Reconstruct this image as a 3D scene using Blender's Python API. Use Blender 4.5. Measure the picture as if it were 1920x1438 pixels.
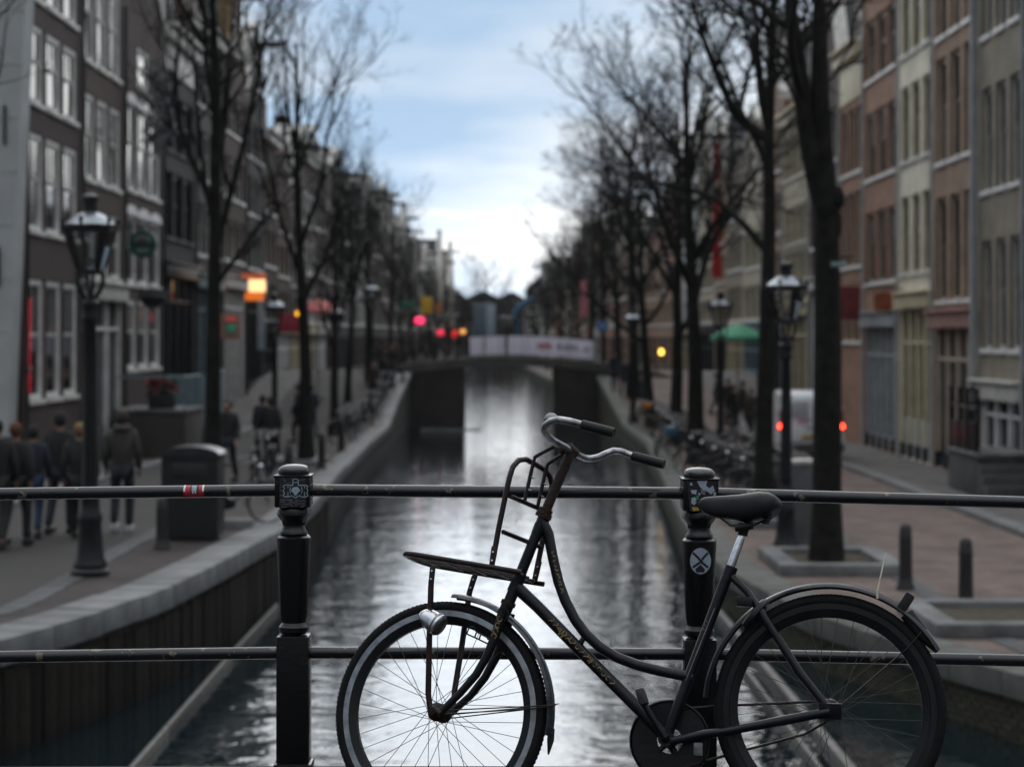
import bpy, bmesh, math, random
from mathutils import Vector, Matrix
R = math.radians
PI = math.pi
scene = bpy.context.scene
C = scene.collection
for o in list(bpy.data.objects):
    bpy.data.objects.remove(o)

# ------------------------------------------------------------ camera
EYE = 2.95            # eye height; z = 0 is the near left quay
F = 4000.0            # focal length in photo pixels (1920 wide)
VX, VY = 940.0, 630.0 # where the level view axis meets the photo
cam_d = bpy.data.cameras.new('camera')
cam = bpy.data.objects.new('camera', cam_d)
C.objects.link(cam)
cam.location = (0, 0, EYE)
cam.rotation_euler = (R(90), 0, 0)
cam_d.sensor_width = 36.0
cam_d.lens = 75.0
cam_d.shift_x = (960 - VX) / 1920
cam_d.shift_y = (VY - 719) / 1920
cam_d.clip_start = 0.05
cam_d.clip_end = 6000
cam_d.dof.use_dof = True
cam_d.dof.focus_distance = 6.82
cam_d.dof.aperture_fstop = 3.2
cam_d.dof.aperture_blades = 9
scene.camera = cam

# ------------------------------------------------------------ sky, sun, exposure
SUN_AZ, SUN_EL = 1.0, 13.0      # degrees left of the view axis, above the horizon
world = bpy.data.worlds.new('World')
scene.world = world
world.use_nodes = True
wn, wl = world.node_tree.nodes, world.node_tree.links
wn.clear()
def wnode(t, **k):
    n = wn.new(t)
    for a, b in k.items():
        setattr(n, a, b)
    return n
w_out = wnode('ShaderNodeOutputWorld')
w_bg = wnode('ShaderNodeBackground')
w_bg.inputs['Strength'].default_value = 0.1
sky = wnode('ShaderNodeTexSky', sky_type='NISHITA', sun_disc=False)
sky.sun_elevation = R(SUN_EL)
sky.sun_rotation = R(SUN_AZ)
sky.air_density = 1.0
sky.dust_density = 1.2
sky.ozone_density = 2.0
tc = wnode('ShaderNodeTexCoord')
sep = wnode('ShaderNodeSeparateXYZ')
wl.new(tc.outputs['Generated'], sep.inputs[0])
def wmath(op, a, b=None, clamp=False):
    n = wnode('ShaderNodeMath', operation=op, use_clamp=clamp)
    for i, v in enumerate((a, b)):
        if v is None: continue
        if isinstance(v, (int, float)): n.inputs[i].default_value = v
        else: wl.new(v, n.inputs[i])
    return n.outputs[0]
zz = wmath('ADD', wmath('MAXIMUM', sep.outputs['Z'], 0.0), 0.09)
comb = wnode('ShaderNodeCombineXYZ')
wl.new(wmath('DIVIDE', sep.outputs['X'], zz), comb.inputs[0])
wl.new(wmath('DIVIDE', sep.outputs['Y'], zz), comb.inputs[1])
mapn = wnode('ShaderNodeMapping')
mapn.inputs['Location'].default_value = (7.40, 12.08, 0.0)
mapn.inputs['Scale'].default_value = (1.0, 0.55, 1.0)
wl.new(comb.outputs[0], mapn.inputs[0])
nz = wnode('ShaderNodeTexNoise')
nz.inputs['Scale'].default_value = 0.72
nz.inputs['Detail'].default_value = 7
nz.inputs['Roughness'].default_value = 0.52
nz.inputs['Distortion'].default_value = 0.25
wl.new(mapn.outputs[0], nz.inputs['Vector'])
cr = wnode('ShaderNodeValToRGB')          # cloud cover
cr.color_ramp.elements[0].position = 0.12
cr.color_ramp.elements[1].position = 0.34
wl.new(nz.outputs['Fac'], cr.inputs[0])
nz2 = wnode('ShaderNodeTexNoise')         # thick and thin cloud
nz2.inputs['Scale'].default_value = 0.55
nz2.inputs['Detail'].default_value = 5
map2 = wnode('ShaderNodeMapping')
map2.inputs['Location'].default_value = (4.76, 10.88, 2.0)
map2.inputs['Scale'].default_value = (1.0, 0.8, 1.0)
wl.new(comb.outputs[0], map2.inputs[0])
wl.new(map2.outputs[0], nz2.inputs['Vector'])
cr2 = wnode('ShaderNodeValToRGB')
cr2.color_ramp.elements[0].position = 0.36
cr2.color_ramp.elements[0].color = (3.1, 4.3, 5.8, 1)
cr2.color_ramp.elements[1].position = 0.56
cr2.color_ramp.elements[1].color = (7.0, 7.2, 7.3, 1)
wl.new(nz2.outputs['Fac'], cr2.inputs[0])
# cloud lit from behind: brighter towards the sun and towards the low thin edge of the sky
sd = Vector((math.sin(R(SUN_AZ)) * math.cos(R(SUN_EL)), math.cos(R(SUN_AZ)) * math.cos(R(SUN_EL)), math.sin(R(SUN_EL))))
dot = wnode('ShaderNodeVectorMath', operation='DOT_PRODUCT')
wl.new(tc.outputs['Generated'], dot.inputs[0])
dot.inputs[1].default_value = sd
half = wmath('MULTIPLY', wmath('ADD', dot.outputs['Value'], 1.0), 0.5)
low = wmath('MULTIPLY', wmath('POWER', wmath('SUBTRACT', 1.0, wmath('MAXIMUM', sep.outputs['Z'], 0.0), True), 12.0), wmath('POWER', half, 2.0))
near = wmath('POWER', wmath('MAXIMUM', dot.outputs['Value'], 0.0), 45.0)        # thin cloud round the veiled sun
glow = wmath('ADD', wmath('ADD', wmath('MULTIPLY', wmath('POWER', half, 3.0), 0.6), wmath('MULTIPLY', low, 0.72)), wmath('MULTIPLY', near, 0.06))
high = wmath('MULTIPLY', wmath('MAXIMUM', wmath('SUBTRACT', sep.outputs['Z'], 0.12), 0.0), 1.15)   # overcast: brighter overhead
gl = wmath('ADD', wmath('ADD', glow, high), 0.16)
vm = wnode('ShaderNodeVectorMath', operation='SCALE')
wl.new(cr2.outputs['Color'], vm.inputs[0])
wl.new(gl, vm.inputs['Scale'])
vs = wnode('ShaderNodeVectorMath', operation='SCALE')
wl.new(sky.outputs[0], vs.inputs[0])
vs.inputs['Scale'].default_value = 0.34
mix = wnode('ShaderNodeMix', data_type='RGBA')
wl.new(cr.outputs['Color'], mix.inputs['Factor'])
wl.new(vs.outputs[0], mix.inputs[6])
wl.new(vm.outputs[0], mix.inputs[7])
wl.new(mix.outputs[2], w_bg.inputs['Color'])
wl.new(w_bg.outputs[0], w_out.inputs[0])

sun_d = bpy.data.lights.new('sun', 'SUN')
sun_d.energy = 0.7
sun_d.angle = R(60)
sun_d.color = (1.0, 0.98, 0.95)
sun = bpy.data.objects.new('sun', sun_d)
C.objects.link(sun)
sun.rotation_euler = (-sd).to_track_quat('-Z', 'Y').to_euler()

vs_ = scene.view_settings
scene.display_settings.display_device = 'sRGB'
vs_.view_transform = 'Standard'
vs_.look = 'None'
vs_.gamma = 1.0
vs_.use_curve_mapping = False
vs_.exposure = 0.64
scene.render.engine = 'CYCLES'
scene.cycles.use_denoising = True
scene.cycles.max_bounces = 5
scene.cycles.diffuse_bounces = 2
scene.cycles.glossy_bounces = 3
scene.cycles.transmission_bounces = 4
scene.cycles.caustics_reflective = False
scene.cycles.caustics_refractive = False
scene.cycles.sample_clamp_indirect = 4.0

# ------------------------------------------------------------ helpers
def P(x, y, d):                       # a photo pixel at depth d -> world point
    return Vector(((x - VX) / F * d, d, EYE + (VY - y) / F * d))
def lerp(pts, t):
    if t <= pts[0][0]: return pts[0][1]
    for (a, u), (b, v) in zip(pts, pts[1:]):
        if t <= b:
            return u + (v - u) * (t - a) / (b - a)
    return pts[-1][1]

MATS = {}
def mat(name, col, rough=0.65, metal=0.0, var=0.25, scale=4.0, bump=0.0, bscale=None, spec=0.5, col2=None, rand=0.0, coat=0.0, emit=None, estr=1.0, detail=4, sharp=(0.35, 0.68)):
    if name in MATS: return MATS[name]
    m = bpy.data.materials.new(name)
    m.use_nodes = True
    nt = m.node_tree
    n, l = nt.nodes, nt.links
    b = n['Principled BSDF']
    b.inputs['Roughness'].default_value = rough
    b.inputs['Metallic'].default_value = metal
    b.inputs['Specular IOR Level'].default_value = spec
    b.inputs['Coat Weight'].default_value = coat
    t = n.new('ShaderNodeTexCoord')
    nz = n.new('ShaderNodeTexNoise')
    nz.inputs['Scale'].default_value = scale
    nz.inputs['Detail'].default_value = detail
    nz.inputs['Roughness'].default_value = 0.62
    l.new(t.outputs['Object'], nz.inputs['Vector'])
    r = n.new('ShaderNodeValToRGB')
    c1 = [max(0, c * (1 - var)) for c in col]
    c2 = list(col2) if col2 else [c * (1 + var) for c in col]
    r.color_ramp.elements[0].position = sharp[0]
    r.color_ramp.elements[1].position = sharp[1]
    r.color_ramp.elements[0].color = (*c1, 1)
    r.color_ramp.elements[1].color = (*c2, 1)
    l.new(nz.outputs['Fac'], r.inputs[0])
    src = r.outputs[0]
    if rand:
        oi = n.new('ShaderNodeObjectInfo')
        mr = n.new('ShaderNodeMapRange')
        mr.inputs[3].default_value = 1 - rand
        mr.inputs[4].default_value = 1 + rand
        l.new(oi.outputs['Random'], mr.inputs[0])
        sc = n.new('ShaderNodeVectorMath'); sc.operation = 'SCALE'
        l.new(src, sc.inputs[0]); l.new(mr.outputs[0], sc.inputs['Scale'])
        src = sc.outputs[0]
    l.new(src, b.inputs['Base Color'])
    if bump:
        nb = n.new('ShaderNodeTexNoise')
        nb.inputs['Scale'].default_value = bscale or scale * 4
        nb.inputs['Detail'].default_value = 5
        l.new(t.outputs['Object'], nb.inputs['Vector'])
        bp = n.new('ShaderNodeBump')
        bp.inputs['Strength'].default_value = bump
        bp.inputs['Distance'].default_value = 0.02
        l.new(nb.outputs['Fac'], bp.inputs['Height'])
        l.new(bp.outputs[0], b.inputs['Normal'])
    if emit:
        b.inputs['Emission Color'].default_value = (*emit, 1)
        b.inputs['Emission Strength'].default_value = estr
    MATS[name] = m
    return m

def brickmat(name, c1, c2, mortar, bw=0.22, bh=0.065, ms=0.012, plane='xz', var=0.35, bump=0.4, moss=None, patch=1.2):
    if name in MATS: return MATS[name]
    m = bpy.data.materials.new(name)
    m.use_nodes = True
    n, l = m.node_tree.nodes, m.node_tree.links
    b = n['Principled BSDF']
    b.inputs['Roughness'].default_value = 0.85
    t = n.new('ShaderNodeTexCoord')
    s = n.new('ShaderNodeSeparateXYZ'); l.new(t.outputs['Object'], s.inputs[0])
    cb = n.new('ShaderNodeCombineXYZ')
    ax = {'x': 0, 'y': 1, 'z': 2}
    l.new(s.outputs[ax[plane[0]]], cb.inputs[0]); l.new(s.outputs[ax[plane[1]]], cb.inputs[1])
    bt = n.new('ShaderNodeTexBrick')
    bt.inputs['Scale'].default_value = 1.0
    bt.inputs['Brick Width'].default_value = bw
    bt.inputs['Row Height'].default_value = bh
    bt.inputs['Mortar Size'].default_value = ms
    bt.inputs['Mortar Smooth'].default_value = 0.2
    bt.inputs['Color1'].default_value = (*c1, 1)
    bt.inputs['Color2'].default_value = (*c2, 1)
    bt.inputs['Mortar'].default_value = (*mortar, 1)
    l.new(cb.outputs[0], bt.inputs['Vector'])
    nz = n.new('ShaderNodeTexNoise')
    nz.inputs['Scale'].default_value = patch
    nz.inputs['Detail'].default_value = 8
    nz.inputs['Roughness'].default_value = 0.65
    l.new(t.outputs['Object'], nz.inputs['Vector'])
    mr = n.new('ShaderNodeMapRange')
    mr.inputs[1].default_value = 0.3; mr.inputs[2].default_value = 0.7
    mr.inputs[3].default_value = 1 - var; mr.inputs[4].default_value = 1 + var
    l.new(nz.outputs['Fac'], mr.inputs[0])
    sc = n.new('ShaderNodeVectorMath'); sc.operation = 'SCALE'
    l.new(bt.outputs['Color'], sc.inputs[0]); l.new(mr.outputs[0], sc.inputs['Scale'])
    src = sc.outputs[0]
    if moss:
        n2 = n.new('ShaderNodeTexNoise'); n2.inputs['Scale'].default_value = 1.6; n2.inputs['Detail'].default_value = 8
        l.new(t.outputs['Object'], n2.inputs['Vector'])
        rp = n.new('ShaderNodeValToRGB'); rp.color_ramp.elements[0].position = 0.46; rp.color_ramp.elements[1].position = 0.62
        l.new(n2.outputs['Fac'], rp.inputs[0])
        mx = n.new('ShaderNodeMix'); mx.data_type = 'RGBA'
        l.new(rp.outputs[0], mx.inputs['Factor']); l.new(src, mx.inputs[6]); mx.inputs[7].default_value = (*moss, 1)
        src = mx.outputs[2]
    l.new(src, b.inputs['Base Color'])
    bp = n.new('ShaderNodeBump'); bp.inputs['Strength'].default_value = bump; bp.inputs['Distance'].default_value = 0.01
    ml = n.new('ShaderNodeMath'); ml.operation = 'MULTIPLY_ADD'
    l.new(bt.outputs['Fac'], ml.inputs[0]); ml.inputs[1].default_value = -1.0; l.new(nz.outputs['Fac'], ml.inputs[2])
    l.new(ml.outputs[0], bp.inputs['Height']); l.new(bp.outputs[0], b.inputs['Normal'])
    MATS[name] = m
    return m

class MB:
    """collects shapes into one mesh"""
    def __init__(s): s.v, s.f, s.m, s.mi = [], [], [], 0
    def add(s, vs, fs):
        o = len(s.v)
        s.v.extend(tuple(v) for v in vs)
        s.f.extend(tuple(i + o for i in f) for f in fs)
        s.m.extend([s.mi] * len(fs))
        return s
    def box(s, c, d, M=None):
        x, y, z = d[0] / 2, d[1] / 2, d[2] / 2
        vs = [Vector((a, b, e)) for e in (-z, z) for a, b in ((-x, -y), (x, -y), (x, y), (-x, y))]
        if M is not None: vs = [M @ v for v in vs]
        c = Vector(c)
        return s.add([v + c for v in vs], [(3, 2, 1, 0), (4, 5, 6, 7), (0, 1, 5, 4), (1, 2, 6, 5), (2, 3, 7, 6), (3, 0, 4, 7)])
    def lohi(s, lo, hi):
        return s.box([(a + b) / 2 for a, b in zip(lo, hi)], [b - a for a, b in zip(lo, hi)])
    def bbox(s, c, d, bev=0.01, M=None):     # box with chamfered edges
        x, y, z = d[0] / 2, d[1] / 2, d[2] / 2
        bm = bmesh.new()
        bmesh.ops.create_cube(bm, size=1.0)
        for v in bm.verts: v.co = Vector((v.co.x * 2 * x, v.co.y * 2 * y, v.co.z * 2 * z))
        bmesh.ops.bevel(bm, geom=list(bm.edges), offset=bev, segments=2, affect='EDGES', profile=0.6)
        bm.verts.ensure_lookup_table()
        vs = [(M @ v.co if M is not None else v.co) + Vector(c) for v in bm.verts]
        fs = [tuple(v.index for v in f.verts) for f in bm.faces]
        bm.free()
        return s.add(vs, fs)
    def tube(s, pts, rad, n=8, cap=True, flat=None):
        pts = [Vector(p) for p in pts]
        if not isinstance(rad, (list, tuple)): rad = [rad] * len(pts)
        k = len(pts)
        t0 = (pts[1] - pts[0]).normalized()
        a = Vector((0, 0, 1)) if abs(t0.z) < 0.9 else Vector((1, 0, 0))
        u = t0.cross(a).normalized()
        vs, fs = [], []
        for i in range(k):
            t = (pts[min(i + 1, k - 1)] - pts[max(i - 1, 0)])
            if t.length < 1e-9: t = t0
            t.normalize()
            u = (u - t * u.dot(t))
            if u.length < 1e-6: u = t.orthogonal()
            u.normalize()
            w = t.cross(u)
            for j in range(n):
                q = 2 * PI * j / n
                vs.append(pts[i] + (u * math.cos(q) + w * math.sin(q)) * rad[i])
        for i in range(k - 1):
            for j in range(n):
                j2 = (j + 1) % n
                fs.append((i * n + j, i * n + j2, (i + 1) * n + j2, (i + 1) * n + j))
        if cap:
            fs.append(tuple(range(n - 1, -1, -1)))
            fs.append(tuple((k - 1) * n + j for j in range(n)))
        return s.add(vs, fs)
    def lathe(s, prof, c=(0, 0, 0), n=16, M=None, close=True):
        """prof: (radius, height) pairs around the z axis (turned by M)"""
        vs, fs = [], []
        c = Vector(c)
        for r, z in prof:
            for j in range(n):
                q = 2 * PI * j / n
                v = Vector((r * math.cos(q), r * math.sin(q), z))
                vs.append((M @ v if M is not None else v) + c)
        k = len(prof)
        for i in range(k - 1):
            for j in range(n):
                j2 = (j + 1) % n
                fs.append((i * n + j, i * n + j2, (i + 1) * n + j2, (i + 1) * n + j))
        if close:
            if prof[0][0] > 1e-4: fs.append(tuple(range(n - 1, -1, -1)))
            if prof[-1][0] > 1e-4: fs.append(tuple((k - 1) * n + j for j in range(n)))
        return s.add(vs, fs)
    def ring(s, prof, c, M, n=48, a0=0.0, a1=2 * PI):
        """closed profile of (radius, lateral) points swept round the lateral axis; M columns = forward, up, lateral"""
        full = abs(a1 - a0 - 2 * PI) < 1e-6
        k = len(prof)
        cnt = n if full else n + 1
        vs, fs = [], []
        c = Vector(c)
        for i in range(cnt):
            q = a0 + (a1 - a0) * i / n
            for r, w in prof:
                vs.append(c + M @ Vector((r * math.cos(q), r * math.sin(q), w)))
        for i in range(n):
            i2 = (i + 1) % cnt
            for j in range(k):
                j2 = (j + 1) % k
                fs.append((i * k + j, i * k + j2, i2 * k + j2, i2 * k + j))
        if not full:
            fs.append(tuple(range(k)))
            fs.append(tuple((cnt - 1) * k + j for j in range(k - 1, -1, -1)))
        return s.add(vs, fs)
    def prism(s, poly, lo, hi, M=None):
        """polygon of (x, z) extruded along y from lo to hi"""
        k = len(poly)
        vs = [Vector((x, lo, z)) for x, z in poly] + [Vector((x, hi, z)) for x, z in poly]
        if M is not None: vs = [M @ v for v in vs]
        fs = [tuple(range(k)), tuple(range(2 * k - 1, k - 1, -1))]
        for i in range(k):
            j = (i + 1) % k
            fs.append((i, i + k, j + k, j))
        return s.add(vs, fs)
    def ball(s, c, r, n=12, m=8, M=None):
        r = r if isinstance(r, (list, tuple)) else (r, r, r)
        vs, fs = [], []
        for i in range(1, m):
            a = PI * i / m
            for j in range(n):
                q = 2 * PI * j / n
                v = Vector((r[0] * math.sin(a) * math.cos(q), r[1] * math.sin(a) * math.sin(q), r[2] * math.cos(a)))
                vs.append((M @ v if M is not None else v) + Vector(c))
        for i in range(m - 2):
            for j in range(n):
                j2 = (j + 1) % n
                fs.append((i * n + j, (i + 1) * n + j, (i + 1) * n + j2, i * n + j2))
        top = Vector((0, 0, r[2])); bot = -top
        if M is not None: top, bot = M @ top, M @ bot
        vs.append(top + Vector(c)); vs.append(bot + Vector(c))
        a, b = len(vs) - 2, len(vs) - 1
        for j in range(n):
            j2 = (j + 1) % n
            fs.append((a, j, j2))
            fs.append((b, (m - 2) * n + j2, (m - 2) * n + j))
        return s.add(vs, fs)
    def quad(s, *p): return s.add(p, [tuple(range(len(p)))])
    def mesh(s, name, mats, smooth=True, ang=38):
        me = bpy.data.meshes.new(name)
        me.from_pydata(s.v, [], s.f)
        for m in (mats if isinstance(mats, (list, tuple)) else [mats]): me.materials.append(m)
        if any(s.m): me.polygons.foreach_set('material_index', s.m)
        if smooth and s.f:
            me.polygons.foreach_set('use_smooth', [True] * len(s.f))
            me.set_sharp_from_angle(angle=R(ang))
        me.update()
        return me

def link(name, me, parent=None, loc=(0, 0, 0), rot=None, scale=None):
    o = bpy.data.objects.new(name, me)
    C.objects.link(o)
    o.parent = parent
    o.location = loc
    if rot is not None: o.rotation_euler = rot
    if scale is not None: o.scale = scale if isinstance(scale, (tuple, list)) else (scale,) * 3
    return o
def tag(o, label=None, cat=None, group=None, kind=None):
    if label: o['label'] = label
    if cat: o['category'] = cat
    if group: o['group'] = group
    if kind: o['kind'] = kind
    return o
def empty(name, loc=(0, 0, 0), rot=None):
    o = bpy.data.objects.new(name, None)
    C.objects.link(o)
    o.empty_display_size = 0.2
    o.location = loc
    if rot is not None: o.rotation_euler = rot
    return o
def part(name, mb, mats, parent, smooth=True, ang=38, off=None):
    if off is not None:
        mb.v = [tuple(Vector(v) - off) for v in mb.v]
    return link(name, mb.mesh(name, mats, smooth, ang), parent)
KIDS = {}
def kids(o):
    return [c for c in C.objects if c.parent is o] if o.name not in KIDS else KIDS[o.name]
def copy_tree(o, parent=None):
    if o.name not in KIDS: KIDS[o.name] = [c for c in C.objects if c.parent is o]
    ch = KIDS[o.name]
    c = o.copy()
    C.objects.link(c)
    c.parent = parent
    KIDS[c.name] = [copy_tree(k, c) for k in ch]
    return c
ORD = ['first', 'second', 'third', 'fourth', 'fifth', 'sixth', 'seventh', 'eighth', 'ninth', 'tenth', 'eleventh', 'twelfth', 'thirteenth', 'fourteenth', 'fifteenth', 'sixteenth', 'seventeenth', 'eighteenth', 'nineteenth', 'twentieth', 'twenty-first', 'twenty-second', 'twenty-third', 'twenty-fourth', 'twenty-fifth', 'twenty-sixth', 'twenty-seventh', 'twenty-eighth', 'twenty-ninth', 'thirtieth', 'thirty-first', 'thirty-second', 'thirty-third', 'thirty-fourth', 'thirty-fifth', 'thirty-sixth', 'thirty-seventh', 'thirty-eighth', 'thirty-ninth', 'fortieth']

# ------------------------------------------------------------ materials
M_black_iron = mat('black_iron', (0.007, 0.0075, 0.009), 0.38, 0.0, 0.4, 14, 0.15, 60, spec=0.32)
M_rail = mat('rail_paint', (0.012, 0.016, 0.026), 0.3, 0.0, 0.35, 9, 0.2, 45, col2=(0.022, 0.028, 0.042), spec=0.6)
M_chip = mat('chipped_paint', (0.16, 0.14, 0.10), 0.8, 0, 0.4, 30)
M_bike = mat('bike_paint', (0.006, 0.0065, 0.009), 0.33, 0, 0.35, 12, 0.06, 70, spec=0.28)
M_bikeblue = mat('bike_paint_blue', (0.006, 0.0075, 0.012), 0.28, 0, 0.3, 12, 0.06, 70, spec=0.3)
M_rust = mat('rusty_steel', (0.045, 0.020, 0.011), 0.75, 0.2, 0.55, 30, 0.4, 90, col2=(0.03, 0.014, 0.010))
M_rackp = mat('rack_paint', (0.010, 0.006, 0.008), 0.4, 0, 0.4, 20, 0.1, 80, spec=0.3, col2=(0.028, 0.012, 0.011))
M_chrome = mat('chrome', (0.62, 0.63, 0.66), 0.22, 1.0, 0.2, 18, 0.05, 60)
M_dull = mat('dull_metal', (0.22, 0.22, 0.23), 0.42, 1.0, 0.35, 20, 0.1, 60)
M_rim = mat('rim_metal', (0.30, 0.31, 0.33), 0.4, 0.9, 0.3, 25)
M_spoke = mat('spoke_metal', (0.07, 0.065, 0.06), 0.5, 0.8, 0.3, 40)
M_tyre = mat('tyre_rubber', (0.006, 0.006, 0.0065), 0.75, 0, 0.3, 40, 0.2, 200, spec=0.2)
M_grip = mat('grip_rubber', (0.007, 0.0075, 0.009), 0.55, 0, 0.3, 30, 0.08, 150, spec=0.3)
M_leather = mat('saddle_cover', (0.008, 0.0085, 0.01), 0.42, 0, 0.3, 15, 0.03, 90, spec=0.35)
M_gold = mat('gold_decal', (0.30, 0.21, 0.07), 0.5, 0.3, 0.45, 60)
M_tie = mat('nylon_tie', (0.62, 0.58, 0.46), 0.5, 0, 0.15, 10)
M_amber = mat('amber_plastic', (0.55, 0.22, 0.02), 0.35, 0, 0.2, 20)
M_glass = mat('dark_pane', (0.012, 0.014, 0.017), 0.04, 0, 0.4, 0.8, 0.06, 1.1, spec=0.32)
M_curtain = mat('curtained_pane', (0.16, 0.165, 0.17), 0.12, 0, 0.35, 3.0, 0.03, 1.1, spec=0.6)
M_white = mat('white_paint', (0.78, 0.78, 0.77), 0.55, 0, 0.14, 3)
M_offwhite = mat('aged_white_paint', (0.60, 0.585, 0.55), 0.6, 0, 0.16, 2.5)
M_cream = mat('cream_paint', (0.62, 0.54, 0.36), 0.6, 0, 0.14, 2.5)
M_beige = mat('beige_paint', (0.48, 0.41, 0.33), 0.65, 0, 0.15, 2.5)
M_green = mat('green_paint', (0.012, 0.04, 0.032), 0.4, 0, 0.3, 5)
M_darkpaint = mat('dark_paint', (0.016, 0.018, 0.02), 0.4, 0, 0.3, 5)
M_greypaint = mat('grey_paint', (0.42, 0.44, 0.45), 0.6, 0, 0.15, 3)
M_bluegrey = mat('blue_grey_paint', (0.17, 0.24, 0.27), 0.55, 0, 0.2, 3)
M_copmoss = mat('mossy_coping', (0.10, 0.103, 0.09), 0.85, 0, 0.4, 1.8, 0.4, 14, col2=(0.13, 0.134, 0.12), rand=0.16)
M_stone = mat('grey_stone', (0.075, 0.076, 0.078), 0.85, 0, 0.3, 2.2, 0.35, 18, rand=0.14)
M_coping = mat('coping_stone', (0.155, 0.157, 0.160), 0.8, 0, 0.35, 1.8, 0.4, 14, rand=0.16)
M_roof = mat('roof_tiles', (0.035, 0.036, 0.042), 0.7, 0, 0.35, 3, 0.5, 8)
M_slate = mat('blue_slate', (0.07, 0.085, 0.12), 0.6, 0, 0.3, 3, 0.3, 8)
M_redroof = mat('red_tiles', (0.11, 0.045, 0.035), 0.8, 0, 0.35, 4, 0.5, 9)
M_bark = mat('bark', (0.009, 0.008, 0.007), 0.9, 0, 0.5, 5, 0.9, 14, col2=(0.017, 0.017, 0.013), spec=0.2)
M_twig = mat('twig_bark', (0.012, 0.0105, 0.009), 0.9, 0, 0.4, 6, spec=0.2)
M_red = mat('red_fabric', (0.42, 0.025, 0.03), 0.7, 0, 0.2, 4)
# ------------------------------------------------------------ terrain profiles
LW = [(6, -9.0), (12, -7.2), (17, -5.75), (20.7, -4.86), (23.3, -4.23), (25.3, -3.92), (28.5, -3.66), (32.7, -3.44), (40, -3.55), (53, -3.98), (68, -4.15), (85, -4.2), (99, -4.1), (130, -4.2), (180, -3.9), (300, -3.0)]
RW = [(6, 9.0), (12, 7.6), (17, 6.3), (21.4, 5.24), (23.6, 4.68), (26.2, 3.95), (29.4, 3.54), (32.9, 3.3), (40, 3.45), (51, 3.96), (69, 4.75), (85, 4.8), (99, 4.25), (130, 4.5), (180, 3.6), (300, 1.6)]
LZ = [(0, 1.45), (8, 1.4), (17, 0.15), (21, 0.0), (30, 0.0), (55, -0.36), (78, -0.36), (96, 1.35), (102, 1.35), (118, -0.3), (400, -0.3)]
RZ = [(0, 1.45), (8, 1.4), (18, -0.35), (23, -0.5), (84, -0.5), (97, 1.3), (102, 1.3), (118, -0.4), (400, -0.4)]
LF = [(0, -10.5), (120, -10.5), (170, -9.2), (270, -5.6), (400, -3)]      # house fronts
RF = [(0, 11.5), (120, 11.5), (170, 9.6), (270, 4.2), (400, 2)]
WATER = -1.15
def lw(d): return lerp(LW, d)
def rw(d): return lerp(RW, d)
def lz(d): return lerp(LZ, d)
def rz(d): return lerp(RZ, d)

# ------------------------------------------------------------ ground, water, streets
g = MB().quad((-1500, -300, -3.2), (1500, -300, -3.2), (1500, 3500, -3.2), (-1500, 3500, -3.2))
tag(link('ground', g.mesh('ground', mat('canal_bed', (0.05, 0.047, 0.04), 0.9, 0, 0.3, 0.2))), kind='structure')

def water_material():
    m = bpy.data.materials.new('canal_water'); m.use_nodes = True
    n, l = m.node_tree.nodes, m.node_tree.links
    b = n['Principled BSDF']
    b.inputs['Base Color'].default_value = (0.006, 0.013, 0.016, 1)
    b.inputs['Roughness'].default_value = 0.035
    b.inputs['IOR'].default_value = 2.5
    b.inputs['Specular IOR Level'].default_value = 0.5
    t = n.new('ShaderNodeTexCoord')
    def wave(sx, sy, scale, det, dist, prev):
        mp = n.new('ShaderNodeMapping'); mp.inputs['Scale'].default_value = (sx, sy, 1)
        l.new(t.outputs['Object'], mp.inputs[0])
        z = n.new('ShaderNodeTexNoise'); z.inputs['Scale'].default_value = scale; z.inputs['Detail'].default_value = det
        z.inputs['Roughness'].default_value = 0.55; z.inputs['Distortion'].default_value = 0.6
        l.new(mp.outputs[0], z.inputs['Vector'])
        bp = n.new('ShaderNodeBump'); bp.inputs['Strength'].default_value = 1.0; bp.inputs['Distance'].default_value = dist
        l.new(z.outputs['Fac'], bp.inputs['Height'])
        if prev: l.new(prev, bp.inputs['Normal'])
        return bp.outputs[0]
    a = wave(0.8, 1.0, 1.2, 2, 0.018, None)
    a = wave(0.7, 1.0, 4.2, 2, 0.0075, a)
    l.new(a, b.inputs['Normal'])
    return m
g = MB()
ys = [4] + list(range(8, 300, 6))
for a, b in zip(ys, ys[1:]):
    g.quad((lw(a) - 1.2, a, WATER), (rw(a) + 1.2, a, WATER), (rw(b) + 1.2, b, WATER), (lw(b) - 1.2, b, WATER))
tag(link('canal_water', g.mesh('canal_water', water_material(), False)), kind='structure')

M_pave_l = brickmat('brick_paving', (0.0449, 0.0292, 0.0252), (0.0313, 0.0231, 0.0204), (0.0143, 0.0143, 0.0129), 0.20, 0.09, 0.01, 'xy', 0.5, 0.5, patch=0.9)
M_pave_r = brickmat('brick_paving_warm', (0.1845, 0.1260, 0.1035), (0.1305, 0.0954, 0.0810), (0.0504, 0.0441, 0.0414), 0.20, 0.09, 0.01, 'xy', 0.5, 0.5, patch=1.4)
M_road = brickmat('road_paving', (0.0394, 0.0313, 0.0279), (0.0292, 0.0252, 0.0231), (0.0143, 0.0143, 0.0143), 0.2, 0.09, 0.01, 'xy', 0.3, 0.4, patch=0.6)
M_slabs = brickmat('pavement_slabs', (0.1522, 0.1417, 0.1357), (0.0788, 0.0713, 0.0660), (0.0540, 0.0540, 0.0540), 0.3, 0.3, 0.012, 'xy', 0.25, 0.3)
DS = [6, 8, 10, 12, 14, 17, 19, 21, 23, 25, 28, 31, 34, 38, 42, 47, 53, 60, 68, 74, 78, 82, 86, 90, 94, 98, 102, 106, 112, 118, 130, 150, 180, 220, 270, 340]
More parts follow.
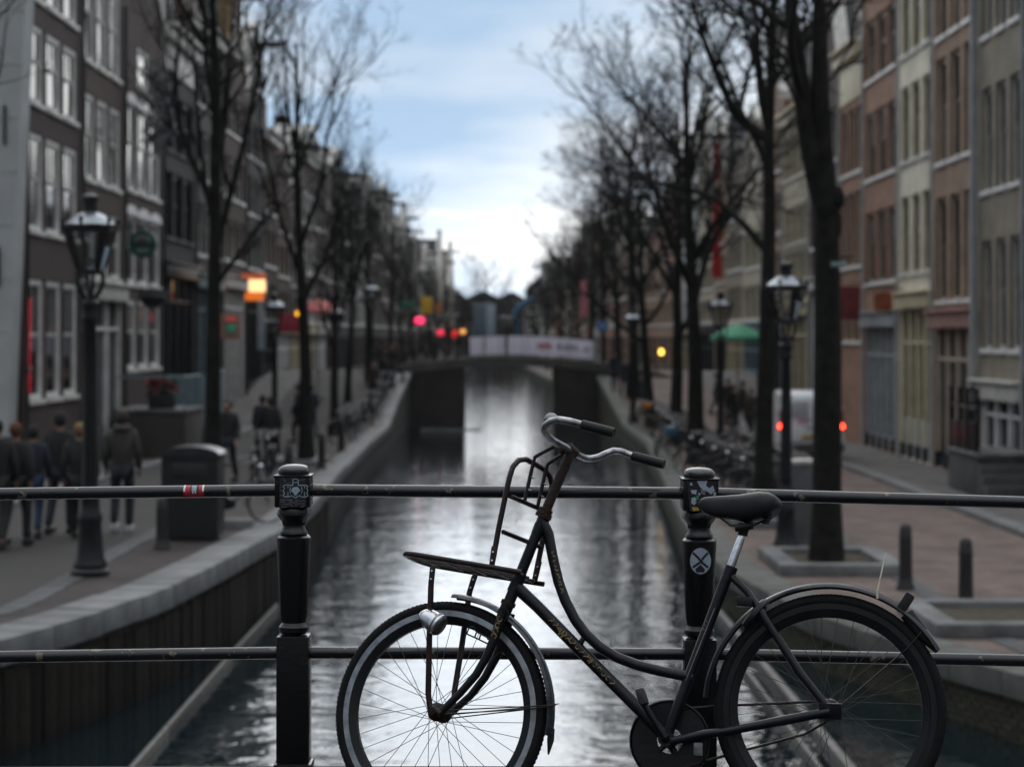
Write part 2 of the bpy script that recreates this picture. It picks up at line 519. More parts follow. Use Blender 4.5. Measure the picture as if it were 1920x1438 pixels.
def strip(name, fa, fb, fz, m, lift=0.0, a=6, b=340):
    g = MB()
    ds = [d for d in DS if a <= d <= b]
    if ds[0] > a: ds.insert(0, a)
    if ds[-1] < b: ds.append(b)
    for p, q in zip(ds, ds[1:]):
        g.quad((fa(p), p, fz(p) + lift), (fb(p), p, fz(p) + lift), (fb(q), q, fz(q) + lift), (fa(q), q, fz(q) + lift))
    return tag(link(name, g.mesh(name, m, False)), kind='structure')
def smin(a, b): return a if a < b else b
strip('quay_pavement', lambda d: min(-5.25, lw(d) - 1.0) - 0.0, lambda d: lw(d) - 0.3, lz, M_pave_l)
strip('street', lambda d: -8.85 if d < 120 else lerp(LF, d) + 1.4, lambda d: min(-5.25, lw(d) - 1.0), lz, M_road)
strip('pavement', lambda d: -26.0, lambda d: -8.85 if d < 120 else lerp(LF, d) + 1.4, lz, M_slabs, 0.0)
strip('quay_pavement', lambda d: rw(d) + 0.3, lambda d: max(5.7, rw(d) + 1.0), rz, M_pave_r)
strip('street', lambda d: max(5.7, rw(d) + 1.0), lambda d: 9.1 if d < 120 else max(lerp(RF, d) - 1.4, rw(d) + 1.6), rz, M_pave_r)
strip('pavement', lambda d: 9.1 if d < 120 else max(lerp(RF, d) - 1.4, rw(d) + 1.6), lambda d: 27.0, rz, M_slabs, 0.0)

# stone bands and kerbs let into the streets, each kerb stone its own piece
def kerb(name, label_group, xs, fz, a, b, width, height, m, step=1.0, far=None):
    k = empty(name, (xs(a), a, fz(a)))
    tag(k, kind='structure')
    me = MB().bbox((0, 0, 0), (width, step - 0.012, 0.16), 0.012).mesh('kerb_stone', m)
    d = a
    rr = random.Random(5)
    while d < b:
        p, q = Vector((xs(d), d, fz(d))), Vector((xs(d + step), d + step, fz(d + step)))
        c = (p + q) / 2 - k.location
        v = q - p
        o = link('kerb_stone', me, k, c + Vector((0, 0, height - 0.08 + rr.uniform(-0.004, 0.004))))
        o.rotation_euler = (math.atan2(v.z, math.hypot(v.x, v.y)), 0, -math.atan2(v.x, v.y))
        o.scale = (1, v.length, 1)
        d += step
    return k
kerb('gutter_band', '', lambda d: min(-5.25, lw(d) - 1.0), lz, 20, 60, 0.30, 0.012, M_stone)
kerb('kerb', '', lambda d: -8.85, lz, 30, 84, 0.32, 0.10, M_coping)
kerb('gutter_band', '', lambda d: max(5.7, rw(d) + 1.0), rz, 20, 60, 0.30, 0.012, M_stone)
kerb('kerb', '', lambda d: 9.1, rz, 30, 84, 0.32, 0.10, M_coping)

# ------------------------------------------------------------ quay walls with coping stones
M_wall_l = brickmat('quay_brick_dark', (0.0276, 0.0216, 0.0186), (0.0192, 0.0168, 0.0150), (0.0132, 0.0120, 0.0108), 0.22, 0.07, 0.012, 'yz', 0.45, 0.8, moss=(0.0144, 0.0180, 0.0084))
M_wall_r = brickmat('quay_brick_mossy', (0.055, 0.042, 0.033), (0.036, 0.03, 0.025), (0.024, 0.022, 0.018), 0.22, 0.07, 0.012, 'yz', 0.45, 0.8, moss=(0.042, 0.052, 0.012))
M_brick_r = mat('mossy_brick', (0.05, 0.038, 0.03), 0.9, 0, 0.5, 9, 0.6, 40, col2=(0.045, 0.05, 0.016), rand=0.35)
def quay(name, label, fx, fz, side, mw):
    g = MB()
    ds = [x / 2 for x in range(12, 200)] + list(range(100, 300, 4))
    for a, b in zip(ds, ds[1:]):
        xa, xb = fx(a), fx(b)
        ta, tb = fz(a) - 0.24, fz(b) - 0.24
        q = [(xa, a, -2.6), (xb, b, -2.6), (xb, b, tb), (xa, a, ta)]
        g.add(q if side < 0 else q[::-1], [(0, 1, 2, 3)])
    w = tag(link(name, g.mesh(name, mw, False)), label, 'quay wall')
    d = 16.0
    i = 0
    rr = random.Random(9 + side)
    far = MB()
    while d < 290:
        L = 1.15 if d < 90 else 3.0
        p, q = Vector((fx(d), d, fz(d))), Vector((fx(d + L), d + L, fz(d + L)))
        v = q - p
        out = Vector((v.y, -v.x, 0)).normalized() * (-side)      # towards the street: +x for left is water
        street = Vector((side, 0, 0))
        c = (p + q) / 2 + street * (0.27 - 0.06) + Vector((0, 0, -0.115 + rr.uniform(-0.006, 0.010)))
        rot = Matrix.Rotation(-math.atan2(v.x, v.y), 4, 'Z') @ Matrix.Rotation(math.atan2(v.z, math.hypot(v.x, v.y)), 4, 'X')
        if d < 90:
            s = MB().bbox((0, 0, 0), (0.58, v.length - 0.014, 0.27), 0.025)
            o = link('coping_stone', s.mesh('coping_stone', M_coping if side < 0 else M_copmoss), w, c)
            o.rotation_euler = rot.to_euler()
        else:
            far.box(c, (0.58, v.length - 0.01, 0.27), rot.to_3x3())
        d += L
        i += 1
    tag(link('far_coping', far.mesh('far_coping', M_coping if side < 0 else M_copmoss, False), w), kind='stuff')
    return w
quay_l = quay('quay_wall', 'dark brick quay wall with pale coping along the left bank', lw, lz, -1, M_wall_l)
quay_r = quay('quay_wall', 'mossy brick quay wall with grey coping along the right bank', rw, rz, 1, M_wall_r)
# timber sheet boards lining the left wall
M_board = mat('pile_timber', (0.010, 0.0085, 0.007), 0.9, 0, 0.5, 3, 0.5, 16, col2=(0.018, 0.014, 0.010), rand=0.55, spec=0.2)
rr = random.Random(6)
d = 16.5
bme = [MB().bbox((0, 0, -0.72), (0.06, wb - 0.015, 1.4), 0.01).mesh('pile_board', M_board) for wb in (0.22, 0.26, 0.30)]
while d < 46:
    k = rr.randrange(3); wb = (0.22, 0.26, 0.30)[k]
    v = Vector((lw(d + 0.1) - lw(d - 0.1), 0.2, 0))
    o = link('pile_board', bme[k], quay_l, (lw(d + wb / 2) + 0.005 + rr.uniform(-0.014, 0.014), d + wb / 2, lz(d) - 0.28 - rr.uniform(0, 0.03)))
    o.rotation_euler = (rr.uniform(-0.01, 0.01), 0, -math.atan2(v.x, v.y))
    d += wb * max(0.75, 0.2 / v.length)
# single bricks standing proud on the near stretch of the right wall
rr = random.Random(3)
brick = MB().bbox((0, 0, 0), (0.05, 0.205, 0.058), 0.006).mesh('brick', M_brick_r)
rest = MB()
cnt = 0
for d_i in range(0, 62):
    for c_i in range(9):
        d = 20.6 + d_i * 0.222 + (0.111 if c_i % 2 else 0)
        z = rz(d) - 0.285 - c_i * 0.07
        x = rw(d)
        v = Vector((rw(d + 0.1) - rw(d - 0.1), 0.2, 0))
        a = -math.atan2(v.x, v.y)
        c = Vector((x + 0.012 + rr.uniform(-0.006, 0.006), d, z))
        if cnt < 300:
            o = link('brick', brick, quay_r, c)
            o.rotation_euler = (rr.uniform(-0.02, 0.02), 0, a + rr.uniform(-0.02, 0.02))
            cnt += 1
        else:
            rest.box(c, (0.05, 0.205, 0.058), Matrix.Rotation(a, 3, 'Z'))
tag(link('far_bricks', rest.mesh('far_bricks', M_brick_r, False), quay_r), kind='stuff')

# floating timber fenders along both walls
M_timber = mat('wet_timber', (0.10, 0.095, 0.085), 0.55, 0, 0.5, 4, 0.4, 20)
def fender(label, pts, w):
    e = empty('fender_beam', pts[0])
    tag(e, label, 'beam', 'floating timber fender beams')
    for k, (p, q) in enumerate(zip(pts, pts[1:])):
        p, q = Vector(p), Vector(q)
        v = q - p
        s = MB().bbox((0, 0, 0), (w, v.length - 0.05, 0.13), 0.012)
        o = link('beam', s.mesh('beam', M_timber), e, (p + q) / 2 - e.location)
        o.rotation_euler = (0, 0, -math.atan2(v.x, v.y))
    return e
zb = WATER + 0.03
fender('wet timber beam floating on the water along the left quay wall', [(-3.46, 12, zb), (-3.46, 17, zb), (-3.44, 22, zb), (-3.42, 27, zb), (-3.36, 32, zb)], 0.05)
fender('wide pale timber beam floating along the right quay wall under the bicycle', [(3.28, 12, zb), (3.28, 17, zb), (3.25, 22, zb), (3.22, 27, zb), (3.18, 32, zb)], 0.09)
fender('thin dark timber beam floating inside the wide beam by the right wall', [(2.98, 13, zb), (2.98, 18, zb), (2.96, 23, zb), (2.94, 28, zb)], 0.045)
e = empty('floating_boom', (-2.4, 93, WATER))
tag(e, 'pale floating boom lying on the water before the far bridge', 'boom')
for k in range(8):
    x0 = -3.5 + k * 0.33
    part('float', MB().tube([(x0 + 2.4, 0.1 * math.sin(k), 0.02), (x0 + 2.4 + 0.30, 0.1 * math.sin(k + 1), 0.02)], 0.045, 8), M_coping, e)

# ------------------------------------------------------------ the bridge under the camera
g = MB()
for i in range(24):
    x0, x1 = -12 + i, -11 + i
    za, zb_ = 1.45 - 0.0018 * (x0 + 0.6) ** 2, 1.45 - 0.0018 * (x1 + 0.6) ** 2
    g.quad((x0, -6, za), (x1, -6, zb_), (x1, 7.45, zb_), (x0, 7.45, za))
    g.quad((x0, 7.45, za), (x1, 7.45, zb_), (x1, 7.45, zb_ - 0.55), (x0, 7.45, za - 0.55))
    g.quad((x0, -6, za - 0.55), (x0, 7.45, za - 0.55), (x1, 7.45, zb_ - 0.55), (x1, -6, zb_ - 0.55))
def deckz(x): return 1.45 - 0.0018 * (x + 0.6) ** 2
tag(link('bridge_deck', g.mesh('bridge_deck', M_road, False)), kind='structure')
# ------------------------------------------------------------ bridge railing
RD = 7.12
M_railc = mat('rail_paint_chipped', (0.008, 0.011, 0.018), 0.2, 0, 0.3, 16, 0.05, 50, col2=(0.15, 0.13, 0.09), sharp=(0.615, 0.65), spec=0.6, detail=6)
M_post = mat('post_paint', (0.0065, 0.007, 0.008), 0.24, 0, 0.3, 20, 0.06, 40, col2=(0.04, 0.04, 0.036), sharp=(0.68, 0.74), spec=0.4)
railing = empty('bridge_railing', (P(551, 919, RD).x, RD, deckz(-0.7)))
tag(railing, 'black iron railing with turned posts behind the parked bicycle', 'railing')
RO = railing.location.copy()
top_px = [(-900, 955), (-209, 931), (0, 926), (551, 919), (1311, 925), (1920, 942), (2071, 947), (2800, 985)]
low_px = [(-900, 1256), (-209, 1236), (0, 1231), (551, 1223), (1311, 1226), (1920, 1238), (2071, 1242), (2800, 1270)]
posts_px = [-209, 551, 1311, 2071]
for nm, pts in (('top_rail', top_px), ('lower_rail', low_px)):
    xs = [-900] + posts_px + [2800]
    for a, b in zip(xs, xs[1:]):
        pp = []
        for k in range(9):
            x = a + (b - a) * k / 8
            y = lerp(pts, x)
            pp.append(P(x, y, RD) - RO)
        part(nm, MB().tube(pp, 0.0208 if nm == 'top_rail' else 0.0205, 18), M_railc, railing)
def sq_round(r, n=4): return r
for px in posts_px:
    c = P(px, lerp(top_px, px), RD)
    zr = c.z                                     # rail height at the post
    k = RD / F
    def Z(y): return zr + (919 - y) * k          # profile read on the left post
    base = deckz(c.x)
    pe = MB()
    lo = Vector((c.x, RD, 0)) - RO
    # block on top, turned neck, tapering shaft, square foot
    pe.bbox(lo + Vector((0, 0, (Z(889) + Z(949)) / 2)), (0.118, 0.118, Z(889) - Z(949)), 0.005)
    pe.bbox(lo + Vector((0, 0, Z(891))), (0.126, 0.126, 0.008), 0.003)
    pe.lathe([(0.050, Z(950)), (0.056, Z(956)), (0.057, Z(964)), (0.047, Z(972)), (0.040, Z(977)), (0.037, Z(986)), (0.043, Z(993)), (0.048, Z(996)), (0.049, Z(1000)), (0.043, Z(1002)), (0.050, Z(1003)), (0.0575, Z(1007)), (0.0575, Z(1018)), (0.053, Z(1070)), (0.045, Z(1150)), (0.040, Z(1166)), (0.044, Z(1170)), (0.050, Z(1174)), (0.050, Z(1182)), (0.042, Z(1187))], lo, 24)
    pe.bbox(lo + Vector((0, 0, (Z(1189) + Z(1428)) / 2)), (0.108, 0.108, Z(1189) - Z(1428)), 0.006)
    pe.bbox(lo + Vector((0, 0, (Z(1428) + base - RO.z + RO.z) / 2)), (0.128, 0.128, Z(1428) - base + 0.01), 0.01)
    pe.v = [(x, y, z - RO.z) for x, y, z in [(v[0], v[1], v[2] + 0) for v in pe.v]] if False else pe.v
    # lo carries -RO.z already, so heights are local
    po = part('post', pe, M_post, railing)
    cp = MB().lathe([(0.049, Z(889)), (0.052, Z(887)), (0.0525, Z(881)), (0.050, Z(877)), (0.042, Z(873)), (0.026, Z(870.5)), (0.0, Z(869.5))], lo, 28)
    part('cap', cp, mat('worn_cap', (0.02, 0.02, 0.022), 0.2, 0.0, 0.4, 30, 0.04, 60, spec=0.8), po)
    if px == 551: post1 = po; Z1 = Z
    if px == 1311: post2 = po
# stickers
M_stk_black = mat('sticker_black', (0.014, 0.016, 0.024), 0.4, 0, 0.4, 60)
M_stk_pale = mat('sticker_print', (0.36, 0.46, 0.54), 0.5, 0, 0.3, 40)
M_stk_grey = mat('sticker_faded', (0.17, 0.17, 0.20), 0.6, 0, 0.4, 60)
M_stk_blue = mat('sticker_pale_blue', (0.34, 0.40, 0.48), 0.5, 0, 0.15, 20)
M_stk_green = mat('sticker_green', (0.04, 0.20, 0.08), 0.5, 0, 0.3, 20)
M_stk_yel = mat('sticker_yellow', (0.45, 0.28, 0.05), 0.5, 0, 0.3, 20)
def flat(mb, poly, y):          # filled flat polygon of photo pixels facing the camera at depth y
    mb.add([P(x, yy, y) - RO for x, yy in poly], [tuple(range(len(poly)))])
def stroke(mb, pts, w, y):      # flat stroke through photo pixels
    for (a, b), (c, d) in zip(pts, pts[1:]):
        n = math.hypot(c - a, d - b) or 1
        ux, uy = -(d - b) / n * w / 2, (c - a) / n * w / 2
        ex, ey = (c - a) / n * w / 2 * 0.6, (d - b) / n * w / 2 * 0.6
        flat(mb, [(a + ux - ex, b + uy - ey), (c + ux + ex, d + uy + ey), (c - ux + ex, d - uy + ey), (a - ux - ex, b - uy - ey)], y)
yf = RD - 0.0605
s = MB(); flat(s, [(524, 893), (574, 893), (574, 952 - 2), (524, 952 - 2)], yf)
st = part('sticker', s, M_stk_black, post1); st['label'] = 'black printed sticker with a pale crest on the post head'
s = MB()
def z3(x, y): return (510 + x / 14.38, 860 + y / 14.38)
ol = [(320, 715), (400, 700), (480, 715), (560, 715), (565, 560), (620, 540), (700, 560), (710, 715), (800, 715), (930, 715), (965, 740), (940, 790), (965, 850), (940, 920), (970, 980), (930, 1025), (790, 1025), (745, 990), (630, 1045), (520, 995), (470, 1020), (330, 1020), (300, 985), (340, 930), (300, 880), (340, 790), (300, 740), (320, 715)]
stroke(s, [z3(*p) for p in ol], 1.7, yf - 0.0008)
flat(s, [z3(*p) for p in [(510, 855), (570, 770), (690, 755), (765, 855), (690, 930), (660, 985), (605, 985), (585, 930)]], yf - 0.0008)
stroke(s, [z3(*p) for p in [(570, 640), (705, 640)]], 1.3, yf - 0.0008)
for p in ([(500, 770), (480, 850), (500, 930)], [(790, 770), (820, 850), (790, 930)], [(430, 740), (430, 790)], [(430, 900), (430, 1000)], [(880, 740), (880, 790)], [(880, 900), (880, 1000)]):
    stroke(s, [z3(*q) for q in p], 1.2, yf - 0.0008)
part('sticker_crest', s, M_stk_pale, st) if False else part('sticker_print', s, M_stk_pale, post1)
s = MB()
rr = random.Random(4)
for a, b, c, d in [(220, 1105, 560, 1100), (260, 1225, 460, 1225), (480, 1200, 560, 1290), (650, 1060, 650, 1300), (690, 1130, 890, 1140), (690, 1200, 860, 1215), (780, 1310, 860, 1270), (260, 1300, 400, 1300), (220, 850, 260, 860), (220, 750, 260, 750), (220, 990, 270, 990), (280, 500, 370, 630), (500, 510, 560, 560), (740, 590, 900, 545), (400, 660, 500, 650), (480, 1140, 600, 1190), (220, 1160, 330, 1160), (700, 500, 880, 480)]:
    stroke(s, [z3(a, b), z3(c, d)], rr.uniform(0.8, 1.6), yf - 0.0006)
part('sticker_small_print', s, M_stk_grey, post1)
# torn graffiti sticker on the right post
def z6(x, y): return (1240 + x / 5.99, 860 + y / 5.99)
s = MB(); flat(s, [z6(*p) for p in [(290, 240), (615, 240), (625, 420), (480, 425), (430, 590), (320, 590)]], yf)
st2 = part('sticker', s, M_stk_black, post2); st2['label'] = 'torn graffiti sticker with blue, green and yellow patches'
for mt, polys in ((M_stk_blue, [[(400, 250), (520, 245), (500, 300), (540, 330), (580, 300), (600, 360), (560, 400), (520, 370), (470, 350), (430, 310)], [(330, 350), (400, 350), (390, 400), (340, 390)], [(410, 380), (445, 390), (425, 415)], [(340, 440), (380, 430), (400, 490), (370, 520), (335, 500)], [(320, 270), (345, 265), (350, 300), (325, 300)], [(590, 370), (615, 380), (612, 412), (585, 410)]]), (M_stk_green, [[(395, 410), (425, 410), (415, 470), (385, 450)], [(380, 470), (400, 480), (390, 500)]]), (M_stk_yel, [[(340, 540), (410, 545), (430, 580), (360, 588)]]), (M_stk_grey, [[(440, 340), (500, 360), (490, 410), (450, 390)]])):
    s = MB()
    for poly in polys: flat(s, [z6(*p) for p in poly], yf - 0.0008)
    part('sticker_patch', s, mt, post2)
# round sticker with a black cross
yr = RD - 0.0575
s = MB()
cx, cy = 1313.5, 1051.5
flat(s, [(cx + 21 * math.cos(a * PI / 16), cy + 26 * math.sin(a * PI / 16)) for a in range(32)], yr)
st3 = part('sticker', s, M_darkpaint, post2)
s = MB(); flat(s, [(cx + 19.6 * math.cos(a * PI / 16), cy + 24.4 * math.sin(a * PI / 16)) for a in range(32)], yr - 0.0006)
s3 = part('round_sticker', s, M_stk_blue, post2); s3['label'] = 'round pale blue sticker with a broken black cross'
s = MB()
for a, b in (((360, 1060), (420, 1115)), ((520, 1060), (460, 1125)), ((360, 1215), (430, 1165)), ((520, 1215), (450, 1160)), ((425, 1128), (455, 1150))):
    stroke(s, [z6(*a), z6(*b)], 4.2, yr - 0.0012)
flat(s, [z6(*p) for p in [(395, 1275), (380, 1240), (440, 1185), (490, 1240), (480, 1275)]], yr - 0.0012)
part('sticker_cross', s, M_stk_black, post2)
# red sticker wrapped round the top rail
def wrap(x0, x1, a0, a1, rad, m, nm, par):
    s = MB()
    n = 10
    for i in range(n + 1):
        a = R(a0 + (a1 - a0) * i / n)
        for x in (x0, x1):
            c = P(x, lerp(top_px, x), RD) - RO
            s.v.append(tuple(c + Vector((0, -rad * math.cos(a), rad * math.sin(a)))))
    for i in range(n): s.f.append((2 * i, 2 * i + 1, 2 * i + 3, 2 * i + 2)); s.m.append(0)
    return part(nm, s, m, par)
rs = wrap(345.5, 384, -55, 100, 0.0212, mat('sticker_red', (0.42, 0.02, 0.035), 0.45, 0, 0.3, 30), 'rail_sticker', railing)
rs['label'] = 'small red sticker with a white figure on the top rail'
wrap(345.5, 349, 5, 95, 0.0215, M_white, 'sticker_edge', rs)
wrap(380.5, 384, 5, 95, 0.0215, M_white, 'sticker_edge', rs)
wrap(358, 374, -20, 80, 0.0215, M_stk_black, 'sticker_shield', rs)
wrap(361, 370, 5, 70, 0.0218, M_stk_blue, 'sticker_figure', rs)
wrap(362, 364.5, -14, 3, 0.0218, M_white, 'sticker_figure', rs)
wrap(367, 369.5, -14, 3, 0.0218, M_white, 'sticker_figure', rs)

# ------------------------------------------------------------ the bicycle
PSI, LAM, STEER = R(10), R(12), R(-9)
fwd = Vector((-math.cos(PSI), math.sin(PSI), 0))
lath = Vector((math.sin(PSI), math.cos(PSI), 0))
upv = lath * math.sin(LAM) + Vector((0, 0, math.cos(LAM)))
latv = lath * math.cos(LAM) - Vector((0, 0, math.sin(LAM)))      # away from the camera and down
hubR = P(1555, 1330, 6.57)
E0 = Vector((0, 0, EYE))
def unproj(px, py, lat, o, L):
    d = Vector(((px - VX) / F, 1, (VY - py) / F))
    t = ((o + L * lat - E0).dot(L)) / d.dot(L)
    return E0 + d * t
def FR(px, py, lat=0.0): return unproj(px, py, lat, hubR, latv)
ax0, ax1 = FR(955, 1130), FR(1070, 850)
axis = (ax1 - ax0).normalized()
RotS = Matrix.Rotation(STEER, 3, axis)
lat2 = RotS @ latv
fwd2 = RotS @ fwd
up2 = (RotS @ upv)
hubF = unproj(825, 1336, 0, ax0, lat2)
def FF(px, py, lat=0.0): return unproj(px, py, lat, ax0, lat2)
MR = Matrix((fwd, upv, latv)).transposed()
MF = Matrix((fwd2, up2, lat2)).transposed()
BO = Vector((hubR.x, hubR.y, deckz(hubR.x)))
bike = empty('bicycle', BO)
tag(bike, 'old black step-through bicycle with front rack leaning on the bridge railing', 'bicycle')
def bp_(name, mb, m, parent=None, **k):
    return part(name, mb, m, parent or bike, off=BO, **k)
def wheel(c, Mx, rad, rim_m, seed, sag=0.0):
    # hub first, it carries the rest
    w = bp_('wheel', MB().lathe([(0.008, -0.062), (0.012, -0.06), (0.014, -0.05), (0.018, -0.048), (0.030, -0.034), (0.030, -0.030), (0.018, -0.026), (0.016, 0), (0.018, 0.026), (0.030, 0.030), (0.030, 0.034), (0.018, 0.048), (0.014, 0.05), (0.012, 0.06), (0.008, 0.062)], c, 18, Mx), M_rackp)
    tr = 0.0195
    prof = [(rad - tr + tr * math.cos(a), tr * 0.98 * math.sin(a)) for a in [2 * PI * i / 14 for i in range(14)]]
    ty = bp_('tyre', MB().ring(prof, c, Mx, 96), M_tyre, w)
    # tread blocks
    tb = MB()
    for i in range(150):
        q = 2 * PI * i / 150
        for s_ in (-1, 1):
            p = c + Mx @ Vector((math.cos(q + s_ * 0.008) * (rad - 0.0034), math.sin(q + s_ * 0.008) * (rad - 0.0034), s_ * 0.006))
            rm = Mx @ Matrix.Rotation(q, 3, 'Z')
            tb.box(p, (0.005, 0.007, 0.008), rm)
    bp_('tread', tb, M_tyre, ty)
    r0 = rad - 0.030
    bp_('rim', MB().ring([(r0, -0.0165), (r0 - 0.018, -0.0165), (r0 - 0.020, -0.0125), (r0 - 0.020, 0.0125), (r0 - 0.018, 0.0165), (r0, 0.0165)], c, Mx, 96), rim_m, w)
    bp_('rim_band', MB().ring([(r0 - 0.0195, -0.0145), (r0 - 0.042, -0.0085), (r0 - 0.044, -0.0075), (r0 - 0.044, 0.0075), (r0 - 0.042, 0.0085), (r0 - 0.0195, 0.0145)], c, Mx, 96), M_bike, w)
    rr = random.Random(seed)
    for i in range(36):
        s_ = -1 if i % 2 else 1
        q = 2 * PI * (i + 0.5) / 36
        tw = (1 if (i // 2) % 2 else -1) * R(62)
        a = c + Mx @ Vector((0.027 * math.cos(q + tw), 0.027 * math.sin(q + tw), s_ * 0.031))
        b = c + Mx @ Vector(((r0 - 0.043) * math.cos(q), (r0 - 0.043) * math.sin(q), s_ * 0.003))
        bp_('spoke', MB().tube([a, b], 0.00105, 5, False), M_spoke, w)
    return w
w_front = wheel(hubF, MF, 0.355, M_rim, 1)
w_rear = wheel(hubR, MR, 0.355, M_bike, 2)
# frame
fm = MB()
fm.tube([FR(1020, 968), FR(1000, 1016), FR(972, 1086), FR(951, 1137)], [0.0185, 0.0175, 0.018, 0.019], 18)
fm.tube([FR(1014, 984), FR(1006, 1003)], [0.021, 0.0195], 18)
fm.tube([FR(977, 1074), FR(962, 1110)], [0.0205, 0.0215], 18)
fm.tube([FR(966, 1098), FR(1008, 1137), FR(1100, 1231), FR(1190, 1321), FR(1246, 1377)], [0.021, 0.0195, 0.0195, 0.0195, 0.0195], 18)
tt = [(1016, 978), (1028, 1000), (1036, 1042), (1047, 1090), (1060, 1126), (1078, 1161), (1098, 1188), (1124, 1212), (1156, 1232), (1196, 1247), (1240, 1258), (1300, 1270)]
fm.tube([FR(*p) for p in tt], [0.019, 0.0175] + [0.0168] * 10, 18)
fm.tube([FR(1102, 1184), FR(1093, 1198), FR(1084, 1212)], [0.011, 0.009, 0.011], 12)
fm.tube([FR(1368, 1068), FR(1330, 1168), FR(1296, 1258), FR(1248, 1384)], [0.0185, 0.017, 0.017, 0.017], 18)
fm.tube([FR(1372, 1062), FR(1362, 1088)], 0.0205, 18)
fm.tube([FR(1248, 1384, -0.038), FR(1248, 1384, 0.038)], 0.024, 20)
for s_ in (-1, 1):
    fm.tube([FR(1373, 1082, s_ * 0.016), FR(1402, 1110, s_ * 0.034), FR(1440, 1168, s_ * 0.05), FR(1500, 1262, s_ * 0.058), FR(1553, 1328, s_ * 0.062)], [0.011, 0.0125, 0.0135, 0.0135, 0.012], 12)
    fm.tube([FR(1258, 1389, s_ * 0.03), FR(1320, 1376, s_ * 0.042), FR(1360, 1371, s_ * 0.048), FR(1470, 1350, s_ * 0.06), FR(1556, 1334, s_ * 0.064)], [0.013, 0.014, 0.0125, 0.0155, 0.0135], 12)
    fm.bbox(FR(1557, 1333, s_ * 0.066), (0.07, 0.008, 0.05), 0.003, MR.copy() @ Matrix.Rotation(R(90), 3, 'X') if False else Matrix.Rotation(-PSI, 3, 'Z'))
frame = bp_('frame', fm, M_bikeblue)
# gold scrollwork on the tubes
def scroll(p0, p1, curl, n, lat, amp, seed, path=None):
    rr = random.Random(seed)
    s = MB()
    for i in range(n):
        t = (i + 0.5) / n
        if path: x = lerp([(k / (len(path) - 1), p[0]) for k, p in enumerate(path)], t); y = lerp([(k / (len(path) - 1), p[1]) for k, p in enumerate(path)], t)
        else: x, y = p0[0] + (p1[0] - p0[0]) * t, p0[1] + (p1[1] - p0[1]) * t
        dx, dy = (p1[0] - p0[0]), (p1[1] - p0[1])
        L = math.hypot(dx, dy); dx /= L; dy /= L
        a0 = rr.uniform(0, 6.28)
        kind = rr.random()
        pts = []
        for k in range(9):
            u = k / 8
            if kind < 0.55:
                q = a0 + u * rr.choice((3.6, 4.2))
                px = x + amp * (0.9 * math.cos(q)) * 0.6
                py = y + amp * (0.9 * math.sin(q)) * 0.6
            else:
                w = amp * (u - 0.5) * 2
                px = x - dy * w * 0.8 + dx * amp * 0.5 * math.sin(u * 5)
                py = y + dx * w * 0.8 + dy * amp * 0.5 * math.sin(u * 5)
            pts.append(FR(px, py, lat))
        s.tube(pts, [0.0004 + 0.0011 * math.sin(PI * (0.1 + 0.85 * k / 8)) for k in range(9)], 4)
    return s
def FRl(x, y): return FR(x, y, -0.0192)
bp_('gold_lettering', scroll((1030, 1158), (1152, 1284), 1, 15, -0.0190, 7.0, 8), M_gold, frame)
mm = MB()
for pts in ([(1044, 1176), (1052, 1179), (1047, 1190)], [(1047, 1190), (1058, 1183)], [(1058, 1183), (1050, 1196)], [(1050, 1196), (1063, 1189), (1060, 1198)], [(1066, 1198), (1070, 1206)], [(1098, 1230), (1106, 1232), (1110, 1240), (1103, 1243)]):
    mm.tube([FRl(*p) for p in pts], 0.0016, 5)
bp_('gold_lettering', mm, M_gold, frame)
bp_('gold_lettering', scroll((1036, 1032), (1058, 1116), 1, 11, -0.0166, 4.2, 3, [(1036, 1032), (1045, 1076), (1056, 1114)]), M_gold, frame)
bp_('gold_lettering', scroll((1326, 1160), (1318, 1182), 1, 3, -0.0172, 4.0, 5), mat('faded_gold', (0.13, 0.115, 0.08), 0.6, 0, 0.3, 40), frame)
# fork
fk = MB()
cr_c = FF(948, 1142)
fk.tube([FF(955, 1127), FF(944, 1152)], [0.021, 0.021], 18)
fk.bbox(FF(944, 1152), (0.05, 0.135, 0.045), 0.012, MF @ Matrix(((1, 0, 0), (0, 0, 1), (0, -1, 0))) @ Matrix.Identity(3)) if False else fk.tube([FF(944, 1150, -0.06), FF(944, 1150, 0.06)], 0.02, 14)
for s_ in (-1, 1):
    dx = 11 * s_
    fk.tube([FF(943, 1146, s_ * 0.056), FF(930, 1188, s_ * 0.056), FF(914, 1228, s_ * 0.057), FF(893, 1264, s_ * 0.058), FF(862, 1300, s_ * 0.06), FF(829, 1332, s_ * 0.062)] if s_ < 0 else
            [FF(957, 1150, s_ * 0.056), FF(946, 1192, s_ * 0.056), FF(930, 1232, s_ * 0.057), FF(909, 1270, s_ * 0.058), FF(882, 1304, s_ * 0.06), FF(846, 1336, s_ * 0.062)], [0.0155, 0.0150, 0.0140, 0.0130, 0.0120, 0.0115], 12)
fork = bp_('fork', fk, M_bike)
sg = MB()
for k, (x, y) in enumerate([(937, 1160), (933, 1172), (929, 1182), (926, 1192)]):
    sg.tube([FF(x + 4.5 * math.cos(q), y + 5 * math.sin(q), -0.0725) for q in [i * PI / 4 + k for i in range(7)]], 0.0013, 4)
bp_('gold_lettering', sg, M_gold, fork)
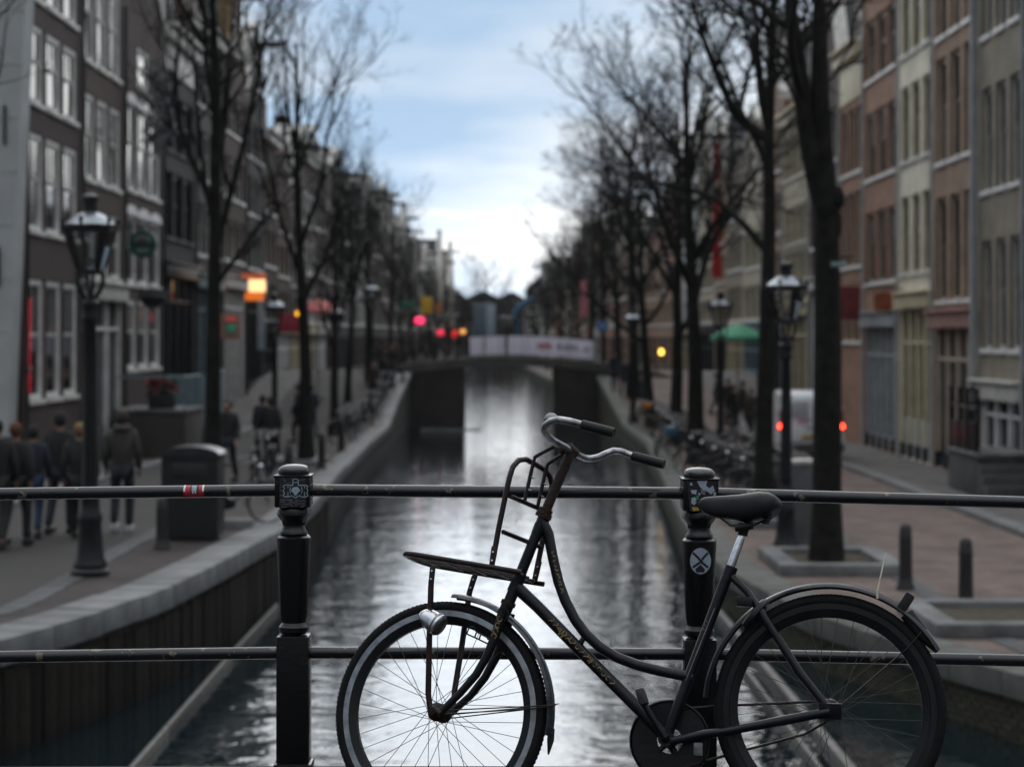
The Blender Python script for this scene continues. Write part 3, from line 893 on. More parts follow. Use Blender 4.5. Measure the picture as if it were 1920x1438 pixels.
# steerer, headset, handlebar
bp_('stem', MB().tube([FR(1018, 972), FR(1030, 942), FR(1071, 846)], [0.0168, 0.0160, 0.0160], 16), M_rust)
hs = MB()
for (x, y), r, h in (((1019.5, 966), 0.027, 9), ((1023, 958), 0.023, 8), ((953, 1131), 0.0245, 8)):
    bp_('headset_cup', MB().tube([FR(x + 0.42 * h / 2, y - h / 2), FR(x - 0.42 * h / 2, y + h / 2)], r, 18), M_rust)
hb = MB()
near = [(1072, 845, 0), (1055, 836, -0.05), (1037, 826, -0.12), (1026, 817, -0.175), (1021, 807, -0.22), (1023, 797, -0.25), (1032, 790, -0.265), (1047, 787, -0.27), (1068, 790, -0.272), (1095, 797.5, -0.275)]
far = [(1072, 845, 0), (1086, 854, 0.06), (1097, 859, 0.12), (1108, 860, 0.165), (1122, 857, 0.20), (1137, 850, 0.23), (1150, 845, 0.25), (1164, 846, 0.26), (1190, 856, 0.265)]
hb.tube([FF(*p) for p in near], 0.0115, 14)
hb.tube([FF(*p) for p in far], 0.0110, 14)
bar = bp_('handlebar', hb, mat('worn_chrome', (0.34, 0.34, 0.36), 0.3, 1.0, 0.55, 22, 0.15, 80, col2=(0.5, 0.5, 0.53)))
cl = MB().tube([FF(1064, 838, -0.018), FF(1078, 850, 0.026)], 0.017, 14)
cl.tube([FF(1068, 838), FF(1074, 833)], 0.008, 8)
cl.tube([FF(1050, 842, -0.05), FF(1058, 846, -0.03)], 0.012, 10)
bp_('clamp', cl, M_rust, bar)
for pts in ([(1091, 796.5, -0.275), (1096, 797.7, -0.275), (1146, 810.5, -0.277), (1151, 812, -0.277)], [(1186, 854.5, 0.265), (1190, 856, 0.265), (1239, 869, 0.268), (1245, 870.5, 0.268)]):
    bp_('grip', MB().tube([FF(*p) for p in pts], [0.0155, 0.0165, 0.0165, 0.0155], 16), M_grip, bar)
bl = MB().lathe([(0.0, 0.017), (0.010, 0.016), (0.018, 0.011), (0.0225, 0.002), (0.0235, -0.004), (0.021, -0.006), (0.012, -0.010), (0.008, -0.018)], FF(1034, 785, -0.235), 22, MF @ Matrix(((1, 0, 0), (0, 0, 1), (0, -1, 0))))
bp_('bell', bl, M_dull)
# front rack
rk = MB()
def rail_path(lat): return [FF(x + (36 if 0 else 0), y, lat) for x, y in []]
# platform axes in the plane of the front wheel
pa, pb = FF(772, 1046, 0.0), FF(992, 1083, 0.0)
pd = (pb - pa)
for s_ in (-1, 1):
    off = lat2 * (s_ * 0.125)
    rk.tube([pa + lat2 * (s_ * 0.03), pa + pd * 0.015 + lat2 * (s_ * 0.075), pa + pd * 0.06 + lat2 * (s_ * 0.112), pa + pd * 0.14 + off, pa + pd * 0.95 + off, pa + pd * 1.03 + lat2 * (s_ * 0.12)], 0.0085, 12)
rk.tube([pa - lat2 * 0.035, pa + lat2 * 0.035], 0.0085, 12)
rack = bp_('front_rack', rk, M_rackp)
M_slat = mat('rack_wire', (0.055, 0.05, 0.05), 0.4, 0.6, 0.3, 20)
for k in range(3):
    bp_('rack_rod', MB().tube([pa + pd * 0.02 + lat2 * (k - 1) * 0.06, pa + pd * 1.0 + lat2 * (k - 1) * 0.06], 0.0045, 8), M_slat, rack)
for k in range(5):
    t_ = 0.14 + k * 0.2
    bp_('cross_rod', MB().tube([pa + pd * t_ - lat2 * 0.125, pa + pd * t_ + lat2 * 0.125], 0.0055, 8), M_rackp, rack)
hp = MB()
nl, fl_ = -0.105, 0.105
hoop = [FF(921, 1064, nl), FF(925, 1046, nl), FF(936, 985, nl), FF(948, 928, nl), FF(955, 896, nl), FF(961, 876, nl + 0.012), FF(972, 863, nl + 0.045), FF(986, 861, nl + 0.075), FF(1005, 871, 0.02), FF(1022, 881, fl_ - 0.035), FF(1031, 893, fl_ - 0.012), FF(1035, 908, fl_), FF(1033, 930, fl_), FF(1022, 990, fl_), FF(1008, 1060, fl_), FF(1002, 1090, fl_)]
hp.tube(hoop, 0.0092, 14)
hp.tube([FF(958, 931, nl), FF(1026, 960, fl_)], 0.0075, 10)
hp.tube([FF(943, 997, nl), FF(1015, 1026, fl_)], 0.0075, 10)
bp_('rack_hoop', hp, M_rackp, rack)
for (q0, q1, q2, q3), lt in ((((1040, 836), (1003, 857), (997, 880), (984, 938)), -0.045), (((1058, 849), (1027, 870), (1021, 892), (1008, 950)), 0.035)):
    bp_('hoop_rod', MB().tube([FF(*q0, lt), FF(*q1, lt), FF(*q2, lt), FF(*q3, lt)], 0.0065, 10), M_rackp, rack)
    b = MB()
    for q in ((q2[0] + (q3[0] - q2[0]) * 0.25, q2[1] + (q3[1] - q2[1]) * 0.25), (q2[0] + (q3[0] - q2[0]) * 0.65, q2[1] + (q3[1] - q2[1]) * 0.65)):
        b.tube([FF(q[0] + 2, q[1], lt - 0.004), FF(q[0] + 7, q[1] + 2, lt - 0.004)], 0.003, 6)
    bp_('bolt', b, M_dull, rack)
def plate(x0, y0, x1, y1, lat, w, m, holes=True):
    a, b = FF(x0, y0, lat), FF(x1, y1, lat)
    v = (b - a)
    n = v.normalized()
    sd_ = n.cross(lat2).normalized()
    s = MB()
    M3 = Matrix((sd_, n, lat2)).transposed()
    s.bbox((a + b) / 2, (w, v.length, 0.005), 0.002, M3)
    o = bp_('bracket', s, m, rack)
    for t in (0.3, 0.72):
        bp_('bolt', MB().lathe([(0.0, -0.0065), (0.0035, -0.006), (0.004, -0.004), (0.004, 0.0)], a + v * t - lat2 * 0.002, 8, M3), M_chrome, rack)
    return o
plate(927, 1024, 922, 1062, nl - 0.011, 0.019, M_rackp)
plate(1012, 1052, 1003, 1090, fl_ - 0.011, 0.016, M_rust)
plate(812, 1060, 808, 1096, -0.115, 0.019, M_rackp)
plate(892, 1076, 880, 1112, 0.095, 0.018, M_rackp)
bp_('rack_strut', MB().tube([FF(811, 1062, -0.108), FF(808, 1100, -0.105), FF(805, 1200, -0.092), FF(803, 1300, -0.078), FF(806, 1325, -0.074), FF(826, 1338, -0.07)], [0.0085, 0.0095, 0.0095, 0.0095, 0.010, 0.012], 12), M_rackp, rack)
bp_('rack_strut', MB().tube([FF(889, 1080, 0.105), FF(880, 1112, 0.1), FF(866, 1210, 0.092), FF(853, 1290, 0.085), FF(850, 1320, 0.08), FF(836, 1340, 0.07)], [0.0085, 0.0095, 0.0095, 0.0095, 0.009, 0.012], 12), M_rackp, rack)
axl = MB().tube([hubF - lat2 * 0.088, hubF + lat2 * 0.088], 0.0055, 10)
axl.lathe([(0.014, -0.082), (0.016, -0.078), (0.016, -0.070), (0.013, -0.066)], hubF, 6, MF)
bp_('axle_nut', axl, M_rackp, w_front)
# headlamp hanging on the near strut
la, lb = FF(790, 1150, -0.12), FF(838, 1182, -0.125)
ld = (lb - la).normalized()
q3 = ld.to_track_quat('Z', 'Y').to_matrix()
lamp = bp_('headlamp', MB().lathe([(0.0, -0.004), (0.012, -0.001), (0.022, 0.010), (0.030, 0.026), (0.0335, 0.045), (0.0345, 0.058), (0.036, 0.060), (0.0365, 0.074), (0.034, 0.077)], la, 28, q3), M_chrome)
bp_('lamp_band', MB().lathe([(0.0362, 0.0595), (0.0375, 0.061), (0.0375, 0.065), (0.0362, 0.0665)], la, 28, q3, False), M_dull, lamp)
bp_('lens', MB().lathe([(0.034, 0.0765), (0.03, 0.083), (0.016, 0.088), (0.0, 0.089)], la, 24, q3), mat('lamp_lens', (0.06, 0.055, 0.05), 0.2, 0, 0.4, 40), lamp)
# lamp bracket on the fork
bb = MB()
pl = [(875, 1188), (880, 1175), (889, 1175), (893, 1184), (914, 1195), (922, 1200), (918, 1208), (905, 1202), (893, 1196), (884, 1192)]
for a, b in zip(pl, pl[1:] + pl[:1]): bb.tube([FF(*a, -0.05), FF(*b, -0.05)], 0.0026, 6)
bb.tube([FF(893, 1186, -0.05), FF(890, 1195, -0.05)], 0.003, 6)
bb.tube([FF(901, 1190, -0.05), FF(898, 1199, -0.05)], 0.003, 6)
bb.tube([FF(914, 1196, -0.05), FF(930, 1204, -0.056)], 0.004, 6)
bp_('lamp_bracket', bb, M_bike, fork)
# mudguards
def guard(c, Mx, r, a0, a1, m, w=0.030):
    pr = [(r - 0.006, -w), (r + 0.004, -w * 0.72), (r + 0.0105, 0.0), (r + 0.004, w * 0.72), (r - 0.006, w), (r - 0.0075, w - 0.001), (r + 0.002, w * 0.7), (r + 0.0088, 0), (r + 0.002, -w * 0.7), (r - 0.0075, -w + 0.001)]
    return MB().ring(pr, c, Mx, 60, R(a0), R(a1))
gf = bp_('front_mudguard', guard(hubF, MF, 0.3715, 94, 190, mat('mudguard_paint', (0.014, 0.018, 0.028), 0.26, 0, 0.4, 9, 0.15, 60, col2=(0.03, 0.036, 0.05), spec=0.6)), MATS['mudguard_paint'])
gr = bp_('rear_mudguard', guard(hubR, MR, 0.380, 4, 150, M_bike), M_bikeblue)
fl = MB()
for dw in (-0.02, 0.02):
    pass
fa = [hubF + MF @ Vector((0.3715 * math.cos(R(a)), 0.3715 * math.sin(R(a)), 0)) for a in (186, 192, 199)]
fl.add([fa[0] - lat2 * 0.026, fa[0] + lat2 * 0.026, fa[1] + lat2 * 0.026 + fwd2 * -0.004, fa[2] - fwd2 * 0.012, fa[1] - lat2 * 0.026 + fwd2 * -0.004,
        fa[0] - lat2 * 0.026 - fwd2 * 0.006, fa[0] + lat2 * 0.026 - fwd2 * 0.006, fa[1] + lat2 * 0.026 - fwd2 * 0.011, fa[2] - fwd2 * 0.017, fa[1] - lat2 * 0.026 - fwd2 * 0.011],
       [(0, 1, 2, 3, 4), (9, 8, 7, 6, 5), (0, 5, 6, 1), (1, 6, 7, 2), (2, 7, 8, 3), (3, 8, 9, 4), (4, 9, 5, 0)])
bp_('mud_flap', fl, M_grip, gf)
for s_ in (-1, 1):
    bp_('mudguard_stay', MB().tube([hubF + lat2 * s_ * 0.066, FF(1030, 1322, s_ * 0.03), FF(1046, 1319, s_ * 0.012)], 0.0022, 6), M_rackp, gf)
    bp_('mudguard_stay', MB().tube([hubF + lat2 * s_ * 0.064 - up2 * 0.012, FF(1000, 1328, s_ * 0.03), FF(1042, 1322, s_ * 0.028)], 0.0022, 6), M_rackp, gf)
    bp_('mudguard_stay', MB().tube([FR(1560, 1336, s_ * 0.066), FR(1700, 1216, s_ * 0.036), FR(1728, 1184, s_ * 0.026)], 0.0024, 6), M_rackp, gr)
tip = MB().tube([FR(1700, 1150), FR(1725, 1184), FR(1757, 1222)], [0.022, 0.024, 0.006], 10)
bp_('rear_flap', tip, M_grip, gr)
rf = MB().bbox(FR(1697, 1131), (0.030, 0.05, 0.066), 0.006, MR @ Matrix.Rotation(R(-148), 3, 'Z') @ Matrix.Rotation(R(90), 3, 'X'))
rl = bp_('rear_light', rf, M_grip, gr)
bp_('reflector', MB().bbox(FR(1692, 1143, -0.014), (0.016, 0.022, 0.018), 0.003, MR), M_amber, rl)
tie = MB().tube([FR(1645, 1122, -0.03), FR(1645, 1108, -0.022), FR(1649, 1090, -0.016), FR(1656, 1058, -0.01), FR(1662, 1036, -0.006)], [0.0028, 0.0028, 0.0024, 0.0022, 0.0016], 6)
tie.tube([FR(1645, 1122, -0.034), FR(1644, 1104, -0.034)], 0.004, 6)
bp_('cable_tie', tie, M_tie, gr)
# seat
bp_('seat_post', MB().tube([FR(1362, 1084), FR(1388, 1012), FR(1391, 1004)], [0.0135, 0.0135, 0.011], 16), M_chrome)
cm = MB().tube([FR(1392, 1004, 0), FR(1396, 982, 0)], [0.015, 0.02], 12)
cm.tube([FR(1378, 990, -0.03), FR(1412, 985, -0.03)], 0.012, 10).tube([FR(1378, 990, 0.03), FR(1412, 985, 0.03)], 0.012, 10)
for s_ in (-1, 1):
    cm.tube([FR(1340, 962, s_ * 0.012), FR(1370, 985, s_ * 0.022), FR(1415, 984, s_ * 0.025), FR(1446, 968, s_ * 0.05)], 0.0035, 6)
    for k in range(4): cm.lathe([(0.011, 0), (0.013, 0.004), (0.011, 0.008)], FR(1436 + k * 2, 982 - k * 5, s_ * 0.05), 10, None, False)
sec = [(1310.5, 942, 950, 0.010), (1314, 936, 956, 0.02), (1322, 932.5, 964, 0.026), (1338, 931, 970, 0.029), (1362, 929.5, 973, 0.034), (1388, 928, 977, 0.05), (1408, 925.5, 980, 0.075), (1426, 924, 978, 0.092), (1442, 926, 971, 0.096), (1454, 931, 962, 0.085), (1462, 937.5, 955, 0.06), (1466, 943, 949, 0.03)]
sd_mb = MB()
N = 20
for x, yt, yb, hw in sec:
    for j in range(N):
        q = 2 * PI * j / N
        cq, sq = math.cos(q), math.sin(q)
        e_ = 0.62
        l_ = hw * math.copysign(abs(cq) ** e_, cq)
        yy = (yt + yb) / 2 - (yb - yt) / 2 * math.copysign(abs(sq) ** e_, sq)
        sd_mb.v.append(tuple(FR(x, yy, 0) + latv * l_ - (upv * 0.008 * (abs(l_) / 0.1) ** 2 if sq < 0 else Vector((0, 0, 0)))))
k_ = len(sec)
for i in range(k_ - 1):
    for j in range(N):
        j2 = (j + 1) % N
        sd_mb.f.append((i * N + j, i * N + j2, (i + 1) * N + j2, (i + 1) * N + j)); sd_mb.m.append(0)
sd_mb.f.append(tuple(range(N))); sd_mb.m.append(0)
sd_mb.f.append(tuple((k_ - 1) * N + j for j in range(N - 1, -1, -1))); sd_mb.m.append(0)
saddle = bp_('saddle', sd_mb, M_leather, ang=70)
bp_('saddle_clamp', cm, M_grip, saddle)
# drive: chain guard disc with a cut-out, crank, pedal
Mc = MR
dk = MB()
cc = FR(1256, 1388, 0.05)
prof = [(0.040, -0.006), (0.040, 0.004), (0.122, 0.004), (0.126, 0.0), (0.126, -0.014), (0.122, -0.016), (0.118, -0.006)]
dk.ring(prof, cc, Mc, 48)
for a in range(5):
    q = R(72 * a + 100)
    dk.tube([cc + Mc @ Vector((0.0, 0.0, 0)), cc + Mc @ Vector((0.05 * math.cos(q), 0.05 * math.sin(q), 0))], 0.009, 8)
dk.lathe([(0.02, -0.02), (0.024, -0.01), (0.024, 0.01)], cc, 16, Mc)
cgd = bp_('chain_guard', dk, M_bike)
bp_('chain', MB().tube([FR(1262, 1330, 0.045), FR(1366, 1322, 0.045), FR(1545, 1314, 0.045)], 0.0045, 6), M_rackp, cgd)
bp_('chain', MB().tube([FR(1275, 1440, 0.045), FR(1380, 1410, 0.045), FR(1508, 1376, 0.045), FR(1550, 1352, 0.045)], 0.0045, 6), M_rackp, cgd)
bp_('sprocket', MB().lathe([(0.034, -0.003), (0.036, 0.0), (0.034, 0.003)], hubR + latv * 0.045, 18, MR), M_dull, w_rear)
bp_('crank', MB().tube([FR(1248, 1384, -0.046), FR(1246, 1382, -0.062), FR(1206, 1318, -0.075)], [0.014, 0.012, 0.010], 10), M_bike)
pdl = MB().bbox(FR(1204, 1306, -0.125), (0.05, 0.085, 0.024), 0.006, MR @ Matrix.Rotation(R(70), 3, 'Z') @ Matrix.Rotation(R(90), 3, 'X'))
pdl.tube([FR(1205, 1318, -0.075), FR(1205, 1312, -0.13)], 0.007, 8)
bp_('pedal', pdl, mat('pedal_rubber', (0.03, 0.03, 0.032), 0.4, 0.2, 0.4, 30))
bp_('crank', MB().tube([FR(1248, 1384, 0.046), FR(1250, 1386, 0.072), FR(1290, 1452, 0.085)], [0.014, 0.012, 0.010], 10), M_dull)
bp_('pedal', MB().bbox(FR(1292, 1462, 0.135), (0.062, 0.09, 0.026), 0.006, MR @ Matrix.Rotation(R(90), 3, 'X')), M_grip)
# ring lock and kickstand
rl_ = MB().ring([(0.062 + 0.010 * math.cos(a), 0.012 * math.sin(a)) for a in [2 * PI * i / 8 for i in range(8)]], FR(1412, 1158), Matrix((latv, upv, fwd)).transposed() if False else Matrix((latv, (upv * 0.8 - fwd * 0.6).normalized(), (fwd * 0.8 + upv * 0.6).normalized())).transposed(), 24, R(-35), R(215))
rl_.bbox(FR(1396, 1128, -0.05), (0.05, 0.03, 0.03), 0.005, MR)
bp_('ring_lock', rl_, M_bike)
bp_('stand_plate', MB().bbox(FR(1309, 1404, -0.03), (0.028, 0.04, 0.01), 0.003, MR), M_dull)
bp_('brake_rod', MB().tube([FR(1286, 1275, -0.024), FR(1330, 1165, -0.024), FR(1340, 1140, -0.02)], 0.0016, 5), M_dull)
# ------------------------------------------------------------ canal houses
def bm_(name, c, v=0.3, k=0.75, mortar=None):
    c2 = tuple(x * k for x in c)
    mo = mortar or tuple(x * 0.8 + 0.01 for x in c)
    return brickmat(name, c, c2, mo, 0.21, 0.065, 0.010, 'xz', v, 0.35)
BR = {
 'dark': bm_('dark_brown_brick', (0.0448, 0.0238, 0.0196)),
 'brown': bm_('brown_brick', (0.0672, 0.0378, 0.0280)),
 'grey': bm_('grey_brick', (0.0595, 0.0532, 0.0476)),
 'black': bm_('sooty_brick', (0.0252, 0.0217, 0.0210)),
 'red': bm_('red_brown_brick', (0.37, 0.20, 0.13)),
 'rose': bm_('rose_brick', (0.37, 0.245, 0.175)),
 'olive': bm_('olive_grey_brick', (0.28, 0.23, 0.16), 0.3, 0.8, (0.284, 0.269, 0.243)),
 'sand': mat('sand_render', (0.38, 0.33, 0.26), 0.85, 0, 0.2, 0.8, 0.2, 8),
 'pale': mat('pale_render', (0.78, 0.72, 0.59), 0.85, 0, 0.2, 0.8, 0.2, 8),
 'white': mat('white_render', (0.399, 0.416, 0.426), 0.8, 0, 0.12, 0.7, 0.2, 6),
 'cream': mat('cream_render', (0.44, 0.39, 0.29), 0.8, 0, 0.15, 0.7, 0.2, 6),
}
WST = {
 'white': dict(f=M_white, s=M_offwhite, rec=0.03, fw=0.11, sill=M_offwhite),
 'recess': dict(f=M_offwhite, s=M_darkpaint, rec=0.10, fw=0.09, sill=M_white),
 'beige': dict(f=M_beige, s=M_darkpaint, rec=0.10, fw=0.10, sill=M_white),
 'green': dict(f=M_cream, s=M_green, rec=0.09, fw=0.08, sill=M_offwhite),
 'dark': dict(f=M_darkpaint, s=M_darkpaint, rec=0.12, fw=0.08, sill=M_stone),
}
WCACHE = {}
def win_meshes(w, h, st, lod, arch=False):
    key = (round(w, 2), round(h, 2), st, lod, arch)
    if key in WCACHE: return WCACHE[key]
    S = WST[st]
    r, fw = S['rec'], S['fw']
    g = MB()
    x0, x1 = -w / 2, w / 2
    dp = 0.10
    g.lohi((x0, r, 0), (x0 + fw, r + dp, h)); g.lohi((x1 - fw, r, 0), (x1, r + dp, h))
    g.lohi((x0 + fw, r, h - fw), (x1 - fw, r + dp, h)); g.lohi((x0 + fw, r, 0), (x1 - fw, r + dp, fw * 0.8))
    g.mi = 1
    mid = h * 0.54
    a, b = x0 + fw, x1 - fw
    sw = 0.045
    for z0, z1, yy in ((fw * 0.8, mid, r + 0.05), (mid, h - fw, r + 0.03)):
        g.lohi((a, yy, z0), (a + sw, yy + 0.04, z1)); g.lohi((b - sw, yy, z0), (b, yy + 0.04, z1))
        g.lohi((a + sw, yy, z0), (b - sw, yy + 0.04, z0 + sw)); g.lohi((a + sw, yy, z1 - sw), (b - sw, yy + 0.04, z1))
    if h > 1.5:
        g.lohi((-0.012, r + 0.035, mid + sw), (0.012, r + 0.06, h - fw - sw))
    mats = [S['f'], S['s']]
    if lod:
        g.mi = 2
        g.quad((a, r + 0.07, fw * 0.8), (b, r + 0.07, fw * 0.8), (b, r + 0.07, mid), (a, r + 0.07, mid))
        g.quad((a, r + 0.055, mid), (b, r + 0.055, mid), (b, r + 0.055, h - fw), (a, r + 0.055, h - fw))
        g.mi = 3
        g.lohi((x0 - 0.06, -0.07, -0.11), (x1 + 0.06, r + 0.02, 0.002))
        me = g.mesh('window', mats + [M_glass, S['sill']], False)
        WCACHE[key] = (me,)
        return WCACHE[key]
    fr = g.mesh('window', mats, False)
    p1 = MB().quad((a, 0, 0), (b, 0, 0), (b, 0, mid - fw * 0.8), (a, 0, mid - fw * 0.8))
    p2 = MB().quad((a, 0, 0), (b, 0, 0), (b, 0, h - fw - mid), (a, 0, h - fw - mid))
    sl = MB().bbox((0, 0, 0), (w + 0.12, r + 0.09, 0.11), 0.01)
    WCACHE[key] = (fr, (p1.mesh('pane', M_glass, False), (0, r + 0.07, fw * 0.8)), (p2.mesh('pane', M_glass, False), (0, r + 0.055, mid)), (sl.mesh('sill', S['sill']), (0, (r + 0.02 - 0.07) / 2, -0.055)), p1.mesh('pane', M_curtain, False), p2.mesh('pane', M_curtain, False))
    return WCACHE[key]

def house(label, side, y0, y1, spec, lod=0, seed=0, name='canal_house'):
    rr = random.Random(seed * 7 + 1)
    Ffun, zf = (LF, lz) if side < 0 else (RF, rz)
    dxx = spec.get('dx', 0.0)
    A, B = Vector((lerp(Ffun, y0) + dxx, y0, 0)), Vector((lerp(Ffun, y1) + dxx, y1, 0))
    base = min(zf(y0), zf(y1)) - 0.05
    if side > 0: A, B = B, A
    v = B - A
    w = v.length
    ang = math.atan2(v.y, v.x)
    root = empty(name, (A.x, A.y, base), (0, 0, ang))
    tag(root, label, 'house', 'canal houses on the %s bank' % ('left' if side < 0 else 'right'))
    H = spec['eaves'] - base
    ops, wins = [], []
    st = spec.get('style', 'white')
    for row in spec['rows']:
        z0, z1 = row['z0'] - base, row['z1'] - base
        n = row.get('n', 3)
        m_ = row.get('m', 0.42)
        gap = row.get('gap', 0.38)
        ww = (w - 2 * m_ - (n - 1) * gap) / n
        for i in range(n):
            xa = m_ + i * (ww + gap)
            ops.append((xa, xa + ww, z0, z1))
            wins.append((xa + ww / 2, z0, ww, z1 - z0, row.get('st', st), row.get('arch', False), row.get('curt', 0.2)))
    gs = spec.get('ground')
    if gs:
        gz = gs['z'] - base
        ops.append((0.18, w - 0.18, 0.06, gz))
    xs = sorted({0.0, w} | {o[0] for o in ops} | {o[1] for o in ops})
    zs = sorted({0.0, H} | {o[2] for o in ops} | {o[3] for o in ops})
    g = MB()
    for xa, xb in zip(xs, xs[1:]):
        for za, zb in zip(zs, zs[1:]):
            cx, cz = (xa + xb) / 2, (za + zb) / 2
            if any(o[0] < cx < o[1] and o[2] < cz < o[3] for o in ops): continue
            g.quad((xa, 0, za), (xb, 0, za), (xb, 0, zb), (xa, 0, zb))
    for a, b, c, d in ops:
        q = 0.34
        g.quad((a, 0, c), (a, q, c), (b, q, c), (b, 0, c))
        g.quad((a, 0, d), (b, 0, d), (b, q, d), (a, q, d))
        g.quad((a, 0, c), (a, 0, d), (a, q, d), (a, q, c))
        g.quad((b, 0, c), (b, q, c), (b, q, d), (b, 0, d))
    D = 8.5
    g.quad((0, 0, 0), (0, 0, H), (0, D, H), (0, D, 0))
    g.quad((w, 0, 0), (w, D, 0), (w, D, H), (w, 0, H))
    g.quad((0, D, 0), (0, D, H), (w, D, H), (w, D, 0))
    g.quad((0, 0.36, 0), (w, 0.36, 0), (w, 0.36, H), (0, 0.36, H))
    part('wall', g, spec['wall'], root, False)
    for cx, z0, ww, hh, s_, arch, cu in wins:
        ms = win_meshes(ww, hh, s_, lod)
        wi = link('window', ms[0], root, (cx, 0, z0))
        if not lod:
            for k in (1, 2):
                me, loc = ms[k]
                if rr.random() < cu: me = ms[3 + k]
                o = link('pane', me, wi, loc)
                o.rotation_euler = (rr.uniform(-0.012, 0.012), 0, rr.uniform(-0.012, 0.012))
            link('sill', ms[3][0], wi, ms[3][1])
            if arch:
                ar = MB()
                n = 8
                top = [(ww / 2 * 1.12 * math.cos(PI - PI * i / n), hh - 0.02 + 0.30 * math.sin(PI * i / n)) for i in range(n + 1)]
                ar.prism(top, -0.05, 0.02)
                part('arch', ar, M_white, wi)
    # ground floor shopfront
    if gs:
        z1 = gs['z'] - base
        n = gs.get('n', 4)
        pm, rm, fm_ = gs['post'], gs['riser'], gs['fascia']
        rh = gs.get('rh', 0.6)
        tz = z1 - gs.get('tr', 0.8)
        yb = 0.14
        pw = gs.get('pw', 0.11)
        e = part('fascia', MB().bbox((w / 2, -0.06, z1 + 0.16), (w - 0.1, 0.22, 0.40), 0.02), fm_, root)
        part('fascia_cornice', MB().bbox((w / 2, -0.11, z1 + 0.395), (w, 0.34, 0.07), 0.015), fm_, e)
        part('stall_riser', MB().bbox((w / 2, yb + 0.03, 0.06 + rh / 2), (w - 0.40, 0.12, rh), 0.01), rm, root)
        part('transom', MB().bbox((w / 2, yb - 0.02, tz), (w - 0.40, 0.10, 0.10), 0.01), pm, root)
        xw = (w - 0.36 - pw) / n
        for i in range(n + 1):
            xc = 0.18 + pw / 2 + i * xw
            po = part('post', MB().bbox((xc, yb - 0.03, (0.06 + z1) / 2), (pw, 0.15, z1 - 0.06), 0.012), pm, root)
            part('plinth', MB().bbox((xc, yb - 0.05, 0.25), (pw + 0.05, 0.2, 0.42), 0.02), M_darkpaint, po)
        for i in range(n):
            xa = 0.18 + pw + i * xw
            xb_ = xa + xw - pw
            part('pane', MB().quad((xa, yb + 0.06, rh + 0.04), (xb_, yb + 0.06, rh + 0.04), (xb_, yb + 0.06, tz), (xa, yb + 0.06, tz)), gs.get('pane', M_glass), root, False)
            part('pane', MB().quad((xa, yb + 0.07, tz), (xb_, yb + 0.07, tz), (xb_, yb + 0.07, z1), (xa, yb + 0.07, z1)), gs.get('tpane', M_glass), root, False)
    # top of the facade
    top = spec.get('top', 'cornice')
    cm_ = spec.get('cornm', M_offwhite)
    rmat = spec.get('roof', M_roof)
    if top == 'cornice':
        co = part('cornice', MB().bbox((w / 2, -0.10, H - 0.16), (w + 0.02, 0.36, 0.34), 0.03), cm_, root)
        part('gutter', MB().bbox((w / 2, -0.20, H + 0.06), (w + 0.02, 0.56, 0.10), 0.02), cm_, co)
        fz = spec.get('frieze', 0)
        if fz: part('frieze', MB().bbox((w / 2, -0.02, H - 0.33 - fz / 2), (w, 0.07, fz), 0.01), cm_, co)
        rh_ = spec.get('rh', 2.6)
        rf = MB()
        z0 = H + 0.12
        rf.add([(0, -0.1, z0), (w, -0.1, z0), (w, D, z0), (0, D, z0), (0, 3.4, z0 + rh_), (w, 3.4, z0 + rh_), (w, 5, z0 + rh_), (0, 5, z0 + rh_)],
               [(0, 1, 5, 4), (4, 5, 6, 7), (2, 3, 7, 6), (0, 4, 7, 3), (1, 2, 6, 5)])
        ro = part('roof', rf, rmat, root, False)
        if rr.random() < 0.75:
            xx = w * rr.choice((0.1, 0.9))
            ch = part('chimney', MB().bbox((xx, 3.6, z0 + rh_ + 0.4), (0.6, 0.9, 1.7), 0.02).bbox((xx, 3.6, z0 + rh_ + 1.29), (0.72, 1.02, 0.10), 0.02), BR['brown'], ro)
    else:
        if top == 'step':
            k = 4
            pts = [(0, H)]
            for i in range(k):
                pts += [(w * (0.06 + 0.1 * i), H + 0.0 + i * 0.85)] * 0 + [(w * 0.11 * i, H + (i + 0.7) * 0.8), (w * 0.11 * (i + 1), H + (i + 0.7) * 0.8)]
            hz = H + 0.8 * k + 0.5
            left = pts + [(w * 0.44, hz)]
            poly = left + [(w - x, z) for x, z in reversed(left)]
        elif top == 'neck':
            left = [(0, H), (0.0, H + 0.25), (w * 0.07, H + 0.32), (w * 0.13, H + 0.62), (w * 0.22, H + 1.05), (w * 0.27, H + 1.3), (w * 0.27, H + 3.0), (w * 0.25, H + 3.05), (w * 0.25, H + 3.22), (w * 0.33, H + 3.45), (w * 0.42, H + 3.75)]
            hz = H + 3.9
            poly = left + [(w * 0.5, hz)] + [(w - x, z) for x, z in reversed(left)]
        elif top == 'bell':
            left = [(0, H), (0.0, H + 0.3), (w * 0.05, H + 0.5), (w * 0.13, H + 0.8), (w * 0.19, H + 1.3), (w * 0.22, H + 2.0), (w * 0.26, H + 2.6), (w * 0.34, H + 2.95), (w * 0.34, H + 3.15)]
            hz = H + 3.5
            poly = left + [(w * 0.5, hz)] + [(w - x, z) for x, z in reversed(left)]
        else:   # spout
            hz = H + w * 0.72
            left = [(0, H), (0.0, H + 0.15), (w * 0.43, hz - 0.1), (w * 0.43, hz + 0.25)]
            poly = left + [(w - x, z) for x, z in reversed(left)]
        clean = []
        for p in poly:
            if not clean or (abs(p[0] - clean[-1][0]) + abs(p[1] - clean[-1][1])) > 1e-4: clean.append(p)
        ga = part('gable', MB().prism(clean, 0.0, 0.32), spec['wall'], root, False)
        cop = MB()
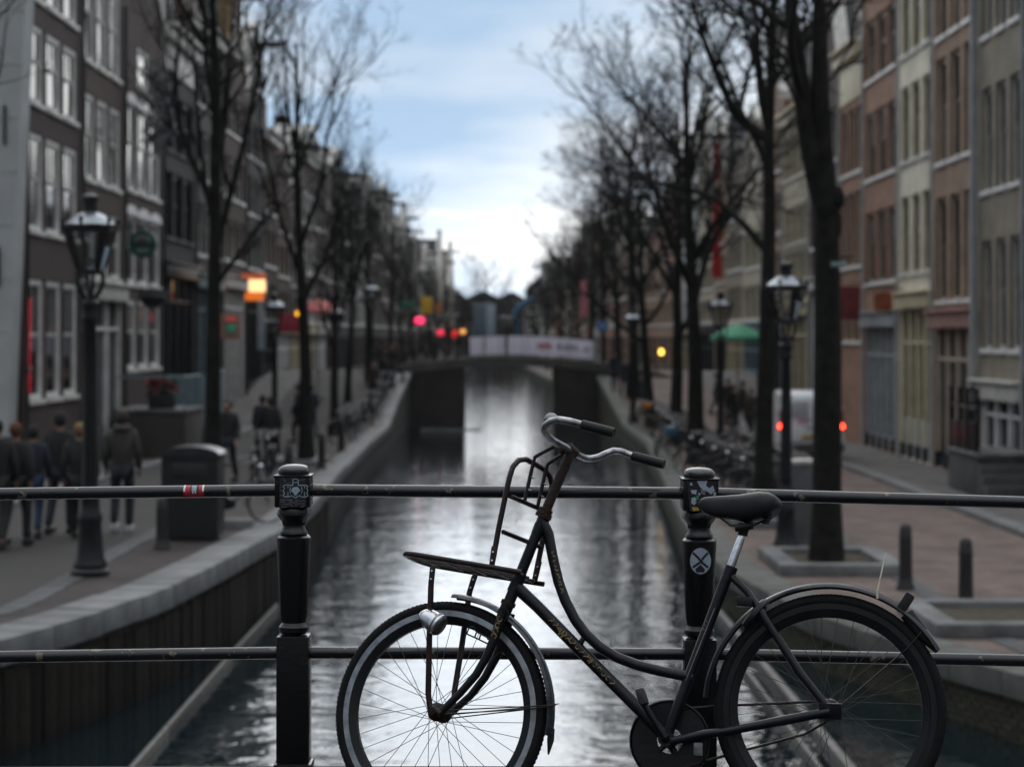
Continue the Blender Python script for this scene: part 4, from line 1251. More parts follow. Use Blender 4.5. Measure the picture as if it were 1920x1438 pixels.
        for p, q in zip(clean, clean[1:]):
            dx_, dz_ = q[0] - p[0], q[1] - p[1]
            L_ = math.hypot(dx_, dz_)
            if L_ < 0.05: continue
            a_ = math.atan2(dz_, dx_)
            cop.box(((p[0] + q[0]) / 2, 0.13, (p[1] + q[1]) / 2 + 0.03), (L_ + 0.10, 0.46, 0.11), Matrix.Rotation(-a_, 3, 'Y'))
        part('gable_coping', cop, cm_, ga, False)
        # gable window and loft hatch
        ms = win_meshes(0.95, 1.35, st, 1)
        link('window', ms[0], ga, (w / 2, -0.09 if WST[st]['rec'] < 0.1 else -WST[st]['rec'] - 0.05, H + 0.7))
        rz_ = hz - H - 0.3
        rf = MB().add([(0, 0.32, H), (w, 0.32, H), (w, D, H), (0, D, H), (w / 2, 0.32, H + rz_ * 0.93), (w / 2, D, H + rz_ * 0.93)], [(0, 4, 5, 3), (1, 2, 5, 4), (2, 3, 5), (0, 1, 4)])
        part('roof', rf, rmat, root, False)
    if not lod:
        part('drainpipe', MB().tube([(0.07, -0.07, 0.05), (0.07, -0.07, H - 0.3)], 0.045, 8), M_greypaint if side > 0 else M_darkpaint, root)
    if spec.get('beam'):
        hb_ = (hz - 0.9) if top != 'cornice' else H + 0.55
        be = part('hoist_beam', MB().bbox((w / 2, -0.45, hb_), (0.18, 1.5, 0.24), 0.02), M_darkpaint, root)
        part('hook', MB().tube([(w / 2, -1.08, hb_ - 0.1), (w / 2, -1.08, hb_ - 0.32)], 0.03, 6), M_black_iron, be)
    if spec.get('dormer') and top == 'cornice':
        dm = part('dormer', MB().prism([(w / 2 - 0.7, H + 0.2), (w / 2 + 0.7, H + 0.2), (w / 2 + 0.7, H + 1.9), (w / 2, H + 2.4), (w / 2 - 0.7, H + 1.9)], 0.35, 2.6), cm_, root, False)
        ms = win_meshes(0.95, 1.3, st, 1)
        link('window', ms[0], dm, (w / 2, 0.20 - WST[st]['rec'], H + 0.42))
    return root

def zc(y, d): return EYE + (VY - y) * d / F
def rows_px(d, lst, **k):
    out = []
    for it in lst:
        r = dict(z1=zc(it[0], d), z0=zc(it[1], d), n=it[2])
        if len(it) > 3: r.update(it[3])
        r.update(k)
        out.append(r)
    return out
SH_white = dict(post=M_white, riser=M_stone, fascia=M_offwhite)
SH_dark = dict(post=M_darkpaint, riser=M_darkpaint, fascia=M_darkpaint)
# --- left bank, near houses
near_l = [
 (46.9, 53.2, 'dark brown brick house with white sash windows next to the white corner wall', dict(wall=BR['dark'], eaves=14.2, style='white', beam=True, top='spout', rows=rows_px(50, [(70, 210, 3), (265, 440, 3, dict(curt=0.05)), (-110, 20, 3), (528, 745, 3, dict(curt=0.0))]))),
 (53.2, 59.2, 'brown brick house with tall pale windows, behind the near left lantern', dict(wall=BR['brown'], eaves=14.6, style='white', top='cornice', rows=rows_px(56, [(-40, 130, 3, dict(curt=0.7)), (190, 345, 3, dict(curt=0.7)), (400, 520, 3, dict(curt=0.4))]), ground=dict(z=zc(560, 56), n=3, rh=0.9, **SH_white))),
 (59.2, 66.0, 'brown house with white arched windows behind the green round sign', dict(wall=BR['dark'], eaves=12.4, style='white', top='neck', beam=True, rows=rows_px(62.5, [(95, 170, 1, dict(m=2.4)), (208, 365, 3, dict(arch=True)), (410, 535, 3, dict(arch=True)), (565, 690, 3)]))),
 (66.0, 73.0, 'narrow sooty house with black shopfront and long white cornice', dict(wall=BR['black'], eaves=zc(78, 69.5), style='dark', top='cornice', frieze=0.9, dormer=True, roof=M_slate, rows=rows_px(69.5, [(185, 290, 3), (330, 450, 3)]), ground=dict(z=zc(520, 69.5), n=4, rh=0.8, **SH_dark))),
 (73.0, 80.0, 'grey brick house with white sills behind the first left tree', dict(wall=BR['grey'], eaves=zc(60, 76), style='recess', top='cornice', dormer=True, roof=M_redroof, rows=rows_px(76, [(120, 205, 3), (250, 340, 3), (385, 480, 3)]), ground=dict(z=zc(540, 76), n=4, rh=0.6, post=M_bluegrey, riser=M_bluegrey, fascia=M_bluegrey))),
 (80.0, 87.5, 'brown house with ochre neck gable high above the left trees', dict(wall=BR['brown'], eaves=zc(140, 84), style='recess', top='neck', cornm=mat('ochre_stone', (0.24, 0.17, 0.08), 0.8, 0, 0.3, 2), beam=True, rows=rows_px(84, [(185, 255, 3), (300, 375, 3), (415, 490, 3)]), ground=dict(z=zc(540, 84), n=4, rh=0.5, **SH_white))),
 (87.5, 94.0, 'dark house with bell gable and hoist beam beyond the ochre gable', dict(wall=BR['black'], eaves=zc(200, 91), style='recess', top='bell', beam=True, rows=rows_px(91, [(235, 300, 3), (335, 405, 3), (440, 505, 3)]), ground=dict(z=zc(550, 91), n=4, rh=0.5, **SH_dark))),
]
idx = 0
for k, (a, b, lab, sp) in enumerate(near_l):
    house(lab, -1, a, b, sp, 0, 10 + k)
# --- right bank, near houses
near_r = [
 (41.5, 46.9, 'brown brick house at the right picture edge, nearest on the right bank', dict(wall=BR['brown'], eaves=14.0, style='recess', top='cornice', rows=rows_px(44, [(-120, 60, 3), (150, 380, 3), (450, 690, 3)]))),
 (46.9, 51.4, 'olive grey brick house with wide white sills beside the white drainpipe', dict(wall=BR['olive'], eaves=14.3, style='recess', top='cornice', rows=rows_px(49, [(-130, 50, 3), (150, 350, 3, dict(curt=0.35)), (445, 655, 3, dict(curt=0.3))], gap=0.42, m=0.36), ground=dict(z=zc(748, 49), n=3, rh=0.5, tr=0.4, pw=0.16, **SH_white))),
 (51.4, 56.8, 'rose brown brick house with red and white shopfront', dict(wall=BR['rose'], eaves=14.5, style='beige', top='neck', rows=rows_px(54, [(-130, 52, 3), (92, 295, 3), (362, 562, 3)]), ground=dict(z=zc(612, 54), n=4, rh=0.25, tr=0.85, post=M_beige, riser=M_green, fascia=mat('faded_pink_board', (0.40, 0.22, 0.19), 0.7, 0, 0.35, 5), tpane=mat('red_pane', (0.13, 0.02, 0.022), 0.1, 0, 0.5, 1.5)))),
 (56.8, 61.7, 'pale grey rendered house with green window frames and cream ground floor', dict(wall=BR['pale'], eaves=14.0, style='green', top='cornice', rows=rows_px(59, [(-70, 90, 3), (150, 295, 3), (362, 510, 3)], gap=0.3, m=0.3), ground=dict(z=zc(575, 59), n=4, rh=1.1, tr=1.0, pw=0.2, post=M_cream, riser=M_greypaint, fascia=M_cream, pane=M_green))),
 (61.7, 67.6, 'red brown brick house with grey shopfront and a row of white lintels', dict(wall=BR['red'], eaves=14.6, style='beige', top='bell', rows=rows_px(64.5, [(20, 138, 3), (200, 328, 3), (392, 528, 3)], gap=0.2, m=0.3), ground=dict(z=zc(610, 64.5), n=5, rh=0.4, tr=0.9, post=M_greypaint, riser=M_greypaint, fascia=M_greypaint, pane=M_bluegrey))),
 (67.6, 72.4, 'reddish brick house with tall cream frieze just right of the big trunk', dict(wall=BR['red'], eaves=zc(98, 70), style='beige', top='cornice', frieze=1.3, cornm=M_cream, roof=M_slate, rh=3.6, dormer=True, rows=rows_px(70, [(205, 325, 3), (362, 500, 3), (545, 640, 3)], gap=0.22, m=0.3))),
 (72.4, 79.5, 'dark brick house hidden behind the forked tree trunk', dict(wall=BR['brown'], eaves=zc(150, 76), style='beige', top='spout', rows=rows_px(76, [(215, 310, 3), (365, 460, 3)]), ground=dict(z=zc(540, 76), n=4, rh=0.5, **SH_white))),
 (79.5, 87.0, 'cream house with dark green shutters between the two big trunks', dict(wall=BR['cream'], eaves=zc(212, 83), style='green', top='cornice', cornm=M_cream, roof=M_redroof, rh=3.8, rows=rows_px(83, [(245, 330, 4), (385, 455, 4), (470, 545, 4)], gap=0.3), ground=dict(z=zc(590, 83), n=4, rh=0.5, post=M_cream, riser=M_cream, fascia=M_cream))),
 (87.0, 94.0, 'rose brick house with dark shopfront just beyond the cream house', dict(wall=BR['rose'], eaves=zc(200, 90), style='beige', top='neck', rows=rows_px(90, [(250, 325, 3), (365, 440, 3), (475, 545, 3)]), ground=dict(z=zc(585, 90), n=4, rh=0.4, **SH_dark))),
]
for k, (a, b, lab, sp) in enumerate(near_r):
    house(lab, 1, a, b, sp, 0, 40 + k)
# --- the rest of both rows
def row(side, y, yend, seed, first):
    rr = random.Random(seed)
    k = first
    prev = None
    cols_l = ['dark', 'brown', 'grey', 'black', 'brown', 'dark', 'pale']
    cols_r = ['rose', 'red', 'brown', 'sand', 'olive', 'cream', 'red', 'white']
    cname = {'dark': 'dark brown', 'brown': 'brown', 'grey': 'grey', 'black': 'sooty black', 'pale': 'pale grey', 'rose': 'rose', 'red': 'red brown', 'sand': 'sand coloured', 'olive': 'olive grey', 'cream': 'cream', 'white': 'white'}
    tops = ['cornice', 'neck', 'step', 'cornice', 'bell', 'spout']
    while y < yend:
        w = rr.uniform(5.4, 8.2)
        c = rr.choice([x for x in (cols_l if side < 0 else cols_r) if x != prev]); prev = c
        t = rr.choice(tops)
        e = rr.uniform(9.8, 13.2) if side < 0 else rr.uniform(10.0, 12.6)
        if t != 'cornice': e -= 1.2
        if y > 170: e -= 0.8
        if y > 205: e = min(e, 8.6)
        fl = 3 if e > 10 else 2
        z = 3.7
        hh = (e - 1.0 - z) / fl
        rows = [dict(z0=z + i * hh, z1=z + i * hh + hh * 0.66, n=3) for i in range(fl)]
        st = rr.choice(['white', 'recess', 'recess', 'beige'] if side < 0 else ['beige', 'recess', 'white', 'green'])
        sh = rr.choice([SH_white, SH_dark, dict(post=M_bluegrey, riser=M_bluegrey, fascia=M_bluegrey), dict(post=M_cream, riser=M_stone, fascia=M_cream)])
        sp = dict(wall=BR[c], eaves=e, style=st, top=t, rows=rows, beam=rr.random() < 0.7, dormer=rr.random() < 0.5, roof=rr.choice([M_roof, M_slate, M_redroof, M_roof]), rh=rr.uniform(1.8, 3.2))
        if y < 125: sp['ground'] = dict(z=3.1, n=4, rh=0.5, **sh)
        else: sp['rows'].append(dict(z0=0.9, z1=2.9, n=3, st='dark'))
        gname = {'cornice': 'straight cornice', 'neck': 'neck gable', 'step': 'step gable', 'bell': 'bell gable', 'spout': 'pointed gable'}[t]
        end = 'white wall on the left bank' if side < 0 else 'white drainpipe on the right'
        house('%s house with %s, %s from the %s' % (cname[c], gname, ORD[k], end), side, y, y + w, sp, 1, seed + k)
        y += w
        k += 1
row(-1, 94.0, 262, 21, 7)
row(1, 94.0, 262, 77, 8)
# white corner wall at the left edge, leaning forward as old fronts do
wc = empty('corner_house', (-10.2, 45.9, lz(45) - 0.05))
tag(wc, 'white painted corner house wall at the left picture edge', 'house')
g = MB()
zt = 15.0
def cxr(z): return -0.49 + (z) * 0.042
g.add([(-9, 0, 0), (cxr(0), 0, 0), (cxr(zt), 0, zt), (-9, 0, zt), (-9, 0.9, 0), (cxr(0), 0.9, 0), (cxr(zt), 0.9, zt), (-9, 0.9, zt)], [(0, 1, 2, 3), (1, 5, 6, 2), (5, 4, 7, 6), (4, 0, 3, 7), (3, 2, 6, 7)])
part('wall', g, BR['white'], wc, False)
for k in range(12):
    z_ = 1.0 + k * 1.15
    part('board_joint', MB().lohi((-8.9, -0.012, z_), (cxr(z_) - 0.02, 0.004, z_ + 0.02)), M_greypaint, wc, False)
part('plinth', MB().bbox((-4.6, -0.03, 0.5), (8.6, 0.10, 1.1), 0.01), M_darkpaint, wc)
for yy in (235, 500):
    zz_ = zc(yy, 45.9) - wc.location.z
    part('wall_anchor', MB().bbox((-0.80 + zz_ * 0.042, -0.05, zz_), (0.06, 0.05, 0.85), 0.01), M_black_iron, wc)
# house and trees closing the canal
# ------------------------------------------------------------ bare trees
def grow(seed, height, r0, spread=1.0, upright=0.35, limbs=None, first=0.28, dens=1.0, lean=(0, 0), fine=True, trunk_pts=None, manual=(), texp=0.9):
    rr = random.Random(seed)
    TR, CRN = MB(), MB()
    def wander(p, d, L, n, wig, trop):
        pts = [p.copy()]
        for i in range(n):
            d = (d + Vector((rr.gauss(0, wig), rr.gauss(0, wig), rr.gauss(0, wig))) + Vector((0, 0, trop))).normalized()
            p = p + d * (L / n)
            pts.append(p.copy())
        return pts
    def at(pts, t):
        k = t * (len(pts) - 1)
        i = min(int(k), len(pts) - 2)
        return pts[i].lerp(pts[i + 1], k - i), (pts[i + 1] - pts[i]).normalized()
    def side_dir(d, ang, az):
        o = d.orthogonal().normalized()
        o = Matrix.Rotation(az, 3, d) @ o
        return (d * math.cos(ang) + o * math.sin(ang)).normalized()
    def twig(p, d, L, r, lev):
        pts = wander(p, d, L, 3 if lev > 3 else 4, 0.16, 0.03 + upright * 0.12)
        CRN.tube(pts, [r, r * 0.75, r * 0.5, r * 0.22][:len(pts)] if len(pts) == 4 else [r, r * 0.8, r * 0.6, r * 0.4, r * 0.2], 3, False)
        if lev < (5 if fine else 4):
            n = int(round((5 if lev == 3 else 3.2) * dens * rr.uniform(0.7, 1.3)))
            for i in range(n):
                t = rr.uniform(0.2, 1.0)
                q, dd = at(pts, t)
                twig(q, side_dir(dd, R(rr.uniform(22, 52)), rr.uniform(0, 6.28)), L * rr.uniform(0.35, 0.62), max(r * 0.6, 0.005), lev + 1)
    def branch(p, d, L, r, lev, out=None):
        pts = wander(p, d, L, 7, 0.13, 0.05 + upright * 0.10) if out is None else out
        k = len(pts)
        (TR if lev < 2 else CRN).tube(pts, [r * (1 - 0.82 * i / (k - 1)) for i in range(k)], 8 if lev < 2 else 5, False)
        n = int(round((6 if lev == 1 else 4.5) * dens * rr.uniform(0.8, 1.25)))
        az = rr.uniform(0, 6.28)
        for i in range(n):
            t = 0.22 + 0.76 * (i + rr.random() * 0.7) / n
            q, dd = at(pts, min(t, 0.99))
            az += 2.4 + rr.uniform(-0.5, 0.5)
            nd = side_dir(dd, R(rr.uniform(28, 58)), az)
            ll = L * (1.05 - 0.55 * t) * rr.uniform(0.42, 0.7)
            if lev == 1: branch(q, nd, ll, r * (1 - 0.8 * t) * 0.6 + 0.006, 2)
            else: twig(q, nd, ll, max(r * (1 - 0.8 * t) * 0.55, 0.006), 3)
        q, dd = at(pts, 0.98)
        twig(q, dd, L * 0.25, max(r * 0.2, 0.006), 3)
    # trunk
    if trunk_pts is None:
        tp = [Vector((0, 0, 0))]
        d = Vector((lean[0], lean[1], 1)).normalized()
        n = 9
        for i in range(n):
            d = (d + Vector((rr.gauss(0, 0.035), rr.gauss(0, 0.035), 0.05))).normalized()
            tp.append(tp[-1] + d * height * 0.82 / n)
    else:
        tp = [Vector(p) for p in trunk_pts]
    n = len(tp)
    rad = [r0 * (1 - 0.80 * (i / (n - 1)) ** texp) for i in range(n)]
    rad[0] *= 1.28
    TR.tube([tp[0] - Vector((0, 0, 0.15))] + tp, [rad[0] * 1.12] + rad, 14, False)
    nl = limbs if limbs is not None else 9
    az = rr.uniform(0, 6.28)
    for i in range(nl):
        t = first + (0.98 - first) * (i + rr.random() * 0.6) / nl
        q, dd = at(tp, min(t, 0.985))
        az += 2.4 + rr.uniform(-0.4, 0.4)
        nd = side_dir(dd, R(rr.uniform(38, 66) * (1 - 0.45 * upright)), az)
        nd.x *= spread; nd.y *= spread; nd.normalize()
        L = height * (0.52 - 0.30 * t) * rr.uniform(0.8, 1.2)
        branch(q, nd, L, r0 * (1 - 0.8 * t) * 0.62, 1)
    for out, rm in manual:
        out = [Vector(p) for p in out]
        L = sum((b - a).length for a, b in zip(out, out[1:]))
        branch(out[0], out[1] - out[0], L, rm, 1, out)
    return TR, CRN
TREE = {}
def tree_meshes(key, **k):
    if key not in TREE:
        a, b = grow(**k)
        TREE[key] = (a.mesh('trunk', M_bark, True, 80), b.mesh('crown', M_twig, False))
    return TREE[key]
def plant_tree(loc, ms, label, rot=0.0, sc=1.0, group=None):
    t = empty('bare_tree', loc, (0, 0, rot))
    t.scale = (sc, sc, sc)
    tag(t, label, 'tree', group)
    link('trunk', ms[0], t)
    link('crown', ms[1], t)
    return t
def loc_px(d, X0, Z0): 
    return lambda x, y, dd=0.0: Vector((P(x, y, d).x - X0, dd, P(x, y, d).z - Z0))
# the big forked tree on the right
d1 = 32.0; X1 = P(1549, 1060, d1).x; q = loc_px(d1, X1, rz(d1))
tp = [q(1549, 1068), q(1550, 950), q(1551, 800), q(1552, 640), q(1550, 480), q(1549, 380), q(1544, 310), q(1538, 200), q(1537, 90), q(1536, 0), q(1536, -160), q(1540, -330)]
man = [([q(1552, 400, -0.02), q(1530, 325), q(1512, 240), q(1497, 130), q(1482, 20), q(1470, -120), q(1440, -330)], 0.20),
       ([q(1548, 330), q(1520, 200, 0.3), q(1512, 100, 0.5), q(1500, -40, 0.9), q(1490, -200, 1.2)], 0.10),
       ([q(1560, 385), q(1578, 372, -0.1), q(1583, 366, -0.15)], 0.12)]
TRm, CRm = grow(9, 15, 0.225, 1.0, 0.9, limbs=4, first=0.84, trunk_pts=tp, manual=man[:2], texp=1.7)
TRm.ball(q(1569, 372, -0.08), (0.10, 0.13, 0.19), 12, 8).ball(q(1567, 420, -0.05), (0.09, 0.12, 0.26), 10, 8)
plant_tree((X1, d1, rz(d1)), (TRm.mesh('trunk', M_bark, True, 80), CRm.mesh('crown', M_twig, False)), 'big forked bare tree in the nearest stone planter on the right')
d2 = 39.6; X2 = P(1435, 960, d2).x; q = loc_px(d2, X2, rz(d2))
tp = [q(1430, 985), q(1432, 880), q(1434, 760), q(1437, 640), q(1441, 500), q(1443, 380), q(1441, 270), q(1446, 150), q(1449, 40), q(1452, -90), q(1446, -250)]
man = [([q(1437, 470), q(1400, 420, 0.4), q(1355, 372, 0.8), q(1300, 345, 1.2), q(1240, 330, 1.5), q(1180, 318, 1.7)], 0.085),
       ([q(1441, 262), q(1405, 235, 0.2), q(1372, 190, 0.3), q(1340, 120, 0.2), q(1308, 40, 0.0), q(1285, -40, -0.2), q(1262, -140, -0.3)], 0.11),
       ([q(1440, 245), q(1420, 120, -0.3), q(1405, 0, -0.4), q(1390, -150, -0.6)], 0.07)]
TRm, CRm = grow(6, 14, 0.20, 1.0, 0.4, limbs=7, first=0.52, trunk_pts=tp, manual=man)
plant_tree((X2, d2, rz(d2)), (TRm.mesh('trunk', M_bark, True, 80), CRm.mesh('crown', M_twig, False)), 'tall bare tree with a long branch over the canal, behind the forked tree')
V = [tree_meshes('a', seed=11, height=14.0, r0=0.25, limbs=11, first=0.34, upright=0.35, dens=1.0),
     tree_meshes('b', seed=12, height=13.0, r0=0.23, limbs=11, first=0.30, upright=0.3, dens=1.0),
     tree_meshes('c', seed=23, height=12.5, r0=0.21, limbs=12, first=0.32, upright=0.25, dens=1.0)]
GT = 'bare trees along the %s quay'
spots_r = [(57.0, 1308, 0), (68.0, 1266, 1), (80.0, 1222, 2), (90.0, 1190, 0), (108, 1160, 1), (120, 1135, 2), (134, 1108, 0), (150, 1085, 1), (168, 1066, 2), (190, 1046, 0), (215, 1026, 1), (240, 1006, 2)]
for k, (d, x, v) in enumerate(spots_r):
    X = P(x, 0, d).x
    plant_tree((X, d, rz(d) - 0.02), V[v], 'bare tree on the right quay, %s in the row from the forked tree' % ORD[k + 2], k * 1.7 + 0.4, 1.0 - 0.01 * (k % 3) if k < 6 else 0.85, GT % 'right')
# left bank: slimmer upright trees
d3 = 39.5; X3 = P(400, 900, d3).x; q = loc_px(d3, X3, lz(d3))
tp = [q(398, 925), q(399, 800), q(400, 650), q(402, 500), q(404, 350), q(406, 220), q(402, 100), q(398, 0), q(394, -140), q(392, -300)]
man = [([q(401, 540), q(440, 490, -0.2), q(480, 440, -0.3), q(520, 395, -0.4), q(560, 345, -0.5)], 0.055),
       ([q(402, 480), q(425, 380, 0.2), q(455, 260, 0.3), q(480, 130, 0.4), q(500, 0, 0.5), q(515, -130, 0.6)], 0.075),
       ([q(402, 440), q(385, 330, -0.2), q(372, 200, -0.2), q(365, 60, -0.3), q(362, -100, -0.3)], 0.05),
       ([q(404, 300), q(420, 180, 0.3), q(430, 60, 0.3), q(438, -80, 0.4)], 0.06)]
TRm, CRm = grow(31, 12, 0.17, 0.8, 0.9, limbs=7, first=0.40, trunk_pts=tp, manual=man, dens=0.8)
plant_tree((X3, d3, lz(d3)), (TRm.mesh('trunk', M_bark, True, 80), CRm.mesh('crown', M_twig, False)), 'slim bare tree behind the dark bin on the left quay')
U = [tree_meshes('u', seed=41, height=13.0, r0=0.19, limbs=10, first=0.36, upright=1.0, spread=0.75, dens=0.85),
     tree_meshes('w', seed=42, height=12.0, r0=0.17, limbs=10, first=0.36, upright=1.0, spread=0.7, dens=0.85)]
spots_l = [(55, 575, 0), (71, 625, 1), (84, 652, 0), (92, 690, 1), (112, 735, 0), (126, 752, 1), (144, 776, 0), (165, 800, 1), (190, 820, 0), (218, 846, 1)]
for k, (d, x, v) in enumerate(spots_l):
    X = P(x, 0, d).x
    plant_tree((X, d, lz(d) - 0.02), U[v], 'bare upright tree on the left quay, %s in the row from the dark bin' % ORD[k + 1], k * 2.1 + 0.3, 1.02 if k == 0 else 0.8 if k < 6 else 0.72, GT % 'left')
# twigs of a tree standing off the left edge
dn = 30.0
plant_tree((P(-150, 0, dn).x, dn, lz(dn)), U[1], 'bare tree just outside the left picture edge, twigs showing top left', 2.0, 0.95)

# far end of the canal
for k, (x0, x1, ht, rh, c) in enumerate(((-14, -8.5, 9.2, 2.6, 'brown'), (-8.55, -4.3, 8.0, 1.6, 'dark'), (-4.35, -0.45, 8.4, 0.9, 'grey'), (-0.5, 3.2, 8.2, 1.0, 'brown'), (3.3, 9, 9.4, 2.4, 'dark'))):
    eb = empty('end_house', (x0, 285 + (k % 2) * 0.7, -2.0))
    tag(eb, '%s house closing the far end of the canal, %s from the left' % ({'brown': 'brown', 'dark': 'dark', 'grey': 'grey'}[c], ORD[k]), 'house', 'houses at the canal end')
    w = x1 - x0
    part('wall', MB().lohi((0, 0, 0), (w, 8, ht + 1.6)), BR[c], eb, False)
    part('roof', MB().prism([(-0.2, ht + 1.6), (w + 0.2, ht + 1.6), (w * 0.6, ht + 1.6 + rh), (w * 0.4, ht + 1.6 + rh)], -0.2, 8.2), M_roof, eb, False)
    for i in range(max(2, int(w / 1.7))):
        for j in range(3):
            link('window', win_meshes(0.9, 1.5, 'recess', 1)[0], eb, (0.8 + i * 1.6, -0.19, 3.0 + j * 2.5))
plant_tree((P(915, 0, 280).x, 280, -0.4), V[1], 'small distant bare tree standing up over the end building', 0.5, 1.15)
for k, x in enumerate((866, 880, 893, 905, 926, 938, 947, 957)):
    plant_tree((P(x, 0, 272).x, 272, -0.4), V[k % 3], 'hazy bare tree at the canal end, %s from the left' % ORD[k], k * 1.1, 0.62, 'hazy trees at the canal end')
# ------------------------------------------------------------ street lanterns
def lantern_glass():
    m = bpy.data.materials.new('lantern_glass'); m.use_nodes = True
    n, l = m.node_tree.nodes, m.node_tree.links
    n.remove(n['Principled BSDF'])
    t = n.new('ShaderNodeBsdfTransparent'); t.inputs[0].default_value = (0.72, 0.74, 0.75, 1)
    g = n.new('ShaderNodeBsdfGlossy'); g.inputs['Roughness'].default_value = 0.08
    f = n.new('ShaderNodeFresnel'); f.inputs[0].default_value = 1.5
    x = n.new('ShaderNodeMixShader')
    l.new(f.outputs[0], x.inputs[0]); l.new(t.outputs[0], x.inputs[1]); l.new(g.outputs[0], x.inputs[2])
    l.new(x.outputs[0], n['Material Output'].inputs[0])
    return m
M_lglass = lantern_glass()
M_lroof = mat('lantern_roof', (0.30, 0.33, 0.37), 0.3, 0.7, 0.35, 6)
def make_lamp():
    root = empty('street_lamp')
    k = 0.006575
    def Z(y): return (1078 - y) * k
    part('base', MB().lathe([(0.24, 0), (0.24, 0.06), (0.205, 0.10), (0.215, 0.14), (0.175, 0.22), (0.155, 0.42), (0.14, 0.62), (0.15, 0.68), (0.15, 0.74), (0.125, 0.78), (0.115, 0.95), (0.125, 0.99), (0.125, 1.03), (0.10, 1.07)], n=16), M_black_iron, root)
    part('pole', MB().lathe([(0.10, 1.06), (0.095, 1.3), (0.085, 2.4), (0.075, 3.1), (0.095, 3.13), (0.10, 3.18), (0.085, 3.22), (0.105, 3.30), (0.11, 3.36), (0.06, 3.42)], n=14), M_black_iron, root)
    for s in (-1, 1):
        part('arm', MB().tube([(s * 0.03, 0, 3.36), (s * 0.09, 0, 3.46), (s * 0.155, 0, 3.58), (s * 0.165, 0, 3.68), (s * 0.12, 0, 3.76)], [0.035, 0.032, 0.03, 0.028, 0.03], 8), M_black_iron, root)
    for s in (-1, 1):
        part('arm', MB().tube([(0, s * 0.03, 3.36), (0, s * 0.09, 3.46), (0, s * 0.155, 3.58), (0, s * 0.165, 3.68), (0, s * 0.12, 3.76)], [0.03, 0.028, 0.026, 0.024, 0.026], 8), M_black_iron, root)
    zb, zt, rb, rt = 3.74, 4.27, 0.16, 0.335
    la = part('lantern', MB().lathe([(rt - 0.01, zt - 0.03), (rt + 0.025, zt - 0.01), (rt + 0.035, zt + 0.03), (rt, zt + 0.05)], n=6), M_black_iron, root, ang=20)
    part('lantern_foot', MB().lathe([(rb + 0.025, zb - 0.03), (rb + 0.03, zb), (rb, zb + 0.02)], n=6), M_black_iron, la, ang=20)
    for j in range(6):
        q = PI * j / 3
        part('glazing_bar', MB().tube([(rb * math.cos(q), rb * math.sin(q), zb), (rt * math.cos(q), rt * math.sin(q), zt)], 0.014, 6), M_black_iron, la)
        q2 = PI * (j + 1) / 3
        part('pane', MB().quad((rb * math.cos(q), rb * math.sin(q), zb), (rb * math.cos(q2), rb * math.sin(q2), zb), (rt * math.cos(q2), rt * math.sin(q2), zt), (rt * math.cos(q), rt * math.sin(q), zt)), M_lglass, la, False)
        part('crown_ball', MB().lathe([(0.012, zt + 0.03), (0.022, zt + 0.07), (0.03, zt + 0.11), (0.018, zt + 0.14), (0.0, zt + 0.16)], (1.02 * rt * math.cos(q), 1.02 * rt * math.sin(q), 0), 8), M_black_iron, la)
    part('lamp_fitting', MB().lathe([(0.05, zb), (0.06, zb + 0.05), (0.035, zb + 0.10), (0.05, zb + 0.14), (0.0, zb + 0.18)], n=12), M_chrome, la)
    ro = part('roof', MB().lathe([(rt - 0.01, zt + 0.05), (0.24, zt + 0.12), (0.15, zt + 0.185), (0.10, zt + 0.20)], n=12), M_lroof, root)
    part('chimney', MB().lathe([(0.095, zt + 0.19), (0.085, zt + 0.24), (0.09, zt + 0.33), (0.11, zt + 0.35), (0.105, zt + 0.40), (0.05, zt + 0.43), (0.0, zt + 0.44)], n=14), M_black_iron, ro)
    return root
lamp0 = make_lamp()
lamps = [(26.3, 169, 1.0, lz, 'black street lantern on a tall post, nearest on the left quay'),
         (60.0, 515, 0.96, lz, 'street lantern beside the second tree on the left quay'),
         (78.0, 630, 0.96, lz, 'distant street lantern on the left quay, third from the camera'),
         (90.0, 697, 0.96, lz, 'small street lantern by the left end of the far bridge'),
         (34.0, 1474, 0.985, rz, 'street lantern left of the forked trunk on the right quay'),
         (56.0, 1351, 0.985, rz, 'street lantern beyond the parked bicycles on the right quay'),
         (83.0, 1187, 0.96, rz, 'small distant street lantern on the right quay near the far bridge')]
for i, (d, x, sc, zf, lab) in enumerate(lamps):
    o = lamp0 if i == 0 else copy_tree(lamp0)
    o.location = (P(x, 0, d).x, d, zf(d)); o.scale = (sc,) * 3
    o.rotation_euler = (0, 0, R(22 + 11 * i))
    tag(o, lab, 'street lamp', 'street lanterns')

# ------------------------------------------------------------ bollards, planters, bin, cabinet
boll_me = MB().lathe([(0.135, 0), (0.13, 0.04), (0.10, 0.10), (0.095, 0.2), (0.088, 0.66), (0.092, 0.68), (0.092, 0.72), (0.086, 0.74), (0.084, 0.82), (0.07, 0.87), (0.04, 0.90), (0.0, 0.905)], n=14).mesh('bollard', mat('bollard_paint', (0.016, 0.014, 0.015), 0.55, 0, 0.3, 8))
for d, x, zf, lab in ((29.0, 1698, rz, 'dark bollard beside the big tree planter on the right'), (27.0, 1811, rz, 'dark bollard farther right, in front of the other right one'), (29.6, 304, lz, 'dark bollard standing before the bin on the left'), (44.5, 541, lz, 'dark bollard right of the parked bicycle on the left quay'), (52, 603, lz, 'bollard by the second tree on the left quay'), (61, 640, lz, 'far bollard by the left quay edge')):
    o = link('bollard', boll_me, None, (P(x, 0, d).x, d, zf(d)))
    if zf is lz and d < 40: o.scale = (0.92, 0.92, 0.80)
    tag(o, lab, 'bollard', 'iron bollards')
